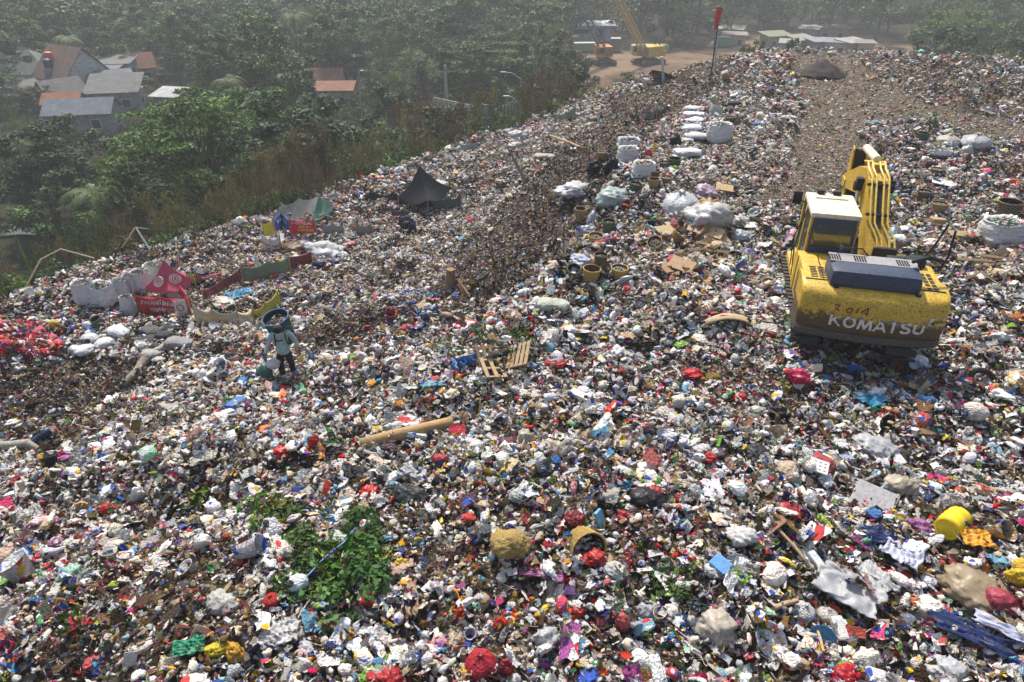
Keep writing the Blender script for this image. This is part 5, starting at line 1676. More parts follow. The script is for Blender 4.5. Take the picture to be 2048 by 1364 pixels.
 ('crumple', 1512, 920, 46, 34, (.05, .05, .055), -40, 'rubbish_bag', 'crumpled black bag in the middle of the lower slope', 'rubbish bag'),
 ('crumple', 1296, 1010, 60, 34, (.025, .025, .03), 0, 'rubbish_bag', 'wide black bag below two red ones', 'rubbish bag'),
 ('crumple', 735, 1240, 58, 36, (.02, .022, .03), 0, 'rubbish_bag', 'black bag below the bright red knotted one', 'rubbish bag'),
 ('rag', 1396, 1228, 40, 30, (.025, .04, .05), -50, 'rag', 'black flap standing next to the long creased clear bag', 'rag'),
 ('crumple', 1100, 1075, 30, 26, BK, 0, 'rubbish_bag', 'black bag at the mouth of the tipped basket', 'rubbish bag'),
 ('crumple', 1556, 830, 38, 24, BK, 0, 'rubbish_bag', 'black bag on the slope left of the blue bundle', 'rubbish bag'),
 ('crumple', 790, 865, 38, 32, (.68, .70, .70), 0, 'carrier_bag', 'white bag lying against the cardboard tube', 'bag', 'white carrier bags'),
 ('crumple', 1048, 895, 34, 46, (.60, .58, .46), 60, 'carrier_bag', 'cream bag standing on end right of the cardboard tube', 'bag', 'white carrier bags'),
 ('crumple', 1106, 905, 42, 34, (.58, .52, .42), 0, 'carrier_bag', 'beige bag right of the cream one', 'bag', 'white carrier bags'),
 ('crumple', 1330, 836, 34, 24, (.62, .60, .54), -30, 'carrier_bag', 'off white bag in the centre of the slope', 'bag', 'white carrier bags'),
 ('crumple', 1517, 828, 28, 18, (.60, .60, .56), 0, 'carrier_bag', 'pale bag left of the black bag near the blue bundle', 'bag', 'white carrier bags'),
 ('crumple', 1403, 903, 34, 20, (.68, .68, .70), 0, 'carrier_bag', 'white bag lying over the torn red one', 'bag', 'white carrier bags'),
 ('knot', 1606, 1234, 44, 44, (.60, .60, .60), 0, 'carrier_bag', 'round greyish bag left of the big clear sheets', 'bag', 'white carrier bags'),
 ('knot', 1652, 1238, 40, 38, (.60, .58, .56), 40, 'carrier_bag', 'second round greyish bag touching the big clear sheets', 'bag', 'white carrier bags'),
 ('rag', 1694, 1190, 118, 40, (.42, .44, .47), -40, 'plastic_sheet', 'widest clear sheet, spread out in the lower right', 'plastic sheet'),
 ('rag', 1748, 1172, 70, 34, (.48, .50, .52), -70, 'plastic_sheet', 'smaller clear sheet overlapping the widest one', 'plastic sheet'),
 ('rag', 1798, 1122, 70, 40, (.56, .58, .72), -40, 'plastic_sheet', 'lilac white sheet above the red bag', 'plastic sheet'),
 ('crumple', 1950, 1190, 120, 56, (.42, .33, .22), -35, 'bundle', 'long tan bundle of dirty sacking in the lower right', 'bundle'),
 ('rag', 1935, 1280, 150, 40, (.012, .03, .12), -35, 'tarpaulin', 'long navy blue tarpaulin running down to the right edge', 'tarpaulin', None, 0, (0, 0), .35),
 ('rag', 2010, 1275, 120, 30, (.55, .58, .75), -35, 'cloth', 'white cloth with blue stripes beside the navy tarpaulin', 'cloth', None, 0, (0, 0), .3),
 ('rag', 1946, 1090, 60, 36, (.70, .34, .02), -10, 'plastic_sheet', 'orange wrapper with folded corner below the yellow drum', 'plastic sheet'),
 ('crumple', 1830, 1216, 34, 28, (.62, .18, .06), 0, 'carrier_bag', 'orange crumpled bag left of the navy tarpaulin', 'bag'),
 ('rag', 1725, 1222, 44, 32, (.10, .38, .05), 10, 'plastic_sheet', 'lime green frayed sheet at the foot of the clear sheets', 'plastic sheet'),
 ('crumple', 2035, 1160, 40, 34, (.75, .52, .02), 0, 'carrier_bag', 'yellow bag at the right edge above the raspberry sack', 'bag'),
 ('crumple', 2035, 1345, 60, 30, (.02, .07, .40), 0, 'carrier_bag', 'royal blue bag in the lower right corner', 'bag'),
 ('crumple', 1895, 1350, 60, 40, (.55, .58, .62), -20, 'carrier_bag', 'pale blue grey bag near the lower right corner', 'bag'),
 ('crumple', 1740, 900, 70, 36, (.58, .60, .62), -10, 'carrier_bag', 'wide creased clear bag with a blue label on the right slope', 'bag'),
 ('crumple', 1692, 924, 28, 22, (.60, .66, .78), -60, 'carrier_bag', 'folded white and blue pack left of the creased clear bag', 'bag'),
 ('crumple', 1800, 982, 54, 34, (.52, .46, .36), 0, 'carrier_bag', 'beige folded bag right of the grey board', 'bag'),
 ('crumple', 1765, 992, 20, 38, (.60, .64, .68), 80, 'bottle', 'clear flattened bottle standing between grey board and beige bag', 'bottle'),
 ('crumple', 1960, 990, 36, 28, (.70, .08, .02), 50, 'plastic_jug', 'orange red jug above the yellow drum', 'jug'),
 ('crumple', 1918, 988, 24, 18, (.72, .12, .02), -50, 'carrier_bag', 'orange scrap left of the orange red jug', 'bag'),
 ('crumple', 1840, 1058, 40, 26, (.40, .14, .35), -20, 'carrier_bag', 'purple and pink dotted bag against the yellow drum', 'bag'),
 ('rag', 1758, 1082, 70, 22, (.012, .02, .09), -12, 'cloth', 'navy cloth strip left below the yellow drum', 'cloth'),
 ('crumple', 1430, 1262, 80, 50, (.56, .50, .42), -35, 'carrier_bag', 'long creased clear beige bag near the lower edge', 'bag'),
 ('crumple', 1290, 1232, 36, 36, (.50, .52, .56), 0, 'carrier_bag', 'grey striped bag right of the faded leaf shaped one', 'bag'),
 ('crumple', 1230, 1155, 42, 36, (.60, .64, .60), 0, 'carrier_bag', 'white bag with red print right of the purple strip', 'bag'),
 ('crumple', 1432, 1150, 40, 26, (.64, .64, .66), 0, 'carrier_bag', 'white bag below the blue printed box', 'bag'),
 ('crumple', 1482, 1080, 56, 34, (.70, .70, .70), 0, 'carrier_bag', 'bright white bag above the red one by the printed box', 'bag'),
 ('rag', 565, 1282, 76, 50, (.60, .60, .60), 10, 'plastic_sheet', 'dirty white sheet left of the blue strap', 'plastic sheet'),
 ('crumple', 615, 1305, 40, 32, (.56, .60, .66), 0, 'carrier_bag', 'pale bag under the dirty white sheet', 'bag'),
 ('crumple', 1095, 1282, 50, 40, (.55, .57, .60), 30, 'carrier_bag', 'grey clear bag right of the huge crimson one', 'bag'),
 ('rag', 1085, 1160, 84, 20, (.36, .10, .26), -14, 'cloth', 'long purple strip of film running downhill to a white bag', 'cloth', None, 0, (0, 0), .25),
 ('rag', 120, 925, 30, 34, (.55, .05, .12), 60, 'cloth', 'small red and white striped cloth on the left slope', 'cloth'),
 ('crumple', 446, 1212, 56, 36, (.55, .56, .52), -10, 'carrier_bag', 'greenish clear bag left of the green branches', 'bag'),
 ('crumple', 1040, 1000, 34, 26, (.58, .60, .60), 0, 'carrier_bag', 'clear bag left of the yellow and black scraps', 'bag'),
 ('rag', 690, 1085, 44, 24, (.55, .62, .56), -10, 'plastic_sheet', 'pale green film over the top of the branches', 'plastic sheet'),
 ('crumple', 725, 1082, 20, 20, (.50, .01, .01), -10, 'carrier_bag', 'tiny red bag on the green branches', 'bag', 'red carrier bags'),
 ('crumple', 1012, 1345, 30, 40, (.34, .02, .04), -10, 'carrier_bag', 'dark red rag touching the huge crimson bag', 'bag', 'red carrier bags'),
]
for r in rows:
    put(*r)

BG = 'woven baskets of the waste pickers'
for (u, v, w, h, c, tl, lb) in [
    (1160, 438, 26, 24, 'tan', (0, 0), 'brown basket highest on the dark embankment beside a tall pale bag'),
    (1190, 492, 30, 30, 'gold', (.1, 0), 'golden brown basket right below the pale bags on the embankment'),
    (1216, 470, 30, 38, 'green', (0, 0), 'tall dark green basket above the golden brown one'),
    (1180, 560, 36, 30, 'gold', (.1, .05), 'open brown basket, left of the pair in front of the blue and white bag'),
    (1238, 556, 36, 26, 'gold', (0, 0), 'wide brown basket standing alone right of the black one'),
    (1200, 538, 32, 34, 'dark', (0, 0), 'black basket with a blue patch behind the open brown one'),
    (1148, 548, 28, 24, 'dark', (.3, -.3), 'dark basket tilted over left of the open brown one'),
    (1318, 494, 34, 26, 'tan', (.2, -.7), 'brown basket tipped left, lower of the pair by the timber heap'),
    (1344, 480, 32, 26, 'tan', (.2, .6), 'brown basket tipped right, upper of the pair by the timber heap'),
    (1304, 462, 38, 20, 'green', (.2, 0), 'low green basket above the red cloth'),
    (1322, 446, 28, 18, 'tan', (0, 0), 'small brown basket behind the low green one'),
    (1266, 386, 28, 24, 'green', (.1, .2), 'mossy green basket right of the greenish clear bag'),
    (1306, 376, 26, 22, 'tan', (0, 0), 'brown basket left of the twin baskets on the plateau'),
    (1332, 368, 26, 20, 'tan', (0, 0), 'brown basket right of another, on the plateau'),
    (1306, 358, 28, 22, 'dark', (0, 0), 'dark round basket stacked behind the brown plateau pair'),
    (1348, 334, 26, 22, 'green', (0, 0), 'green basket below the long white sack on the ridge'),
    (1328, 338, 22, 18, 'dark', (0, 0), 'dark brown basket touching the green one below the long sack'),
    (1460, 244, 22, 14, 'green', (0, 0), 'dark green basket right of the small white bag on the ridge'),
    (1474, 242, 16, 13, 'tan', (0, 0), 'small tan basket at the right end of the ridge pile'),
    (1875, 424, 32, 24, 'tan', (0, 0), 'brown basket behind the excavator handrail, nearer of two'),
    (1846, 398, 32, 20, 'dark', (0, 0), 'dark brown basket behind the excavator, farther of two'),
    (1843, 282, 26, 20, 'green', (0, 0), 'green basket left of the pile of bags near the far track'),
    (1873, 348, 26, 14, 'dark', (0, 0), 'squat dark basket below the pile of bags near the far track'),
    (1205, 312, 20, 12, 'tan', (0, 0), 'small tan basket on the ridge left of the white bulk bags'),
    (202, 654, 24, 24, 'green', (.1, -.2), 'small dark green basket standing on the bluish sack'),
    (532, 655, 30, 22, 'tan', (0, 0), 'brown basket behind the yellow banner end'),
    (492, 548, 18, 18, 'green', (0, 0), 'small green basket beside the orange bags in the banner pen'),
    (1450, 156, 14, 10, 'tan', (0, 0), 'tiny brown basket right of the windsock pole'),
    (1272, 234, 8, 24, 'tan', (0, 0), 'slender brown upright object standing left of the small black tarpaulin'),  # unidentified upright brown object, built with the basket shape
    (1160, 1074, 78, 58, 'gold', (1.1, .6), 'big basket tipped on its side holding a maroon bag'),
]:
    put('basket', u, v, w, h, c, (u * 7) % 40, 'basket', lb, 'basket', BG, tilt=tl)

# the dark basket that stands in the strapped bulk bag
o = put('basket', 1998, 470, 46, 34, 'dark', 0, 'basket', 'dark basket with two pale hoops standing in the strapped bulk bag', 'basket', BG, up=42)


# ---------------------------------------------------------------- timber, tubes, drum and so on
def solid_tube(name, pts, r, m, label, cat, group=None, n=12, hollow=False):
    mb = MB().tube(pts, r, n, not hollow)
    o = mb.build(name, m, smooth=True)
    if hollow:
        md = o.modifiers.new('wall', 'SOLIDIFY'); md.thickness = .015
    tag(o, label, cat, group)
    return o


CARD = mat('brown cardboard', (.42, .28, .13), .85, dirt=(.2, .13, .07), dirtamt=.4, scale=5)
WOOD = mat('weathered timber', (.42, .31, .18), .85, dirt=(.16, .11, .07), dirtamt=.5, scale=8)
GREYW = mat('grey driftwood', (.24, .20, .16), .9, dirtamt=.5, scale=6, bump=.9)


def gp(u, v, up=0.):
    g, d = G(u, v)
    return g + Vector((0, 0, up))


solid_tube('cardboard_tube', [gp(722, 897, .10), gp(790, 882, .14), gp(860, 868, .17), gp(905, 858, .18)], [.115, .115, .11, .105], CARD, 'thick brown cardboard tube lying across the lower slope', 'tube', n=18, hollow=True)
solid_tube('log', [gp(246, 772, .0), gp(262, 760, .08), gp(280, 745, .14), gp(296, 733, .26)], [.07, .10, .11, .14], GREYW, 'grey driftwood log on the left slope pointing at the stone grey sack', 'log')
solid_tube('log', [gp(-6, 898, .1), gp(30, 900, .14), gp(60, 898, .16), gp(78, 905, .1)], [.09, .10, .11, .07], mat('pale bark', (.34, .33, .26), .9, scale=9, bump=.9), 'pale green grey log at the left edge beside the dark blue boot', 'log')
mb = MB().tube([gp(104, 868, .1), gp(82, 884, .14), gp(66, 896, .14)], [.075, .08, .07], 10).tube([gp(66, 896, .14), gp(60, 884, .1)], [.07, .05], 8)
tag(mb.build('rubber_boot', mat('navy rubber', (.015, .03, .08), .35, dirtamt=.2), smooth=True), 'dark blue rubber boot lying on the left slope by the pale log', 'boot')
a = gp(1056, 366, .0); mp_ = a.y / FPX
solid_tube('post', [a + Vector((0, 0, -.2)), a + Vector((-.55, -.1, .95)), a + Vector((-.98, -.1, 1.75))], [.06, .06, .045], GREYW, 'wooden post leaning left out of the embankment foot', 'post')
for (x0, y0_, x1, y1_, r, lb) in [
    (1550, 1066, 1620, 1150, .022, 'long pale bamboo stick in the lower right above the round greyish bags'),
    (1232, 935, 1258, 965, .028, 'short yellow plank beside a red bag'),
    (478, 1062, 492, 1082, .02, 'short yellow stick on the left slope'),
    (1100, 275, 1160, 300, .05, 'pale pole lying across the terrace below the ridge'),
    (1545, 1228, 1590, 1215, .035, 'cut bamboo piece left of the round greyish bags'),
    (1880, 1190, 2045, 1290, .02, 'brown stick lying beside the navy tarpaulin'),
    (1630, 1270, 1642, 1318, .018, 'thin stick pointing downhill near the glossy red bag'),
    (735, 372, 835, 352, .03, 'thin pale pole behind the black tent'),
]:
    p0, p1 = gp(x0, y0_, .12), gp(x1, y1_, .14)
    solid_tube('stick', [p0, (p0 + p1) / 2 + Vector((0, 0, .02)), p1], r, WOOD, lb, 'stick', n=7)

# blue strap across the green branches
solid_tube('strap', [gp(715, 1075, .22), gp(690, 1105, .2), gp(655, 1135, .22), gp(625, 1165, .2), gp(605, 1185, .18), gp(595, 1205, .12)], [.012, .016, .018, .016, .018, .012], mat('blue plastic', (.02, .10, .42), .4), 'long blue plastic strap lying over the green branches', 'strap', n=6)


# yellow drum on its side
def drum():
    g, mp = where(1902, 1066)
    R = empty('drum', g + Vector((.02, .06, .14)), rot=(math.radians(84), 0, math.radians(-52)), scale=.80, label='bright yellow ribbed plastic drum lying on its side at the right', cat='drum')
    ym = mat('yellow plastic', (.78, .56, .01), .4, dirt=(.3, .2, .05), dirtamt=.2, scale=5, bump=.1)
    r = .225
    prof = [(r - .03, -.29), (r, -.27), (r, -.12), (r + .012, -.105), (r, -.09), (r, .08), (r + .012, .095), (r, .11), (r, .27), (r - .03, .29)]
    MB().lathe(prof, 28).build('body', ym, R, smooth=True)
    MB().lathe([(0, .28), (r - .03, .28), (r - .02, .30), (r - .05, .30), (r - .06, .285)], 28).build('lid', ym, R, smooth=True)
    MB().lathe([(0, -.28), (r - .03, -.28), (r - .02, -.30), (r - .05, -.30)], 28).build('bottom', ym, R, smooth=True)
drum()


def flat_thing(name, u, v, w, l, th, col, turn, label, cat, tilt=(.1, .1), up=.12, m=None):
    g, mp = where(u, v)
    o = MB().box((0, 0, 0), (w * mp, l * mp, th), bev=th * .3).build(name, m or mat(name, col, .6, dirtamt=.35, scale=7))
    o.location = g + Vector((0, 0, up)); o.rotation_euler = (tilt[0], tilt[1], math.radians(turn))
    tag(o, label, cat)
    return o, mp


# white tray with rows of dimples
g, mp = where(1630, 946)
R = empty('foam_tray', g + Vector((0, 0, .16)), rot=(.25, .12, math.radians(-25)), label='white foam tray with rows of dimples on the right slope', cat='tray')
TW = mat('white foam', (.80, .79, .74), .7, dirtamt=.1, scale=7, bump=.1)
MB().box((0, 0, 0), (.36, .26, .04), bev=.015).build('slab', TW, R)
mb = MB()
for i in range(4):
    for j in range(3):
        mb.box((-.12 + i * .08, -.075 + j * .075, .023), (.04, .025, .006))
mb.build('dimple_shade', mat('tray dimple', (.35, .33, .32), .8), R)  # raised dark blocks; the shade inside the dimples is put into their colour
flat_thing('board', 1742, 1015, 78, 62, .03, (.34, .34, .36), -40, 'grey louvred board tilted on the right slope', 'board', (.35, 0), .18)
flat_thing('box', 1438, 1146, 38, 30, .05, (.10, .30, .62), -50, 'blue and white printed box lid near the centre of the lower slope', 'box', (.3, .1), .18)
flat_thing('foam_block', 1292, 946, 36, 22, .07, (.72, .72, .72), 10, 'white foam block beside the yellow plank', 'foam block', (.1, 0), .14)
flat_thing('foam_sheet', 1886, 372, 44, 26, .03, (.70, .70, .70), -25, 'white foam sheet lying near the brown baskets behind the excavator', 'foam sheet')
flat_thing('foam_plate', 1505, 458, 44, 26, .03, (.72, .70, .64), 5, 'flat white plate shaped sheet right of the crimson cloth', 'foam sheet')
flat_thing('bottle', 1628, 1138, 18, 42, .09, (.62, .68, .70), 25, 'white and blue milk bottle beside the big clear sheets', 'bottle', (.3, 0), .16)
flat_thing('bottle', 1672, 1272, 24, 46, .10, (.68, .68, .66), 5, 'plain white bottle near the lower edge', 'bottle', (.4, 0), .16)
for (u, v, w, l, t, lb, c) in [
    (1410, 470, 70, 30, -30, 'largest flattened carton at the top of the timber heap', (.46, .33, .18)),
    (1440, 490, 40, 24, 20, 'carton leaning at the right of the timber heap', (.40, .28, .15)),
    (1362, 540, 50, 34, -35, 'brown carton standing tilted below the timber heap', (.36, .22, .12)),
    (1336, 546, 34, 28, 30, 'brown carton left of the tilted one below the timber heap', (.38, .25, .14)),
    (1925, 478, 66, 16, 4, 'pale plank left of the strapped bulk bag', (.44, .33, .2)),
    (2010, 500, 50, 18, -30, 'brown board below the strapped bulk bag', (.34, .22, .13)),
    (2040, 495, 40, 34, -50, 'slatted brown board at the right edge', (.32, .2, .11)),
    (1330, 470, 44, 26, 30, 'carton sheet between the tipped baskets and huge bag', (.5, .38, .2)),
    (1448, 384, 34, 20, -10, 'ochre carton behind the pinkish clear bag', (.48, .34, .16)),
    (1432, 408, 10, 26, 10, 'dark strip of card on the huge clear bag', (.3, .2, .1)),
]:
    flat_thing('carton', u, v, w, l, .025, c, t, lb, 'carton', (.35, .1), .16)
# cardboard strips over the huge bag
g, mp = where(1412, 440)
mb = MB()
for k in range(6):
    a = k * 1.05 + .3
    d = Vector((math.cos(a), math.sin(a), 0)); p = g + Vector((0, -.1, .62))
    mb.tube([p, p + d * .22 + Vector((0, 0, -.04)), p + d * .42 + Vector((0, 0, -.2))], [.02, .10, .05], 5)
tag(mb.build('cardboard_strips', CARD), 'star of torn cardboard strips on top of the huge clear bag', 'cardboard')


# broken pallets
def pallet(u, v, L, turn, tilt, label, n=6):
    g, mp = where(u, v)
    R = empty('pallet', g + Vector((0, 0, .12)), rot=(tilt[0], tilt[1], math.radians(turn)), label=label, cat='pallet', group='broken pallets')
    for k in range(n):
        MB().box((-L / 2 + L * k / (n - 1), 0, .06), (.085, .62, .018)).build('board', WOOD, R)
    for y in (-.27, 0, .27):
        MB().box((0, y, .02), (L + .08, .05, .06)).build('beam', WOOD, R)


pallet(1035, 722, .62, -25, (.5, -.5), 'pale broken pallet standing on edge, right of its darker twin')
pallet(975, 728, .55, 40, (.9, .3), 'brown broken pallet tipped over beside the paler one', 4)
pallet(985, 748, .4, 20, (.2, .2), 'small fragment of pallet lying below the tipped one', 3)
r_ = random.Random(3)
for k, (u, v, lb) in enumerate([(1385, 500, 'short plank at the left of the timber heap'), (1400, 508, 'long plank lying across the timber heap'), (1420, 500, 'grey plank sticking out of the timber heap'), (1432, 512, 'dark plank at the foot of the timber heap'), (1405, 490, 'tan plank near the top of the timber heap'),
                               (1945, 530, 'plank lying furthest left behind the excavator handrail'), (1975, 540, 'plank crossing another behind the excavator'), (1990, 525, 'thin plank right of the crossing planks'), (1905, 515, 'reddish plank between excavator and strapped bag'), (1960, 560, 'lowest plank of the timber behind the excavator')]):
    p = gp(u, v, .14); a = r_.uniform(-.6, .9); L = r_.uniform(.5, .9); d = Vector((math.cos(a), math.sin(a), r_.uniform(-.05, .1))) * L / 2
    solid_tube('plank', [p - d, p + d], .045, WOOD, lb, 'plank', 'loose planks', n=4)

# curved palm sheath
vv, ff = sheet(22, 8, 3, 1, .22, .0, 1)
vv[:, 2] = .25 - .28 * vv[:, 0] ** 2 - 1.6 * vv[:, 1] ** 2; vv[:, 1] *= 1 - .7 * np.clip(vv[:, 0] * -1, 0, 1)
g, mp = where(1450, 652)
o = obj('palm_sheath', mesh_np('palm_sheath', vv * np.array([.62, .8, .6]), ff, mat('dry palm sheath', (.46, .34, .22), .8, scale=9), True), g + Vector((0, 0, .14)), (0, 0, .12))
o.modifiers.new('thickness', 'SOLIDIFY').thickness = .02
tag(o, 'long curved dry palm sheath lying left of the excavator', 'palm sheath')
# stump of wood standing on terrace edge
mb = MB().tube([gp(902, 575, -.05), gp(902, 575, .35), gp(903, 575, .62)], [.2, .16, .12], 9).tube([gp(930, 592, 0), gp(918, 585, .45)], [.10, .04], 7).tube([gp(940, 594, 0), gp(922, 590, .4)], [.05, .03], 6)
tag(mb.build('tree_stump', mat('split bark', (.30, .19, .10), .9, scale=12, bump=1.)), 'upright split tree stump at the foot of the dark embankment', 'stump')
# net bag of straw
v, f = crumple(4, 77, (.5, .40, .32), .18, 3, .2)
g, mp = where(1018, 1098)
o = obj('net_bag', mesh_np('net_bag', v, f, mat('straw net', (.42, .30, .10), .9, dirt=(.08, .05, .02), dirtamt=.9, scale=16, bump=1.0, bscale=30)), g + Vector((0, 0, .12)), (0, 0, -.2), 76 * mp * 1.0)
tag(o, 'tan straw filled net bag lying left of the tipped basket', 'net bag')
# tyres by the right track
for (u, v, w, tl, lb) in [(1960, 770, 44, (.9, -.3), 'black tyre half buried right of the excavator tracks'), (234, 668, 26, (.2, 0), 'black tyre lying behind the pale sacks'), (438, 612, 22, (.2, 0), 'black ring shaped tub inside the cream banner fence')]:
    g, mp = where(u, v); r = w * mp / 2
    rp = [(r * math.cos(q * math.pi / 10), r * math.sin(q * math.pi / 10), 0) for q in range(21)]
    o = MB().tube(rp, r * .24, 8, False).build('tyre', BLACKM, smooth=True); o.location = g + Vector((0, 0, .1)); o.rotation_euler = (tl[0], tl[1], 0)
    tag(o, lb, 'tyre', 'old tyres')
# white disc by the track
g, mp = where(1823, 738)
o = MB().lathe([(0, 0), (.05, .01), (.06, .02), (.13, .02), (.14, 0), (.13, -.01), (0, -.01)], 20).build('plate', mat('bluish white plate', (.55, .60, .68), .4), smooth=True)
o.location = g + Vector((0, -.05, .18)); o.rotation_euler = (1.1, 0, 0)
tag(o, 'round bluish white plate leaning at the right track', 'plate')
# red bucket and yellow can on the ridge
for (u, v, w, h, c, lb, ct) in [(1296, 319, 15, 17, (.5, .02, .02), 'red bucket standing between the white bulk bags on the ridge', 'bucket'), (1308, 305, 8, 18, (.75, .6, .03), 'yellow can behind the red bucket', 'can')]:
    g, mp = where(u, v); W, H = w * mp, h * mp
    o = MB().lathe([(0, 0), (W * .4, 0), (W * .5, H), (W * .53, H), (W * .52, H * .95), (W * .46, H * .95), (W * .37, .03), (0, .03)], 16).build(ct, mat(ct, c, .45), smooth=True)
    o.location = g
    tag(o, lb, ct)


# ---------------------------------------------------------------- tents, tarpaulins and banners
def cloth_strip(name, pts, hgt, m, label=None, cat=None, group=None, sag=.15, n=14, poles=True, parent=None, text=None, border=None, lean=0.):
    """banner hung between poles; pts: world points of the pole feet"""
    R = empty(name, pts[0], label=label, cat=cat, group=group)
    vs, fs = [], []
    P = [Vector(p) - Vector(pts[0]) for p in pts]
    rows_ = 6
    k0 = 0
    colx = []
    for s in range(len(P) - 1):
        for i in range(n + (1 if s == len(P) - 2 else 0)):
            t = i / n
            p = P[s].lerp(P[s + 1], t)
            dz = -sag * 4 * t * (1 - t)
            nrm = (P[s + 1] - P[s]).cross(Vector((0, 0, 1))).normalized()
            wob = .05 * math.sin(9 * t + s) + .1 * math.sin(math.pi * t)
            colx.append((p, dz, nrm, wob))
    for (p, dz, nrm, wob) in colx:
        for j in range(rows_):
            q = j / (rows_ - 1)
            vs.append(p + Vector((0, 0, .10 + q * hgt + dz * (.5 + .5 * q))) + nrm * (wob * (1 - q) + .02 * math.sin(14 * q + p.x * 6)))
    for i in range(len(colx) - 1):
        for j in range(rows_ - 1):
            fs.append((i * rows_ + j, (i + 1) * rows_ + j, (i + 1) * rows_ + j + 1, i * rows_ + j + 1))
    me = bpy.data.meshes.new('banner'); me.from_pydata([tuple(v) for v in vs], [], fs); me.materials.append(m)
    uv = me.uv_layers.new(name='print')
    tot = len(colx) - 1
    for poly in me.polygons:
        for li, vi in zip(poly.loop_indices, poly.vertices):
            uv.data[li].uv = ((vi // rows_) / tot, (vi % rows_) / (rows_ - 1))
    me.polygons.foreach_set('use_smooth', [True] * len(me.polygons))
    o = obj('banner', me, parent=R)
    o.modifiers.new('thickness', 'SOLIDIFY').thickness = .01
    if poles:
        for p in P:
            MB().tube([p - Vector((0, 0, .1)), p + Vector((.02, 0, hgt + .22))], .02, 6).build('pole', WOOD, R)
    if text:
        for (s_, size, uc, vc, mm) in text:
            tm = text_mesh(s_, size, .004)
            L = sum((P[i + 1] - P[i]).length for i in range(len(P) - 1))
            for v in tm.vertices:
                d = uc * L + v.co.x
                d = max(0, min(L - 1e-3, d)); i = 0
                while i < len(P) - 2 and d > (P[i + 1] - P[i]).length:
                    d -= (P[i + 1] - P[i]).length; i += 1
                t = d / (P[i + 1] - P[i]).length
                q = max(0, min(1, vc + v.co.y / hgt))
                p = P[i].lerp(P[i + 1], t); nrm = (P[i + 1] - P[i]).cross(Vector((0, 0, 1))).normalized()
                wob = .05 * math.sin(9 * t + i) + .1 * math.sin(math.pi * t)
                dz = -sag * 4 * t * (1 - t)
                v.co = p + Vector((0, 0, .10 + q * hgt + dz * (.5 + .5 * q))) + nrm * (wob * (1 - q) + .02 * math.sin(14 * q + p.x * 6) + .014)
            tm.materials.clear(); tm.materials.append(mm)
            obj('lettering', tm, parent=o)
    return R


def cloth(col, vary=.2):
    return mat('tarpaulin cloth', col, .75, dirt=(.2, .17, .13), dirtamt=.3, scale=3, bump=.5, bscale=7, vary=vary)


C_RED = cloth((.48, .025, .035)); C_WHT = cloth((.60, .58, .55)); C_BLU = cloth((.03, .12, .42)); C_YEL = cloth((.62, .50, .03)); C_CRM = cloth((.50, .42, .28)); C_GRN = cloth((.16, .20, .12)); C_MAR = cloth((.16, .02, .025)); C_BLK = cloth((.03, .032, .036)); C_PNK = cloth((.46, .05, .10)); C_GRY = cloth((.075, .085, .09)); C_TEAL = cloth((.02, .075, .06)); C_OLV = cloth((.40, .38, .04))
TXW = mat('white print', (.70, .66, .62), .8, dirtamt=.2); TXY = mat('yellow print', (.75, .50, .10), .8, dirtamt=.2); TXR = mat('red print', (.42, .05, .05), .8, dirtamt=.2); TXB = mat('dark print', (.03, .06, .08), .8, dirtamt=.1)

# red banner in front of the left camp
cloth_strip('banner_fence', [gp(279, 627), gp(330, 632), gp(384, 634)], .62, C_RED, 'long red banner with white lettering in front of the pink tent', 'banner', None, .08,
            text=[('PASANG BARU', .20, .38, .68, TXW), ('GRATIS', .17, .75, .66, TXW), ('SEDIA BURSA KERJA', .15, .5, .30, TXW)])
g0, m0 = where(378, 632)
v, f = sheet(6, 6, 2, .2, .24, .02, 2)
o = obj('emblem_panel', mesh_np('emblem_panel', v[:, [0, 2, 1]], f, C_WHT), g0 + Vector((-.12, -.14, .38))); o.modifiers.new('t', 'SOLIDIFY').thickness = .01
tag(o, 'white panel with a red ring at the right end of the red banner', 'panel')
MB().tube([(.11 * math.cos(q * .524), -.03, .11 * math.sin(q * .524)) for q in range(13)], .014, 5, False).build('ring', TXR, o)
# pink tent made of banners with round emblems
def tent(u, v, W, D, H, m, label, emblem=False):
    g, mp = where(u, v)
    R = empty('tent', g, label=label, cat='tent')
    ap = Vector((-.05 * W, 0, H))
    cs = [Vector((-W * .45, -D * .35, .38 * H)), Vector((.12 * W, -D * .5, .36 * H)), Vector((W * .55, -D * .1, .5 * H)), Vector((.1 * W, D * .5, .4 * H))]
    vs, fs = [], []
    n = 8
    for a in range(4):
        c0, c1 = cs[a], cs[(a + 1) % 4]
        b = len(vs)
        for i in range(n + 1):
            t = i / n
            for j in range(n + 1):
                q = j / n
                p = ap.lerp(c0.lerp(c1, t), q)
                p = p + Vector((0, 0, -.16 * H * math.sin(math.pi * t) * q * q - .10 * H * math.sin(math.pi * q)))
                vs.append(tuple(p))
        for i in range(n):
            for j in range(n):
                fs.append((b + i * (n + 1) + j, b + (i + 1) * (n + 1) + j, b + (i + 1) * (n + 1) + j + 1, b + i * (n + 1) + j + 1))
    me = bpy.data.meshes.new('canopy'); me.from_pydata(vs, [], fs); me.materials.append(m)
    o = obj('canopy', me, parent=R); o.modifiers.new('thickness', 'SOLIDIFY').thickness = .01
    MB().tube([(ap.x, ap.y, -.1), tuple(ap + Vector((0, 0, .04)))], .025, 6).build('pole', WOOD, R)
    for c in cs:
        MB().tube([(c.x, c.y, -.1), tuple(c)], .018, 6).build('pole', WOOD, R)
    return R, ap, cs


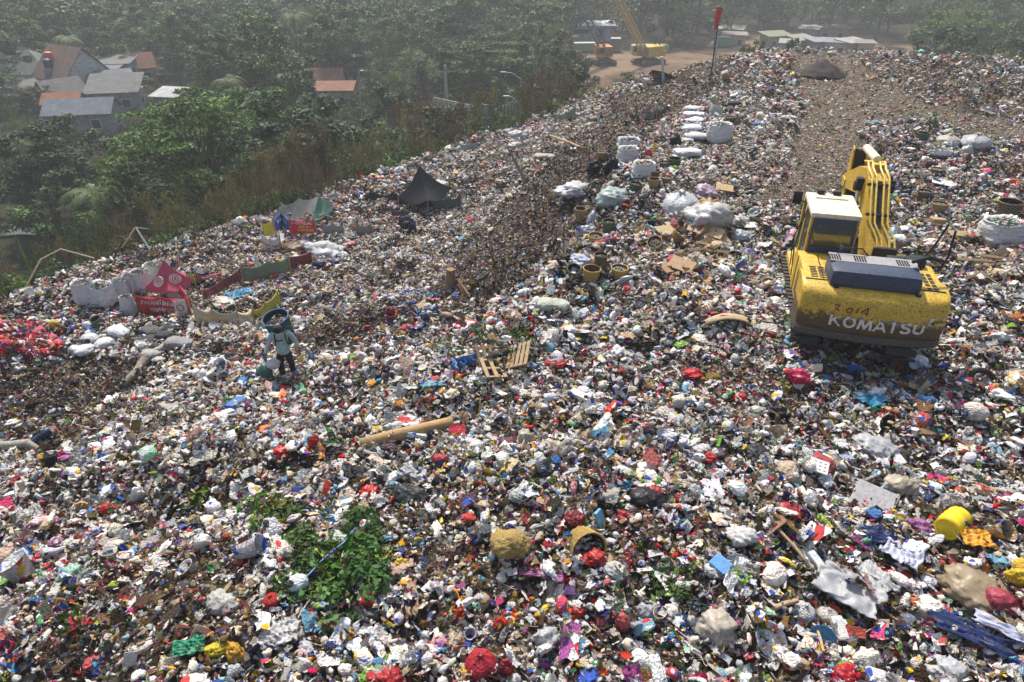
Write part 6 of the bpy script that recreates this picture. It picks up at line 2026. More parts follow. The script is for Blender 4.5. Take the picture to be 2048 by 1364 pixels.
R, ap, cs = tent(350, 588, 1.55, 1.3, 1.25, C_PNK, 'faded pink tent of old banners with round emblems, in front of the bulk bags')
mb = MB()
for a in (0, 1):
    c = (ap + cs[a] * 1.05 + cs[a + 1] * 1.05) / 3.1 + Vector((0, -.06, -.03))
    e1 = (cs[a + 1] - cs[a]).normalized(); e2 = (ap - (cs[a] + cs[a + 1]) / 2).normalized()
    for rr in (.17, .12, .06):
        mb.tube([c + (e1 * math.cos(q * .45) + e2 * math.sin(q * .45)) * rr for q in range(15)], .014, 4, False)
mb.build('emblem', TXW, R)
o = cloth_strip('banner', [gp(358, 590, .25), gp(388, 622, .05)], .30, C_PNK, 'pink banner strip sloping from the tent down to the red fence', 'banner', None, .05)
o = cloth_strip('banner', [gp(398, 568, .1), gp(445, 562, .1)], .14, C_PNK, 'narrow pink banner strip stretched right of the pink tent', 'banner', None, .05, text=[('KOPERASI', .12, .5, .5, TXW)])
# cream and maroon pen
cloth_strip('banner_fence', [gp(392, 640), gp(430, 652), gp(480, 655), gp(512, 648)], .50, C_CRM, 'cream banner curving round the front of the picker camp', 'banner', None, .14, text=[('ROKOK', .22, .35, .5, TXY), ('SPESIAL', .18, .68, .4, TXW)])
cloth_strip('banner_fence', [gp(510, 650), gp(535, 636), gp(562, 606)], .46, C_OLV, 'yellow green banner with blue patch at the right end of the cream one', 'banner', None, .10, text=[('MIE', .22, .12, .5, TXB)])
cloth_strip('banner_fence', [gp(410, 610, .1), gp(450, 588, .15), gp(486, 562, .1)], .34, C_MAR, 'dark maroon banner running diagonally through the camp', 'banner', None, .08)
cloth_strip('banner_fence', [gp(488, 566), gp(540, 556), gp(582, 545)], .55, C_GRN, 'olive net fence with red edge behind the camp', 'banner', None, .10)
cloth_strip('banner_fence', [gp(582, 540), gp(625, 528)], .42, C_MAR, 'maroon banner at the upper right corner of the camp', 'banner', None, .05)
cloth_strip('banner_fence', [gp(372, 575, .1), gp(395, 572, .1)], .28, C_OLV, 'small yellow banner under the right side of the pink tent', 'banner', None, .05)
put('rag', 480, 596, 50, 20, (.03, .25, .45), 30, 'plastic_sheet', 'turquoise sheet along the inside of the maroon banner', 'plastic sheet')
for (u, v, lb) in [(503, 535, 'orange red bag left of another, at the olive net fence'), (537, 540, 'orange red bag right of its twin at the olive net fence'), (552, 556, 'orange red streamer hanging on the olive net fence')]:
    put('crumple', u, v, 14, 12, (.62, .07, .03), 0, 'carrier_bag', lb, 'bag')
put('crumple', 400, 548, 30, 12, (.03, .04, .07), 0, 'rubbish_bag', 'dark bag just right of the pink tent', 'rubbish bag')
put('crumple', 445, 606, 44, 14, (.62, .60, .50), 0, 'rubbish_bag', 'pale bag inside the cream banner pen', 'rubbish bag')
# banner pen on the upper terrace
cloth_strip('banner', [gp(530, 480, .1), gp(550, 474, .1)], .50, C_YEL, 'short yellow banner at the left of the upper pen', 'banner', None, .06)
cloth_strip('banner', [gp(552, 472, .1), gp(568, 462, .25), gp(583, 470, .1)], .50, C_BLU, 'blue and white banner between the yellow and the red one', 'banner', None, .03, text=[('BANK', .2, .3, .6, TXW), ('RAYA', .2, .8, .6, TXW)])
cloth_strip('banner', [gp(583, 472, .1), gp(612, 474, .1), gp(634, 472, .1)], .55, cloth((.60, .012, .04)), 'bright red banner with orange and white lettering in the upper pen', 'banner', None, .06, text=[('RUKO DIJUAL', .15, .5, .78, TXW), ('MURAH', .15, .62, .5, TXY), ('HUBUNGI', .16, .62, .24, TXY)])
cloth_strip('banner', [gp(527, 494), gp(545, 504), gp(563, 500)], .55, C_WHT, 'white banner with dark red lettering at the front of the upper pen', 'banner', None, .12, text=[('PERUMAHAN', .17, .5, .38, TXR), ('ASRI', .1, .5, .12, TXB)])
put('sack', 606, 488, 34, 12, (.20, .20, .24), 5, 'sack', 'grey sack lying inside the upper pen under the red banner', 'sack')
put('crumple', 587, 484, 14, 8, (.45, .02, .02), 5, 'tub', 'small red tub inside the upper pen', 'tub')
put('crumple', 588, 505, 60, 22, (.13, .08, .045), 5, 'brushwood', 'brown heap of brushwood in front of the upper pen', 'brushwood')
put('crumple', 315, 606, 54, 18, (.18, .11, .05), 5, 'brushwood', 'brown heap of brushwood behind the long red banner', 'brushwood')
for (u, v, w, lb) in [(640, 532, 20, 'left of the two navy rags below the big clear bag'), (675, 530, 26, 'right of the two navy rags below the big clear bag')]:
    put('crumple', u, v, w, 14, (.015, .04, .16), 0, 'rag', lb, 'rag')
put('crumple', 700, 492, 28, 12, (.40, .06, .10), 0, 'rag', 'dusty pink rags right of the biggest clear bag', 'rag')
put('crumple', 697, 474, 44, 10, (.04, .04, .045), 0, 'rubbish_bag', 'dark bag behind the dusty pink rags', 'rubbish bag')


# grey and green canopy
def canopy(pts_uv, hts, mats, label, sag=.35, poles=True):
    P = [gp(u, v) for u, v in pts_uv]
    base = P[0]
    R = empty('canopy', base, label=label, cat='canopy')
    n = 10
    k = len(P) // 2
    top = [p - base + Vector((0, 0, h)) for p, h in zip(P, hts)]
    for s in range(k - 1):
        a, b, c, d = top[s], top[s + 1], top[k + s], top[k + s + 1]
        vs, fs = [], []
        for i in range(n + 1):
            for j in range(n + 1):
                t, q = i / n, j / n
                p = a.lerp(b, t).lerp(c.lerp(d, t), q)
                vs.append(tuple(p + Vector((0, 0, -sag * math.sin(math.pi * t) * (.35 + .65 * math.sin(math.pi * q))))))
        for i in range(n):
            for j in range(n):
                fs.append((i * (n + 1) + j, (i + 1) * (n + 1) + j, (i + 1) * (n + 1) + j + 1, i * (n + 1) + j + 1))
        me = bpy.data.meshes.new('cloth'); me.from_pydata(vs, [], fs); me.materials.append(mats[s % len(mats)])
        o = obj('cloth', me, parent=R); o.modifiers.new('thickness', 'SOLIDIFY').thickness = .012
    if poles:
        for p in top:
            MB().tube([(p.x, p.y, -.1), (p.x, p.y, p.z + .06)], .022, 6).build('pole', WOOD, R)
    return R


canopy([(548, 452), (590, 456), (624, 456), (668, 440), (565, 428), (602, 424), (642, 422), (658, 424)], [.25, .2, .25, .5, .45, .6, .7, .6], [C_GRY, cloth((.10, .11, .12)), C_TEAL], 'grey and dark green tarpaulin canopy on poles over the terrace', .3)
R, ap, cs = tent(850, 410, 2.4, 2.4, 1.85, C_BLK, 'black pyramid tent pitched over dark bags on the terrace')
cloth_strip('tarpaulin', [gp(706, 406), gp(745, 402), gp(790, 404), gp(822, 412), (gp(866, 416))], .42, C_BLK, 'low black tarpaulin fence running left of the black tent', 'tarpaulin', None, .2)
cloth_strip('tarpaulin', [gp(866, 416), gp(895, 418), gp(922, 412)], .55, C_GRY, 'grey net tarpaulin fence right of the black tent', 'tarpaulin', None, .25)
cloth_strip('tarpaulin', [gp(782, 432), gp(808, 436), gp(832, 428)], .40, C_GRY, 'short grey tarpaulin in front of the black tent', 'tarpaulin', None, .2)
cloth_strip('tarpaulin', [gp(714, 470), gp(742, 470)], .45, cloth((.25, .23, .2)), 'brownish tarpaulin piece between two poles below the tent', 'tarpaulin', None, .15)
cloth_strip('tarpaulin', [gp(646, 468), gp(668, 466), gp(686, 466)], .45, cloth((.24, .25, .24)), 'pale grey net fan right of the bright red banner', 'tarpaulin', None, .2)
cloth_strip('tarpaulin', [gp(1290, 240), gp(1312, 242), gp(1330, 234)], .55, C_BLK, 'small black tarpaulin screen on the ridge', 'tarpaulin', None, .2)
cloth_strip('tarpaulin', [gp(910, 298), gp(935, 306), gp(955, 300)], .45, cloth((.30, .32, .30)), 'pale tarpaulin on sticks at the top of the terrace', 'tarpaulin', None, .15)
cloth_strip('tarpaulin', [gp(1108, 248), gp(1130, 244), gp(1150, 232)], .5, cloth((.22, .26, .22)), 'green grey tarpaulin hut near the berm', 'tarpaulin', None, .1)
put('crumple', 718, 390, 18, 12, (.03, .15, .5), 0, 'rag', 'blue rag beside the small tree on the terrace', 'rag')
put('crumple', 815, 458, 34, 30, (.03, .03, .06), 0, 'rubbish_bag', 'dark rags on a stake in front of the black tent', 'rag')

# gravel pile on the far track
v, f = ico(4)
p = v.copy(); k = p[:, 2] > -.2; p = p[k.nonzero()[0]] if False else p
rr = np.hypot(p[:, 0], p[:, 1])
z = np.where(p[:, 2] > 0, np.maximum(0, 1 - rr) * .9 + .10 * n3(p * np.array([1, 1, .3]), 5, 2) + .05 * n3(p, 16, 3), -.1)
g, mp = where(1642, 148)
o = obj('gravel_pile', mesh_np('gravel_pile', np.stack([p[:, 0] * 1.5, p[:, 1] * 1.4, z * 1.0], 1), f, mat('dark gravel', (.05, .04, .038), .95, scale=3, bump=1., bscale=20)), g)
tag(o, 'cone of dark gravel tipped on the far end of the track', 'gravel pile')
# ---------------------------------------------------------------- trees
def leaf_mat(name, c1, c2):
    m, nt, b = newmat(name)
    at = N(nt, 'Attribute', attribute_name='leaf')
    oi = N(nt, 'ObjectInfo')
    sp = N(nt, 'SeparateColor'); nt.links.new(at.outputs['Color'], sp.inputs[0])
    c = ramp(nt, sp.outputs[0], [(0, c1), (.8, c2), (1, tuple(min(1, x * 1.5) for x in c2))])
    hs = N(nt, 'HueSaturation')
    r1 = N(nt, 'MapRange'); r1.inputs[3].default_value = .47; r1.inputs[4].default_value = .52
    nt.links.new(oi.outputs['Random'], r1.inputs[0]); nt.links.new(r1.outputs[0], hs.inputs['Hue'])
    r2 = N(nt, 'MapRange'); r2.inputs[3].default_value = .75; r2.inputs[4].default_value = 1.25
    nt.links.new(oi.outputs['Random'], r2.inputs[0]); nt.links.new(r2.outputs[0], hs.inputs['Value'])
    nt.links.new(c, hs.inputs['Color'])
    nt.links.new(hs.outputs[0], b.inputs['Base Color'])
    b.inputs['Roughness'].default_value = .6
    b.inputs['Specular IOR Level'].default_value = .25
    out = [n for n in nt.nodes if n.type == 'OUTPUT_MATERIAL'][0]
    tl = N(nt, 'BsdfTranslucent'); nt.links.new(hs.outputs[0], tl.inputs[0])
    ms = N(nt, 'MixShader'); ms.inputs[0].default_value = .3
    nt.links.new(b.outputs[0], ms.inputs[1]); nt.links.new(tl.outputs[0], ms.inputs[2])
    nt.links.new(ms.outputs[0], out.inputs[0])
    return m


L_DARK = leaf_mat('dark foliage', (.010, .022, .010), (.045, .080, .026))
L_MID = leaf_mat('mid foliage', (.012, .028, .007), (.075, .135, .025))
L_BRT = leaf_mat('bright foliage', (.012, .032, .006), (.095, .165, .026))
L_BAM = leaf_mat('bamboo foliage', (.08, .10, .035), (.17, .20, .07))
L_DRY = leaf_mat('dry brown foliage', (.05, .038, .018), (.15, .115, .06))
L_PALM = leaf_mat('palm foliage', (.05, .08, .025), (.12, .17, .05))
BARK = mat('bark', (.14, .11, .08), .9, scale=3, bump=.8, dirtamt=.3)


def leaves(centres, radii, per, size, seed, flat=1.0, up=.5, aspect=.55, name='crown', m=None, droop=0.):
    """leaf-sized faces scattered over clumps; lighter values towards the leaves' own random tone"""
    r = np.random.default_rng(seed)
    V, F, Cc = [], [], []
    k = 0
    for c, rad in zip(centres, radii):
        n = int(per * r.uniform(.7, 1.3))
        d = r.normal(size=(n, 3)); d /= np.linalg.norm(d, axis=1)[:, None]
        d[:, 2] = np.abs(d[:, 2]) * np.where(r.random(n) < .8, 1, -1) * 1.0
        q = r.uniform(.35, 1.0, n) ** .6
        p = np.asarray(c) + d * q[:, None] * np.array([rad, rad, rad * flat])
        nn = d * (1 - up) + np.array([0, 0, up]) + r.normal(0, .45, (n, 3))
        nn /= np.linalg.norm(nn, axis=1)[:, None]
        t = np.cross(nn, r.normal(size=(n, 3))); t /= np.linalg.norm(t, axis=1)[:, None] + 1e-6
        t[:, 2] -= droop; 
        bb = np.cross(nn, t)
        s = size * r.uniform(.6, 1.4, n)[:, None]
        a_ = p - t * s; b_ = p + bb * s * aspect; c_ = p + t * s; d_ = p - bb * s * aspect
        V.append(np.stack([a_, b_, c_, d_], 1).reshape(-1, 3))
        F.append(np.arange(4 * n).reshape(-1, 4) + k); k += 4 * n
        tone = np.clip(r.normal(.45, .22, n) + r.normal(0, .14), 0, 1)
        Cc.append(np.repeat(tone, 4))
    V = np.vstack(V); F = np.vstack(F); Cc = np.concatenate(Cc)
    me = mesh_np(name, V, F, m)
    a = me.attributes.new('leaf', 'FLOAT_COLOR', 'POINT')
    a.data.foreach_set('color', np.stack([Cc, Cc, Cc, np.ones_like(Cc)], 1).astype(np.float32).ravel())
    return me


def limbs(trunk_h, r0, ends, seed, lean=.0, name='trunk'):
    mb = MB(); r_ = random.Random(seed)
    top = Vector((lean * trunk_h, 0, trunk_h))
    mb.tube([(0, 0, -.6), (lean * trunk_h * .3, .02, trunk_h * .5), tuple(top)], [r0 * 1.3, r0, r0 * .75], 8)
    for e in ends:
        e = Vector(e)
        s = top * r_.uniform(.75, 1.0)
        mid = s.lerp(e, .5) + Vector((0, 0, .08 * (e - s).length))
        mb.tube([tuple(s), tuple(mid), tuple(e)], [r0 * .45, r0 * .25, r0 * .08], 5, False)
    me = bpy.data.meshes.new(name); me.from_pydata(mb.v, [], mb.f); me.materials.append(BARK)
    me.polygons.foreach_set('use_smooth', [True] * len(me.polygons))
    return me


KINDS_T = {}


def make_kind(key, variants, fn):
    KINDS_T[key] = [fn(s) for s in range(variants)]


def broad(seed, m, H=10., W=4.2, clumps=26, per=150, size=.17, base=.35, flat=.75):
    r = np.random.default_rng(seed * 7 + 3)
    cs, rs = [], []
    for k in range(clumps):
        a = r.uniform(0, 6.28); q = math.sqrt(r.random()) * W * .85; zz = r.uniform(base, 1) * H
        w_ = math.sqrt(max(.05, 1 - ((zz / H - .62) / .42) ** 2)) * (1 + .25 * r.normal())
        cs.append((q * w_ * math.cos(a) * (1 + .15 * math.sin(seed)), q * w_ * math.sin(a), zz - .6)); rs.append(r.uniform(.6, 1.2) * W / 4.2)
    cr = leaves(cs, rs, per, size, seed, flat, .45, .55, 'crown', m)
    tr = limbs(H * .45, .17, cs[::2], seed, r.uniform(-.08, .08))
    return cr, tr


make_kind('dark', 4, lambda s: broad(s + 1, L_DARK, 10, 4.0, 30, 190, .15))
make_kind('mid', 5, lambda s: broad(s + 11, L_MID, 10, 4.3, 26, 170, .17, .3))
make_kind('bright', 3, lambda s: broad(s + 21, L_BRT, 9, 3.8, 22, 170, .17, .35, .6))


def bamboo(seed, m=None, H=9., W=2.8):
    r = np.random.default_rng(seed + 40)
    cs, rs = [], []
    ends = []
    for k in range(26):
        a = r.uniform(0, 6.28); q = r.uniform(.2, 1) * W; h = r.uniform(.35, 1) * H
        cs.append((q * math.cos(a) * (.5 + .5 * h / H), q * math.sin(a) * (.5 + .5 * h / H), h)); rs.append(r.uniform(.5, .95)); ends.append(cs[-1])
    cr = leaves(cs, rs, 150, .16, seed, 1.5, .1, .22, 'crown', m or L_BAM, .5)
    mb = MB()
    for e in ends[:16]:
        mb.tube([(e[0] * .2, e[1] * .2, -.5), (e[0] * .5, e[1] * .5, e[2] * .6), e], [.05, .04, .015], 5, False)
    me = bpy.data.meshes.new('stems'); me.from_pydata(mb.v, [], mb.f); me.materials.append(BARK)
    return cr, me


make_kind('bamboo', 3, lambda s: bamboo(s))


def reeds(seed, H=3.2, W=1.5, m=None):
    """thin upright brown shrub: many wisps"""
    r = np.random.default_rng(seed + 60)
    cs, rs, ends = [], [], []
    for k in range(22):
        a = r.uniform(0, 6.28); q = math.sqrt(r.random()) * W; h = r.uniform(.25, 1) * H
        cs.append((q * math.cos(a), q * math.sin(a), h)); rs.append(r.uniform(.22, .45)); ends.append(cs[-1])
    cr = leaves(cs, rs, 90, .09, seed, 2.2, .0, .18, 'foliage', m or L_DRY, -.6)
    mb = MB()
    for e in ends:
        mb.tube([(e[0] * .5, e[1] * .5, -.3), (e[0] * .8, e[1] * .8, e[2] * .6), (e[0], e[1], e[2] + .4)], [.025, .02, .006], 4, False)
    me = bpy.data.meshes.new('stems'); me.from_pydata(mb.v, [], mb.f); me.materials.append(mat('dry stems', (.24, .17, .09), .9))
    return cr, me


make_kind('reed', 3, lambda s: reeds(s))
make_kind('reedgreen', 2, lambda s: reeds(s + 5, 3.4, 1.5, leaf_mat('olive foliage', (.06, .06, .02), (.15, .14, .05))))
make_kind('bush', 3, lambda s: (leaves([(r_.uniform(-1, 1), r_.uniform(-1, 1), r_.uniform(.3, 1.6)) for r_ in [random.Random(s)] for _ in range(14)], [.55] * 14, 110, .10, s, .9, .4, .5, 'foliage', L_MID), limbs(.5, .05, [(.6, 0, 1.2), (-.5, .4, 1.3), (0, -.6, 1.1)], s, 0, 'stems')))


def palm_leafy(seed, fronds=16, L=3.2, H=7., m=None, rad=.16, upf=.5, wide=.16):
    r = random.Random(seed)
    V, F, T = [], [], []
    for k in range(fronds):
        a = 6.28 * k / fronds + r.uniform(-.2, .2); el = r.uniform(-.1, 1.1) * upf + .25
        p = Vector((0, 0, 0)); d = Vector((math.cos(a) * math.cos(el), math.sin(a) * math.cos(el), math.sin(el)))
        l_ = L * r.uniform(.8, 1.1); n = 14
        tone = r.uniform(.3, .9)
        for i in range(n):
            q = p + d * (l_ / n)
            side = d.cross(Vector((0, 0, 1))).normalized()
            wv = wide * l_ * math.sin(math.pi * (.12 + .85 * i / n))
            for s in (-1, 1):
                for jj in range(2):
                    o_ = p.lerp(q, jj * .5)
                    tip = o_ + side * s * wv + d * wv * .5 + Vector((0, 0, -wv * r.uniform(.2, .7)))
                    b = len(V)
                    V += [tuple(o_), tuple(o_ + d * (l_ / n) * .4), tuple(tip)]
                    F.append((b, b + 1, b + 2)); T += [tone] * 3
            p = q; d = (d + Vector((0, 0, -.16))).normalized()
    me = mesh_np('fronds', np.array(V) + np.array([0, 0, H]), np.array(F), m or L_PALM)
    at = me.attributes.new('leaf', 'FLOAT_COLOR', 'POINT')
    T = np.array(T); at.data.foreach_set('color', np.stack([T, T, T, np.ones_like(T)], 1).astype(np.float32).ravel())
    mb = MB().tube([(0, 0, -.6), (.15, 0, H * .5), (0, 0, H)], [rad * 1.4, rad, rad * .8], 8)
    tr = bpy.data.meshes.new('trunk'); tr.from_pydata(mb.v, [], mb.f); tr.materials.append(BARK)
    return me, tr


make_kind('palm', 2, lambda s: palm_leafy(s + 1))
make_kind('banana', 2, lambda s: palm_leafy(s + 11, 9, 2.0, 1.6, L_BRT, .14, 1.3, .14))


def umbrella_tree(seed, m, H=9.5, W=6.5, layers=84, per=300):
    """wide layered crown of flat leaf sheets on long bare limbs"""
    r = np.random.default_rng(seed)
    cs, ends = [], []
    for k in range(layers):
        a = r.uniform(0, 6.28); q = W * math.sqrt(r.uniform(.02, 1))
        zz = H * (1.0 - .30 * (q / W) ** 2) - abs(r.normal(0, 1.7))
        cs.append((q * math.cos(a), q * math.sin(a), zz)); ends.append((q * math.cos(a) * .9, q * math.sin(a) * .9, zz - .25))
    cr = leaves(cs, [r.uniform(.9, 1.7) for _ in cs], int(per * .62), .15, seed, .11, .85, .5, 'crown', m)
    return cr, limbs(H * .42, .22, ends, seed)


make_kind('umbrella', 1, lambda s: umbrella_tree(5, L_BRT))
make_kind('umbrella2', 1, lambda s: umbrella_tree(8, L_MID, 10, 6, 34, 260))

tree_names = {'dark': 'tree', 'mid': 'tree', 'bright': 'tree', 'bamboo': 'bamboo_clump', 'reed': 'dry_shrub', 'reedgreen': 'dry_shrub', 'bush': 'bush', 'palm': 'palm_tree', 'banana': 'banana_plant', 'umbrella': 'tree', 'umbrella2': 'tree'}
first_tree = {}


def plant(key, x, y, z, s, rz, label=None, group=None, sz=None, var=None):
    vs_ = KINDS_T[key]
    k = (var if var is not None else rnd.randrange(len(vs_))) % len(vs_)
    if (key, k) not in first_tree:
        R = empty(tree_names[key])
        cr, tr = vs_[k]
        obj(cr.name.split('.')[0], cr, parent=R); obj(tr.name.split('.')[0], tr, parent=R)
        first_tree[(key, k)] = R
    else:
        src = first_tree[(key, k)]
        R = src.copy(); COL.objects.link(R)
        for kx in ('group', 'label', 'category'):
            if kx in R: del R[kx]
        for ch in src.children:
            c = ch.copy(); COL.objects.link(c); c.parent = R
    R.location = (x, y, z); R.rotation_euler = (0, 0, rz)
    R.scale = (s, s, sz or s)
    tag(R, label, {'bamboo_clump': 'bamboo', 'dry_shrub': 'shrub', 'bush': 'bush', 'palm_tree': 'palm tree', 'banana_plant': 'banana plant'}.get(tree_names[key], 'tree'), group)
    return R


HTS = {'dark': 10, 'mid': 10, 'bright': 9, 'bamboo': 9.6, 'reed': 3.5, 'reedgreen': 3.7, 'bush': 2.1, 'palm': 8.6, 'banana': 3.3, 'umbrella': 9.8, 'umbrella2': 10.2}
WD = {'dark': 4.8, 'mid': 5.2, 'bright': 4.6, 'bamboo': 3.4, 'reed': 1.8, 'reedgreen': 1.8, 'bush': 1.5, 'palm': 3.2, 'banana': 1.8, 'umbrella': 7.5, 'umbrella2': 7}
taken = []


def hero(key, u, vtop, y, wpx, label, group=None, var=None):
    """tree whose crown tip is seen at (u, vtop), standing y metres ahead, crown wpx photo pixels wide"""
    x0 = 0; z = 0
    d = ray(u, vtop)
    t = y / d[1]
    x, zt = d[0] * t, CAMH + d[2] * t
    zb = terrain(x, y, False)[0]
    sz = max(.15, (zt - zb) / HTS[key])
    dep = y * FW[1] + (zt - CAMH) * FW[2]
    s = wpx * dep / FPX / 2 / WD[key] * 1.22
    taken.append((x, y, s * WD[key]))
    return plant(key, x, y, zb, s, (u * 13 % 628) / 100, label, group, sz, var)


TG = 'trees standing between the tip and the village'
hero('umbrella', 365, 172, 47, 345, 'wide spreading tree with flat bright green layers, largest at the left')
hero('mid', 90, 232, 56, 200, 'round leafy tree at the left edge in front of the long grey roof', TG, 0)
hero('dark', 10, 290, 50, 150, 'dark tree cut by the left edge, lower than its round neighbour', TG, 1)
hero('dark', 50, 168, 90, 110, 'dark rounded tree at the left edge between the green roof and the round leafy tree', TG, 2)
hero('mid', 500, 215, 58, 130, 'bright leaved tree right of the wide spreading one', TG, 1)
hero('bright', 530, 232, 62, 110, 'tree behind the brown scrub, right of the bright leaved one', TG, 0)
hero('dark', 785, 168, 66, 150, 'dense dark tree right of centre of the grove, with glossy round crown', TG, 0)
hero('dark', 700, 240, 60, 110, 'lower dark tree left of the dense glossy one', TG, 3)
hero('mid', 640, 235, 64, 120, 'green tree in front of the red tiled house', TG, 2)
hero('palm', 577, 128, 84, 110, 'dark coconut palm rising left of the red tiled house')
hero('umbrella2', 975, 62, 96, 200, 'tall light green tree beside the pale fence')
hero('mid', 1085, 46, 98, 160, 'tall dark green tree at the edge of the yard', TG, 3)
hero('dark', 1130, 85, 90, 110, 'tree right of the tall dark green one, its branches over the yard', TG, 1)
hero('dark', 1165, 108, 76, 90, 'small thin tree nearest the orange crane', TG, 2)
hero('mid', 1025, 110, 88, 130, 'tree below the tall light green one, above the teal door', TG, 4)
hero('mid', 930, 130, 94, 110, 'tree left of the teal door behind the pale fence', TG, 0)
hero('bamboo', 780, 108, 98, 90, 'feathery bamboo clump left of the pair', 'bamboo clumps behind the pale fence', 0)
hero('bamboo', 842, 98, 100, 90, 'feathery bamboo clump in the middle', 'bamboo clumps behind the pale fence', 1)
hero('bamboo', 885, 112, 102, 80, 'feathery bamboo clump nearest the pale fence', 'bamboo clumps behind the pale fence', 2)
hero('bright', 745, 62, 120, 120, 'pale green tree rising above the dense glossy one', TG, 1)
hero('mid', 475, 88, 118, 110, 'bushy tree above the wide spreading one', TG, 2)
hero('mid', 300, 128, 112, 110, 'bushy tree right of the pale two storey house', TG, 1)
hero('dark', 345, 110, 124, 90, 'dark tree behind the bushy one right of the houses', TG, 0)
hero('mid', 1960, 18, 84, 210, 'large leafy tree behind the right end of the tip', None, 1)
hero('mid', 1880, 62, 82, 120, 'lower leafy tree left of the large one at the right', None, 3)
hero('bright', 1515, 68, 90, 50, 'small pale tree beyond the skyline of the tip, left one', None, 0)
hero('bright', 1585, 72, 88, 50, 'small pale tree beyond the skyline of the tip, right one', None, 1)
hero('palm', 240, 262, 52, 80, 'palm with pale fronds below the long grey roof', None, 1)
hero('banana', 25, 232, 60, 50, 'banana plant with upright leaves at the left edge')
hero('banana', 45, 500, 30, 40, 'banana plant in the scrub at the lower left, left of another', None, 0)
hero('banana', 238, 484, 33, 40, 'banana plant in the scrub beside the fallen pipe', None, 1)
hero('palm', 175, 350, 44, 130, 'young palm with long arching fronds below the wide spreading tree', None, 0)
hero('bush', 685, 348, 38, 62, 'small green tree on the terrace left of the black tarpaulin fence', None, 0)
hero('bush', 820, 450, 32.5, 14, 'tiny green weed below the dark rags on a stake', None, 1)
hero('reed', 352, 452, 29.5, 76, 'rust brown dry shrub on the brink of the terrace', None, 0)
for o_ in list(COL.objects)[-3:]:
    pass
SG = 'brown scrub along the brink of the tip'
rs_ = random.Random(4)
shr = [(395, 420, 34), (425, 395, 35.5), (470, 350, 37), (520, 335, 39), (560, 300, 40), (590, 320, 41), (625, 310, 42.5), (660, 300, 44), (700, 285, 46), (735, 262, 47), (760, 300, 48), (800, 300, 50), (840, 290, 52), (870, 245, 54), (905, 225, 56), (935, 222, 60), (860, 215, 58), (300, 450, 34), (350, 420, 37), (250, 480, 33), (140, 470, 34), (100, 505, 32), (60, 540, 30), (20, 540, 29), (180, 510, 31), (610, 360, 39), (540, 372, 37), (480, 400, 35.5)]
WHR = ['beside the fallen pipe', 'below the wide spreading tree', 'behind the grey canopy', 'under the dense glossy tree', 'below the pale fence']
for i, (u, v, y) in enumerate(shr):
    g_ = 'at the foot of the ' + ('pale fence' if u > 830 else 'dense glossy tree' if u > 690 else 'green trees' if u > 500 else 'wide spreading tree' if u > 280 else 'left edge trees')
    hero('reed' if i % 3 else 'reedgreen', u, v, y, rs_.uniform(60, 90), 'thin brown scrub ' + g_, SG + ', ' + g_)
for i, (u, v, y) in enumerate([(30, 510, 31), (75, 470, 35), (120, 540, 30), (160, 460, 37), (215, 500, 33), (270, 440, 37), (300, 400, 42), (210, 420, 40), (360, 380, 40), (430, 330, 42), (140, 420, 42), (60, 560, 28.5), (330, 470, 33), (585, 270, 50), (640, 290, 50), (500, 300, 44)]):
    hero('bush', u, v, y, rs_.uniform(60, 95), 'green bush in the undergrowth below the brink of the tip', 'green bushes below the brink')

rr2 = random.Random(9)
bx_ = np.array([rr2.uniform(-48, 4) for _ in range(5000)]); by_ = np.array([rr2.uniform(22, 66) for _ in range(5000)])
be_ = edge_dist(bx_, by_); sel_ = []
for x, y, e in zip(bx_, by_, be_):
    if 1.2 < e < 8 and (x > -16 and rr2.random() < .6) and all((x - a) ** 2 + (y - b) ** 2 > 3.2 for a, b in sel_):
        sel_.append((x, y))
    if len(sel_) > 120:
        break
for i, (x, y) in enumerate(sel_):
    z = terrain(x, y, False)[0]
    u, v, d = proj(x, y, z)
    if not (-60 < u < 1150):
        continue
    g_ = 'below the pale fence' if u > 830 else 'below the dense glossy tree' if u > 690 else 'below the grey canopy' if u > 500 else 'below the wide spreading tree' if u > 250 else 'near the left edge'
    hh = rr2.uniform(.5, .9)
    plant('reed' if rr2.random() < .4 else 'reedgreen', x, y, z - .1, hh * .9, rr2.uniform(0, 6), 'slender olive brown scrub ' + g_, 'olive brown scrub, ' + g_, hh * 1.15)
# grove and far wood
PROT = [(0, 88, 292, 235, 112), (1150, 62, 1840, 168, 400), (612, 140, 712, 186, 115), (862, 182, 1062, 245, 95), (300, 175, 360, 196, 110)]


def blocked(x, y, zt, w_):
    u, v, d = proj(x, y, zt)
    hw = w_ / d * FPX
    ub, vb, _ = proj(x, y, zt - 9)
    for (a, b, c, e, dist) in PROT:
        if y < dist and u + hw * .8 > a and u - hw * .8 < c and v < e and vb > b:
            return True
    return False


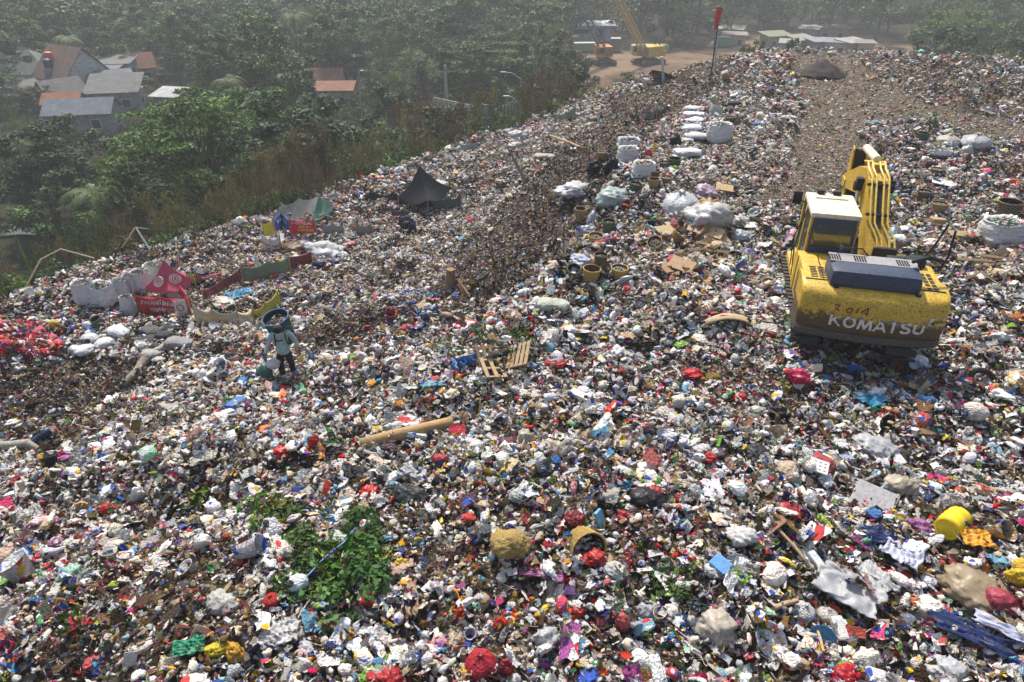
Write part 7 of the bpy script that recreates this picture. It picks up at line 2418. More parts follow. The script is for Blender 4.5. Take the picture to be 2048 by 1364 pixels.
YARD = np.array(YARDW)
cand = []
for iy in range(400):
    y = 46 + iy * .56
    for _ in range(13):
        x = rnd.uniform(-.9, .9) * y * 1.0
        cand.append((x, y))
rnd.shuffle(cand)
kept = []
cell = {}
cx = np.array([c[0] for c in cand]); cy = np.array([c[1] for c in cand])
ced = edge_dist(cx, cy)
cyd = in_poly(cx, cy, YARDW)
for (x, y), e, iy in zip(cand, ced, cyd):
    if e < 7 or iy:
        continue
    sp = 4.4 if y < 130 else 4.9
    k = (int(x // 7), int(y // 7))
    bad = False
    for dx in (-1, 0, 1):
        for dy in (-1, 0, 1):
            for q in cell.get((k[0] + dx, k[1] + dy), ()):
                if (q[0] - x) ** 2 + (q[1] - y) ** 2 < sp * sp:
                    bad = True
    if bad:
        continue
    if any((q[0] - x) ** 2 + (q[1] - y) ** 2 < (q[2] * .6) ** 2 for q in taken):
        continue
    h = rnd.uniform(6.5, 11.5) * (1.0 if y < 150 else 1.35)
    if x > 8 and y < 100 and x < 62:
        continue
    zb = VALZ
    if blocked(x, y, zb + h, h * .42):
        h = rnd.uniform(2.5, 4.0)
        if y < 60 or blocked(x, y, zb + h, h * .4):
            continue
    cell.setdefault(k, []).append((x, y))
    kept.append((x, y, h))
kept.sort(key=lambda t: t[1])
zt_ = terrain(np.array([k[0] for k in kept]), np.array([k[1] for k in kept]), False)
far_pts = []
AR = [(-1e9, 'behind the left edge of the village'), (-60, 'above the village roofs'), (-35, 'behind the wide spreading tree'), (-15, 'behind the red tiled house'), (0, 'behind the bamboo clumps'), (15, 'on the near side of the yard'), (60, 'right of the yard')]
cnt = 0
for (x, y, h), z in zip(kept, zt_):
    u, v, d = proj(x, y, z + h)
    if not (-120 < u < 2170 and v < 500 and v > -60):
        continue
    if y < 128 and cnt < 150:
        key = rnd.choices(['dark', 'mid', 'bright', 'bamboo', 'palm'], [4, 5, 2, 1, .5])[0]
        hh = h / HTS[key]
        lab = 'left part' if u < 300 else 'middle part' if u < 700 else 'right part' if u < 1150 else 'far right part'
        kind = {'dark': 'dark green leafy tree', 'mid': 'mid green leafy tree', 'bright': 'light green leafy tree', 'bamboo': 'feathery bamboo clump', 'palm': 'palm tree'}[key]
        band = 'front' if y < 75 else 'middle' if y < 100 else 'back'
        lb = '%s in the %s rows of the grove %s' % (kind, band, {'left part': 'near the village', 'middle part': 'left of the tiled house', 'right part': 'around the pale fence', 'far right part': 'beyond the tip'}[lab])
        plant(key, x, y, z, hh * rnd.uniform(.9, 1.2), rnd.uniform(0, 6.28), lb, lb.replace('leafy tree', 'leafy trees').replace('tree in', 'trees in'), hh)
        cnt += 1
    else:
        far_pts.append((x, y, z, h))
# far wood as one mass: instanced variants
WOODS = bpy.data.collections.new('far wood shapes')


def far_variant(i, m, bark=True):
    r = np.random.default_rng(i + 300)
    cs, rs = [], []
    for k in range(20):
        a = r.uniform(0, 6.28); zz = r.uniform(.25, 1)
        q = math.sqrt(r.random()) * .42 * math.sqrt(max(.08, 1 - ((zz - .6) / .45) ** 2))
        cs.append((q * math.cos(a), q * math.sin(a), zz - .06)); rs.append(r.uniform(.08, .15))
    me = leaves(cs, rs, 75, .024, i, .8, .4, .6, 'wood_shape', m)
    mb = MB().tube([(0, 0, -.05), (.01, 0, .5), (0, 0, .8)], [.02, .015, .006], 5)
    for k in range(0, 20, 3):
        mb.tube([(0, 0, .35), cs[k]], [.010, .004], 4, False)
    n0 = len(me.vertices)
    o = bpy.data.objects.new('wood_shape_%02d' % i, me)
    t = bpy.data.meshes.new('t'); t.from_pydata(mb.v, [], mb.f); t.materials.append(BARK)
    bm = bmesh.new(); bm.from_mesh(me); bm.from_mesh(t)
    me.materials.append(BARK)
    bm.faces.ensure_lookup_table()
    nf = len(me.polygons)
    for f in bm.faces[nf:]:
        f.material_index = 1
    bm.to_mesh(me); bm.free()
    WOODS.objects.link(o)


for i in range(9):
    far_variant(i, [L_DARK, L_MID, L_MID, L_BRT, L_DARK, L_MID, L_BAM, L_MID, L_DARK][i])
for q_ in range(1500):
    y = rnd.uniform(150, 262); cand.insert(0, (rnd.uniform(-.75, .75) * y, y))
for (x, y) in cand[:5000]:
    if y > 95 and not in_poly(np.array([x]), np.array([y]), YARDW)[0]:
        h = rnd.uniform(2.2, 4.5)
        if not blocked(x, y, VALZ + h, h * .6):
            far_pts.append((x, y, VALZ + .1, h))
n = len(far_pts)
P_ = np.array([p[:3] for p in far_pts]); hs = np.array([p[3] for p in far_pts]) * 1.15
me = bpy.data.meshes.new('far_wood'); me.vertices.add(n); me.vertices.foreach_set('co', P_.astype(np.float32).ravel())
for nm, ty, arr, key in (('turn', 'FLOAT_VECTOR', np.stack([0 * hs, 0 * hs, rng.uniform(0, 6.28, n)], 1), 'vector'), ('size', 'FLOAT_VECTOR', np.stack([hs * 1.15, hs * 1.15, hs], 1), 'vector'), ('shape', 'INT', rng.integers(0, 9, n), 'value')):
    a = me.attributes.new(nm, ty, 'POINT'); a.data.foreach_set(key, arr.astype(np.int32 if ty == 'INT' else np.float32).ravel())
o = obj('far_wood', me); tag(o, 'hazy wood filling the valley beyond the nearer trees', 'wood', kind='stuff')
o.modifiers.new('pieces', 'NODES').node_group = gn_scatter(WOODS)

# undergrowth on the valley side of the tip
UND = bpy.data.collections.new('undergrowth shapes')
for i in range(5):
    r = np.random.default_rng(i)
    cs = [(r.uniform(-.5, .5), r.uniform(-.5, .5), r.uniform(.05, .5)) for _ in range(7)]
    me = leaves(cs, [.28] * 7, 34, .085, i, .9, .35, .45 if i % 2 else .2, 'undergrowth_shape', [L_DARK, L_MID, L_DRY, L_BRT, L_MID][i])
    UND.objects.link(bpy.data.objects.new('undergrowth_shape_%02d' % i, me))
n = 24000
x = rng.uniform(-75, 30, n); y = rng.uniform(14, 120, n)
ed = edge_dist(x, y)
uu, vv_, dd = proj(x, y, -8 + 0 * x)
k = (ed > .8) & (uu > -150) & (uu < 1260) & (dd > 5) & ~in_poly(x, y, YARDW) & (rng.random(n) < np.where(ed < 25, 1, .45))
pu = ((x - PZ(60, 452, -13)[0]) / 4) ** 2 + ((y - PZ(60, 452, -13)[1]) / 2.2) ** 2
k &= ~((pu < 1)) & ~((pu < 9) & (rng.random(n) < .75))
x, y = x[k], y[k]; n = len(x); z = terrain(x, y)
s_ = rng.uniform(.5, 1.25, n)
me = bpy.data.meshes.new('undergrowth'); me.vertices.add(n); me.vertices.foreach_set('co', np.stack([x, y, z], 1).astype(np.float32).ravel())
for nm, ty, arr, key in (('turn', 'FLOAT_VECTOR', np.stack([rng.normal(0, .15, n), rng.normal(0, .15, n), rng.uniform(0, 6.28, n)], 1), 'vector'), ('size', 'FLOAT_VECTOR', np.stack([s_, s_, s_ * 1.2], 1), 'vector'), ('shape', 'INT', rng.integers(0, 5, n), 'value')):
    a = me.attributes.new(nm, ty, 'POINT'); a.data.foreach_set(key, arr.astype(np.int32 if ty == 'INT' else np.float32).ravel())
o = obj('undergrowth', me); tag(o, 'tangled green and brown undergrowth on the slope below the tip', 'undergrowth', kind='stuff')
o.modifiers.new('pieces', 'NODES').node_group = gn_scatter(UND)

# leafy branches thrown on the rubbish
def leafy_heap(u, v, w, label, n=14, bright=True):
    g, mp = where(u, v)
    R = empty('leafy_branch', g, label=label, cat='branches', group='green branches thrown on the rubbish')
    r = np.random.default_rng(int(u))
    cs, mb = [], MB()
    for k in range(n):
        a = r.uniform(0, 6.28); q = math.sqrt(r.random()) * w * mp / 2
        c = (q * math.cos(a), q * math.sin(a) * 1.1, r.uniform(.02, .16)); cs.append(c)
        mb.tube([(c[0] * .2, c[1] * .2, .05), (c[0] * .6, c[1] * .6, .16), c], [.010, .008, .004], 4, False)
    obj('leaves', leaves(cs, [.17] * n, 46, .055, int(v), .6, .6, .6, 'leaves', L_CUT), parent=R)
    mb.build('twig', BARK, R)


L_CUT = leaf_mat('freshly cut leaves', (.02, .05, .012), (.075, .15, .03))
leafy_heap(640, 1150, 170, 'largest heap of green leafy branches, under the blue strap', 13)
leafy_heap(700, 1195, 130, 'green leafy branches at the bright red knotted bag', 10)
leafy_heap(735, 1065, 70, 'small heap of green leaves above the tiny red bag', 9)
leafy_heap(555, 1045, 70, 'small heap of bright leaves left of the branches', 8)
leafy_heap(740, 1150, 110, 'green branches left of the yellow bag', 7)
leafy_heap(600, 1090, 90, 'green branches above the blue strap', 6)
leafy_heap(1350, 1180, 90, 'drab olive branches in the centre of the lower slope', 6)

# ---------------------------------------------------------------- village
def roofmat(name, col, sc=5., line=2.5):
    m, nt, b = newmat(name)
    tc = N(nt, 'TexCoord'); wv = N(nt, 'TexWave', i_Scale=line, i_Distortion=.6); wv.bands_direction = 'X'
    nt.links.new(tc.outputs['Object'], wv.inputs[0])
    n1 = N(nt, 'TexNoise', i_Scale=1.2, i_Detail=8., i_Roughness=.75); nt.links.new(tc.outputs['Object'], n1.inputs['Vector'])
    c = ramp(nt, n1.outputs[0], [(.35, tuple(x * .5 for x in col)), (.65, col)])
    c = mix(nt, ramp(nt, wv.outputs[1], [(0, (.45,) * 3), (.5, (0, 0, 0))]), c, tuple(x * .45 for x in col))
    nt.links.new(c, b.inputs['Base Color']); b.inputs['Roughness'].default_value = .85
    bp = N(nt, 'Bump', i_Strength=.7, i_Distance=.1); nt.links.new(wv.outputs[1], bp.inputs['Height']); nt.links.new(bp.outputs[0], b.inputs['Normal'])
    return m


R_GREY = roofmat('grey sheet roof', (.20, .20, .20)); R_GRN = roofmat('mossy green roof', (.14, .19, .15)); R_RED = roofmat('red tile roof', (.30, .13, .08)); R_BRN = roofmat('brown tile roof', (.20, .13, .10)); R_ORG = roofmat('orange tile roof', (.45, .18, .08)); R_BLU = roofmat('blue grey roof', (.22, .25, .30))
WALLW = mat('whitewashed wall', (.52, .53, .52), .9, dirtamt=.5, scale=.8, bump=.2); WALLC = mat('cream wall', (.50, .45, .34), .9, dirtamt=.5, scale=.8, bump=.2); WALLG = mat('grey block wall', (.28, .29, .30), .9, dirtamt=.5, scale=.8)
DARKW = mat('dark opening', (.02, .022, .024), .5)


def house(u, v, y, wm, dm, hm, rise, turn, roof, wall, label, hip=False, shed=False, wins=2, name='house'):
    """u, v: photo pixel of the eaves centre; y: metres ahead"""
    d = ray(u, v); t = y / d[1]
    if name == 'house':
        wm *= .66; dm *= .66; rise *= .66
    x, ze = d[0] * t, CAMH + d[2] * t
    zb = terrain(x, y, False)[0] - .3
    if name == 'shack':
        ze = min(ze, zb + .3 + hm)
    hm = max(hm, ze - zb)
    base = Vector((x, y, ze - hm))
    R = empty(name, base, math.radians(turn), label, 'house' if name == 'house' else name.replace('_', ' '))
    W, D, H = wm / 2, dm / 2, hm
    mb = MB()
    if hip or shed:
        mb.box((0, 0, H / 2), (wm, dm, H))
    else:
        mb.prism([(-D, 0), (D, 0), (D, H), (0, H + rise * .94), (-D, H)], 'x', -W, W)
    mb.build('wall', wall, R)
    mb = MB(); o_ = .45; th = .1
    if hip:
        a = [(-W - o_, -D - o_, H), (W + o_, -D - o_, H), (W + o_, D + o_, H), (-W - o_, D + o_, H)]
        rl = max(.1, W - D) if W > D else .3
        tp = [(-rl, 0, H + rise), (rl, 0, H + rise)]
        mb.add(a + tp, [(0, 1, 5, 4), (1, 2, 5), (2, 3, 4, 5), (3, 0, 4), (0, 3, 2, 1)])
    elif shed:
        mb.prism([(-D - o_, H), (D + o_, H + rise), (D + o_, H + rise + th), (-D - o_, H + th)], 'x', -W - o_, W + o_)
    else:
        sl = rise / D
        for s in (-1, 1):
            mb.prism([(s * (D + o_), H - sl * o_ + .02), (0, H + rise + .02), (0, H + rise + th + .02), (s * (D + o_), H - sl * o_ + th + .02)], 'x', -W - o_ * .6, W + o_ * .6)
    mb.build('roof', roof, R)
    for k in range(wins):
        xx = -W + wm * (k + .5) / max(1, wins)
        f_ = MB().box((xx, -D - .02, H - 1.3), (1.1, .08, 1.1)).build('window', WALLW, R)
        MB().box((xx, -D - .07, H - 1.3), (.9, .02, .9)).build('pane', DARKW, f_)
    for s in (-1, 1):
        f_ = MB().box((s * (W + .02), 0, H - 1.3), (.08, 1.0, 1.0)).build('window', WALLW, R)
        MB().box((s * (W + .07), 0, H - 1.3), (.02, .8, .8)).build('pane', DARKW, f_)
    return R


house(45, 140, 106, 16, 11, 3, 4.2, 6, R_GRN, WALLW, 'wide house with mossy green hipped roof at the left edge', hip=True)
house(33, 118, 110, 6, 5, 2, 2.2, 6, R_GRN, WALLG, 'upper tier of the mossy green roof, a small hipped lantern', hip=True, wins=1, name='roof_lantern')
house(5, 100, 128, 9, 7, 3, 3, -30, R_GRN, WALLC, 'green roofed house cut by the left edge, behind the hipped one')
house(146, 146, 101, 11, 10, 5, 5.2, -30, R_BRN, WALLW, 'white gabled house with brown tiled roof')
house(72, 165, 102, 10, 4, 3, 1.0, 8, R_GREY, WALLG, 'lean to with grey roof below the mossy green house', shed=True)
house(62, 172, 98, 13, 4, 3, 1.2, 8, R_GREY, WALLC, 'long low grey roofed outhouse in front of the lean to', shed=True)
house(122, 180, 94, 7, 6, 3, 2.0, 50, R_GREY, WALLC, 'small gabled house with grey roof in front of the white gabled one')
house(128, 200, 88, 6, 4, 3, 1.2, 10, R_ORG, WALLC, 'small orange tiled roof in the middle of the village')
house(165, 218, 82, 10.5, 6, 3, 1.7, 10, R_BLU, WALLG, 'long blue grey roof nearest to the grove')
house(232, 180, 92, 8.5, 6, 3, 2.4, 12, R_GREY, WALLG, 'grey roofed house at the right end of the village', shed=True)
house(226, 168, 99, 7, 5, 3, 2.2, 30, R_BLU, WALLW, 'pale sloping roof house right of the white gable', shed=True)
house(228, 124, 108, 7.5, 6, 5.5, .8, 8, R_GREY, WALLW, 'pale two storey house with small flat roof', shed=True, wins=2)
house(268, 130, 112, 8, 7, 4, 2.4, 30, R_RED, WALLC, 'faded red roofed house right of the two storey one')
house(205, 140, 104, 6, 5, 4, .6, 8, R_GREY, WALLW, 'low white annex below the two storey house', shed=True)
house(90, 68, 185, 9, 6, 3, 2.4, 10, R_BRN, WALLC, 'brown roofed house among trees far above the village')
house(38, 66, 190, 8, 6, 3, 2.2, -10, R_GREY, WALLG, 'grey roofed house at the upper left among trees')
house(340, 190, 96, 5, 4, 3, 1.0, -12, roofmat('white sheet roof', (.6, .62, .64)), WALLG, 'small white roof peeking out right of the village', shed=True)
house(650, 166, 106, 8, 7, 4, 3.0, 3, R_RED, WALLC, 'red tiled house with white eaves among the trees')
house(662, 178, 98, 8.5, 4, 3, 1.0, 3, R_RED, WALLC, 'red tiled porch roof in front of the red tiled house', shed=True)


# water tank, street lamps, fence
def at(u, v, y):
    d = ray(u, v); t = y / d[1]
    return Vector((d[0] * t, y, CAMH + d[2] * t))


p = at(100, 122, 100)
R = empty('water_tank', p, label='orange water tank on a stand above the mossy green roof', cat='water tank')
MB().lathe([(0, 0), (.6, 0), (.62, .2), (.58, .3), (.62, .4), (.58, .6), (.62, .8), (.5, 1.1), (.15, 1.2), (0, 1.2)], 18).build('tank', mat('orange plastic', (.55, .10, .03), .5, dirtamt=.2, scale=2), R, smooth=True)
mb = MB()
for sx in (-.5, .5):
    for sy in (-.5, .5):
        mb.box((sx, sy, -2.6), (.1, .1, 5.2))
mb.build('stand', WALLG, R)
p = at(97, 134, 99)
R = empty('water_tank', p, label='dark blue water tank below the orange one', cat='water tank')
MB().lathe([(0, 0), (.5, 0), (.5, .9), (.35, 1.05), (0, 1.1)], 16).build('tank', mat('navy plastic', (.02, .03, .12), .5), R, smooth=True)
MB().box((0, 0, -2.2), (1, 1, 4.2)).build('stand', WALLG, R)
STEEL = mat('galvanised steel', (.42, .44, .44), .5, dirtamt=.3, metal=.2)
for (u, vt, vb, y, lb, arm) in [(1042, 158, 240, 66, 'tall grey street lamp left of the stone pillar', -1.6), (1036, 208, 262, 56, 'lower white street lamp at the brink of the terrace', -.9), (716, 152, 215, 84, 'pale lamp post rising from the grove right of the red tiled house', .5)]:
    t_ = at(u, vt, y); b_ = at(u, vb, y)
    R = empty('street_lamp', (t_.x, y, t_.z), label=lb, cat='street lamp')
    MB().tube([(0, 0, -(t_.z + 12.5)), (0, 0, 0), (arm * .5, 0, .5), (arm, 0, .6)], [.08, .06, .04, .035], 8).build('pole', STEEL, R)
    MB().box((arm, 0, .58), (.5, .18, .1), bev=.03).build('lamp_head', STEEL, R)
p = at(890, 130, 88)
o = MB().tube([(p.x, p.y, -13), (p.x, p.y, p.z)], [.28, .16], 8).build('concrete_post', mat('bare concrete', (.42, .38, .30), .9, dirtamt=.4, scale=2)); tag(o, 'bare concrete post behind the pale fence', 'post')
a = at(868, 205, 84); b = at(945, 222, 76)
R = empty('fence', a, label='pale grey concrete fence with dark slots in front of the bamboo', cat='fence')
d_ = (b - a); L_ = d_.length
fen = mat('pale concrete', (.46, .46, .44), .9, dirtamt=.5, scale=1)
for k in range(19):
    q = d_ * (k / 18)
    MB().box((q.x, q.y, q.z - 1.2), (.28, .12, 3.6)).build('panel', fen, R)
MB().box((d_.x / 2, d_.y / 2, d_.z / 2 - 2.4), (L_, .3, 1.6), rot=(0, -math.asin(d_.z / L_), math.atan2(d_.y, d_.x))).build('plinth', fen, R)
a = at(992, 234, 62); b = at(1030, 214, 74)
R = empty('fence', a, label='short run of grey posts right of the teal door', cat='fence')
for k in range(7):
    q = (b - a) * (k / 6)
    MB().box((q.x, q.y, q.z - .4), (.12, .12, 2.2)).build('post', fen, R)
p = at(978, 232, 60)
R = empty('door_panel', p, label='teal sheet metal door standing in the terrace fence', cat='door')
TEAL = mat('teal paint', (.20, .50, .48), .6, dirtamt=.4, scale=3)
MB().box((0, 0, 0), (.95, .06, 1.7)).build('leaf', TEAL, R)
MB().box((-.5, 0, -.3), (.07, .1, 2.6)).box((.5, 0, -.3), (.07, .1, 2.6)).box((0, 0, .9), (1.05, .1, .07)).build('frame', STEEL, R)
p = at(1088, 212, 62)
o = MB().lathe([(0, -3.5), (.38, -3.5), (.32, -.2), (.5, -.1), (.5, .05), (.34, .12), (.36, .45), (.22, .62), (.08, .75), (0, .8)], 10).build('gate_pillar', fen, smooth=False); o.location = p
tag(o, 'grey stone gate pillar with stepped cap at the brink of the terrace', 'pillar')

# windsock and poles on the ridge
g = gp(1420, 163)
top = at(1441, 14, g.y + .3)
R = empty('windsock_pole', g, label='thin dark pole with a red windsock at the top, on the far ridge', cat='windsock')
tv = top - g
MB().tube([(0, 0, -.3), tuple(tv * .6), tuple(tv)], [.045, .035, .025], 8).build('pole', BLACKM, R)
ws = tv * .99
MB().lathe([(.19, 0), (.2, -.05), (.16, -.5), (.11, -.95), (.06, -1.15)], 12, Matrix.Translation((ws.x - .03, ws.y, ws.z)) @ Matrix.Rotation(.1, 4, 'Y')).build('windsock', cloth((.55, .03, .03)), R, smooth=True)
g = gp(1430, 143, 0)
tp = at(1436, 48, g.y + .2)
MB_ = MB().tube([tuple(g - Vector((0, 0, .3))), tuple(tp)], [.06, .05], 8).build('marker_pole', mat('pale grey pole', (.46, .47, .48), .7)); tag(MB_, 'pale grey pole directly behind the windsock pole', 'pole')
g = gp(1329, 163, 0); tp = at(1324, 113, g.y)
MB_ = MB().tube([tuple(g - Vector((0, 0, .3))), tuple(tp)], .09, 8).build('marker_pole', mat('white pole', (.66, .66, .66), .7)); tag(MB_, 'short white pole left of the windsock pole', 'pole')
# fallen pipe rail at lower left
solid_tube('pipe', [gp(58, 590, .3), gp(100, 566, .9), gp(140, 550, 1.0), gp(198, 545, .55)], [.028, .028, .028, .028], mat('pale bamboo', (.42, .36, .26), .7), 'long bent bamboo rail along the brink at the left', 'rail', n=7)
solid_tube('pipe', [gp(252, 520, .5), gp(285, 505, 1.0), gp(322, 492, 1.3)], [.028, .028, .028], mat('pale bamboo rail', (.42, .36, .26), .7), 'short bamboo rail left of the rust brown shrub', 'rail', n=7)
solid_tube('pipe', [gp(304, 514, .3), gp(285, 500, .9)], [.035, .035], mat('white pipe', (.6, .6, .62), .6), 'short white pipe beside the rust brown shrub', 'pipe', n=7)


# ---------------------------------------------------------------- the yard beyond the tip
def yard_pt(u, v):
    g, d = G(u, v)
    return g


def lattice(p0, p1, w0, w1, bays, m, name, parent):
    mb = MB()
    p0, p1 = Vector(p0), Vector(p1)
    ax = (p1 - p0).normalized(); sx = ax.cross(Vector((0, 1, 0))).normalized(); sy = ax.cross(sx)
    prev = None
    for k in range(bays + 1):
        t = k / bays; w_ = (w0 * (1 - t) + w1 * t) / 2
        c = p0.lerp(p1, t)
        cor = [c + sx * a * w_ + sy * b * w_ for a, b in ((-1, -1), (1, -1), (1, 1), (-1, 1))]
        if prev:
            for i in range(4):
                mb.tube([prev[i], cor[i]], .11, 4, False)
                mb.tube([prev[i], cor[(i + 1) % 4]] if k % 2 else [prev[(i + 1) % 4], cor[i]], .07, 3, False)
            for i in range(4):
                mb.tube([cor[i], cor[(i + 1) % 4]], .04, 3, False)
        prev = cor
    return mb.build(name, m, parent)


def crane(u, v, boomtop, col, boomcol, label, turn, y=None):
    g = yard_pt(u, v)
    R = empty('crane', g, math.radians(turn), label, 'crane')
    pm = mat('crane paint', col, .5, dirtamt=.35, scale=1.2)
    for s in (-1, 1):
        mb = MB().prism([(-2.4, .15), (-2.0, 0), (2.0, 0), (2.4, .15), (2.5, .5), (2.1, .9), (-2.1, .9), (-2.5, .5)], 'x', s * 1.5 - .35, s * 1.5 + .35)
        mb.build('track', TRACKM, R)
    MB().box((0, 0, .75), (2.2, 2.4, .5), bev=.05).box((0, 0, 1.15), (1.5, 1.5, .4)).build('undercarriage', BLACKM, R)
    mb = MB().box((.2, .6, 2.15), (2.5, 3.6, 1.7), bev=.12)
    h = mb.build('engine_house', pm, R)
    mb = MB()
    for k in range(7):
        mb.box((-.9 + k * .34, -1.23, 2.15), (.12, .03, 1.1))
    mb.build('louvre', BLACKM, h)
    cb = MB().box((-1.0, -1.6, 2.2), (1.0, 1.3, 1.7), bev=.08).build('cab', pm, R)
    MB().box((-1.0, -2.27, 2.45), (.8, .03, .9)).box((-1.52, -1.6, 2.45), (.03, .9, .9)).build('window', DARKW, cb)
    MB().box((.2, 2.3, 1.75), (2.6, .8, 1.0), bev=.15).build('counterweight', pm, R)
    MB().tube([(-.5, 1.6, 3.0), (.2, .9, 4.4), (.9, 1.6, 3.0)], .08, 6).build('gantry', BLACKM, R)
    bt = at(boomtop[0], boomtop[1], g.y - 1.5)
    d = bt - g; a = -math.radians(turn)
    loc_ = Vector((d.x * math.cos(a) - d.y * math.sin(a), d.x * math.sin(a) + d.y * math.cos(a), d.z))
    foot = Vector((.2, -.9, 1.6)); ln = (loc_ - foot).length
    end = foot + (loc_ - foot) * 1.25
    b = lattice(foot, end, .9, .9, 22, mat('boom paint', boomcol, .6, dirtamt=.3), 'boom', R)
    MB().tube([(.2, .9, 4.3), tuple(end)], .03, 4).tube([tuple(end), (end.x, end.y, 2.0)], .03, 4).build('cable', BLACKM, R)


crane(1205, 128, (1152, -10), (.55, .20, .03), (.20, .20, .20), 'orange crawler crane with grey lattice boom in the yard', 10)
crane(1296, 128, (1232, -10), (.62, .40, .03), (.50, .34, .12), 'yellow crawler crane with yellow lattice boom in the yard', -60)

YL = 'shed with white roof'
g = yard_pt(1195, 100)
R = empty('shed', g + Vector((0, 14, 0)), math.radians(2), 'long white shed with flat roof behind the orange crane', 'shed')
Lw = 9.6
MB().box((0, 0, 1.5), (Lw, 4, 3)).build('wall', WALLW, R)
MB().prism([(-2.6, 3.0), (2.6, 3.5), (2.6, 3.62), (-2.6, 3.12)], 'x', -Lw / 2 - .5, Lw / 2 + .5).build('roof', mat('white sheet', (.66, .68, .70), .5, dirtamt=.2), R)
MB().box((1.6, -2.02, 1.4), (1.3, .06, 2.1)).box((-2.4, -2.02, 1.9), (3.4, .06, .8)).build('door', DARKW, R)
r_ = random.Random(12)
for k, (u, v, w, h, c, lb, nm) in enumerate([
    (1443, 88, 3.0, 1.6, (.12, .32, .10), 'green skip behind the windsock pole', 'skip'),
    (1170, 98, 5.0, 1.4, (.22, .36, .14), 'green container left of the orange crane', 'container'),
    (1298, 100, 7.0, 1.2, (.26, .38, .16), 'long green container behind the yellow crane', 'container'),
    (1140, 90, 3.4, 2.0, (.45, .16, .06), 'orange machine housing behind the tree at the yard edge', 'container'),
    (1340, 92, 5.0, 2.6, (.14, .13, .12), 'dark heap of scrap machinery right of the yellow crane', 'scrap_heap'),
    (1385, 92, 4.6, 2.4, (.16, .15, .15), 'grey heap of scrap machinery further right of the yellow crane', 'scrap_heap'),
    (1230, 98, 2.0, 2.2, (.14, .15, .16), 'small dark truck cab in front of the white shed', 'truck_cab')]):
    g = yard_pt(u, v + 6)
    R = empty(nm, g, r_.uniform(-.3, .3), lb, nm.replace('_', ' '))
    cm = mat(nm, c, .7, dirtamt=.4, scale=.8)
    if nm == 'scrap_heap':
        for q in range(9):
            mb = MB().box((r_.uniform(-w / 2, w / 2), r_.uniform(-1, 1), r_.uniform(.3, h * .7)), (r_.uniform(.6, 1.8), r_.uniform(.5, 1.2), r_.uniform(.4, 1.4)), bev=.08, rot=(r_.uniform(-.6, .6), r_.uniform(-.6, .6), r_.uniform(0, 3)))
            mb.build('scrap', cm if q % 3 else mat('rusty scrap', (.22, .12, .07), .8), R)
    else:
        MB().box((0, 0, h / 2 + .25), (w, 1.9, h), bev=.08).build('body', cm, R)
        mb = MB()
        for q in range(int(w * 1.6)):
            mb.box((-w / 2 + .3 + q * .62, -.97, h / 2 + .25), (.09, .06, h * .85))
        mb.build('rib', cm, R)
        MB().box((0, 0, h + .3), (w * .92, 1.7, .06)).build('filling' if nm == 'skip' else 'lid', mat('lid', (.5, .5, .48), .8), R)
        MB().box((0, -.3, .12), (w * .9, 1.2, .24)).build('skid', BLACKM, R)
SH = 'scavenger shacks along the far side of the yard'
for k, (u, v, w, c, lb) in enumerate([
    (1456, 50, 9.0, (.62, .60, .56), 'long pale roofed shack above the windsock level, farthest left'), (1470, 62, 6, (.46, .44, .42), 'white littered shack below the long pale one'),
    (1552, 66, 7.0, (.42, .46, .30), 'green walled shack left of the banana plants'), (1605, 74, 6, (.56, .52, .48), 'low pale shack right of the green walled one'),
    (1622, 50, 5, (.62, .62, .60), 'small white roof above the middle of the far yard'), (1665, 48, 9, (.30, .17, .12), 'shack with wide brown red roof'),
    (1640, 78, 5, (.50, .50, .52), 'grey shack below the brown red roof'), (1672, 80, 5, (.40, .46, .55), 'bluish sheeted shack in the middle of the shack row'),
    (1705, 80, 7, (.66, .66, .66), 'white sheeted shack right of the bluish one'), (1730, 82, 4, (.42, .42, .40), 'last grey shack at the right of the row'),
    (1580, 80, 4, (.58, .56, .52), 'tiny pale shack near the small pale trees'), (2032, 82, 9, (.55, .58, .60), 'pale roofed shack behind the large tree at the right'),
    (2000, 122, 8, (.22, .25, .28), 'dark blue roofed shack at the right edge behind the tip'), (2036, 105, 6, (.40, .42, .42), 'grey shack between two others at the right edge')]):
    rr_ = ray(u, v); y = (CAMH + 10.4) / -rr_[2] * rr_[1]
    house(u, v, y, w * .72, 3, 1.9, r_.uniform(.2, .7), r_.uniform(-35, 35), mat('patched sheet roof', tuple(q_ * .5 for q_ in c), .8, dirtamt=.6, scale=1.), [WALLG, WALLC, mat('dull green board', (.25, .32, .16), .9)][2 if 'green' in lb else k % 2], lb, shed=True, wins=2, name='shack')['group'] = SH
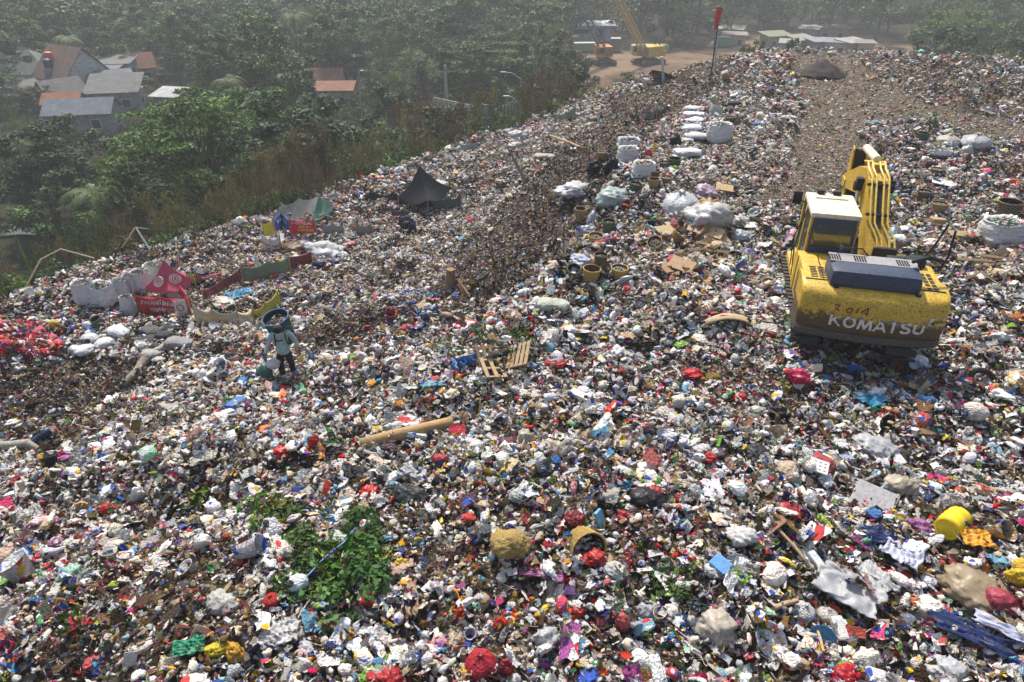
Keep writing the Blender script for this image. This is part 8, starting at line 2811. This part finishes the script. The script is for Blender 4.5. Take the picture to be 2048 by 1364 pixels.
# earth berm between grove and yard
def ridge_of_earth(ptsuv, wdt, hgt, label):
    P = [yard_pt(u, v) for u, v in ptsuv]
    vs, fs = [], []
    m_ = 9
    L = []
    for i in range(len(P) - 1):
        for t in range(6):
            L.append(P[i].lerp(P[i + 1], t / 6))
    L.append(P[-1])
    for i, p in enumerate(L):
        d = (L[min(i + 1, len(L) - 1)] - L[max(i - 1, 0)]).normalized(); s = Vector((-d.y, d.x, 0))
        e = min(1, i / 4, (len(L) - 1 - i) / 4)
        for k in range(m_):
            q = k / (m_ - 1) * 2 - 1
            vs.append(p + s * q * wdt + Vector((0, 0, -.3 + hgt * e * (1 - abs(q) ** 1.3) + .3 * math.sin(i * 1.7 + k))))
    for i in range(len(L) - 1):
        for k in range(m_ - 1):
            fs.append((i * m_ + k, (i + 1) * m_ + k, (i + 1) * m_ + k + 1, i * m_ + k + 1))
    me = bpy.data.meshes.new('earth_bank'); me.from_pydata([tuple(v) for v in vs], [], fs); me.materials.append(mat('brown earth', (.085, .055, .032), .95, dirt=(.03, .06, .015), dirtamt=.6, scale=.6, bump=1.)); me.polygons.foreach_set('use_smooth', [True] * len(me.polygons))
    o = obj('earth_bank', me); tag(o, label, 'earth bank')


ridge_of_earth([(1172, 205), (1210, 172), (1260, 150)], 3.0, 1.6, 'brown earth bank with weeds below the orange crane')
ridge_of_earth([(1250, 150), (1320, 145), (1400, 142)], 3.2, 1.2, 'low earth bank between the yellow crane and the tip')
# pond at lower left
c = PZ(60, 452, -12.6)
v, f = sheet(20, 14, 3, 2.6, 1.0, 0, 1)
m, nt, b = newmat('pond water'); b.inputs['Base Color'].default_value = (.03, .045, .02, 1); b.inputs['Roughness'].default_value = .12; b.inputs['Specular IOR Level'].default_value = .25
zc = terrain(c[0], c[1])[0]
o = obj('pond', mesh_np('pond', v, f, m), (c[0], c[1], zc + .25)); tag(o, kind='structure')
# pale mud and garden wall by the left trees
p = at(112, 395, 52)
o = MB().box((p.x, p.y + 6, -12.2), (6.5, .25, 1.6)).build('garden_wall', WALLW); tag(o, 'low pale wall under the trees at the left', 'wall')
def build_haze():
    m = bpy.data.materials.new('haze'); m.use_nodes = True
    nt = m.node_tree; nt.nodes.clear()
    o_ = nt.nodes.new('ShaderNodeOutputMaterial'); pv = nt.nodes.new('ShaderNodeVolumePrincipled')
    pv.inputs['Color'].default_value = (.90, .95, 1, 1)
    pv.inputs['Density'].default_value = .0009
    pv.inputs['Anisotropy'].default_value = .05
    nt.links.new(pv.outputs[0], o_.inputs['Volume'])
    hb = MB().box((0, 640, 30), (2600, 1500, 92))
    h = hb.build('haze', m)
    tag(h, kind='stuff')
build_haze()
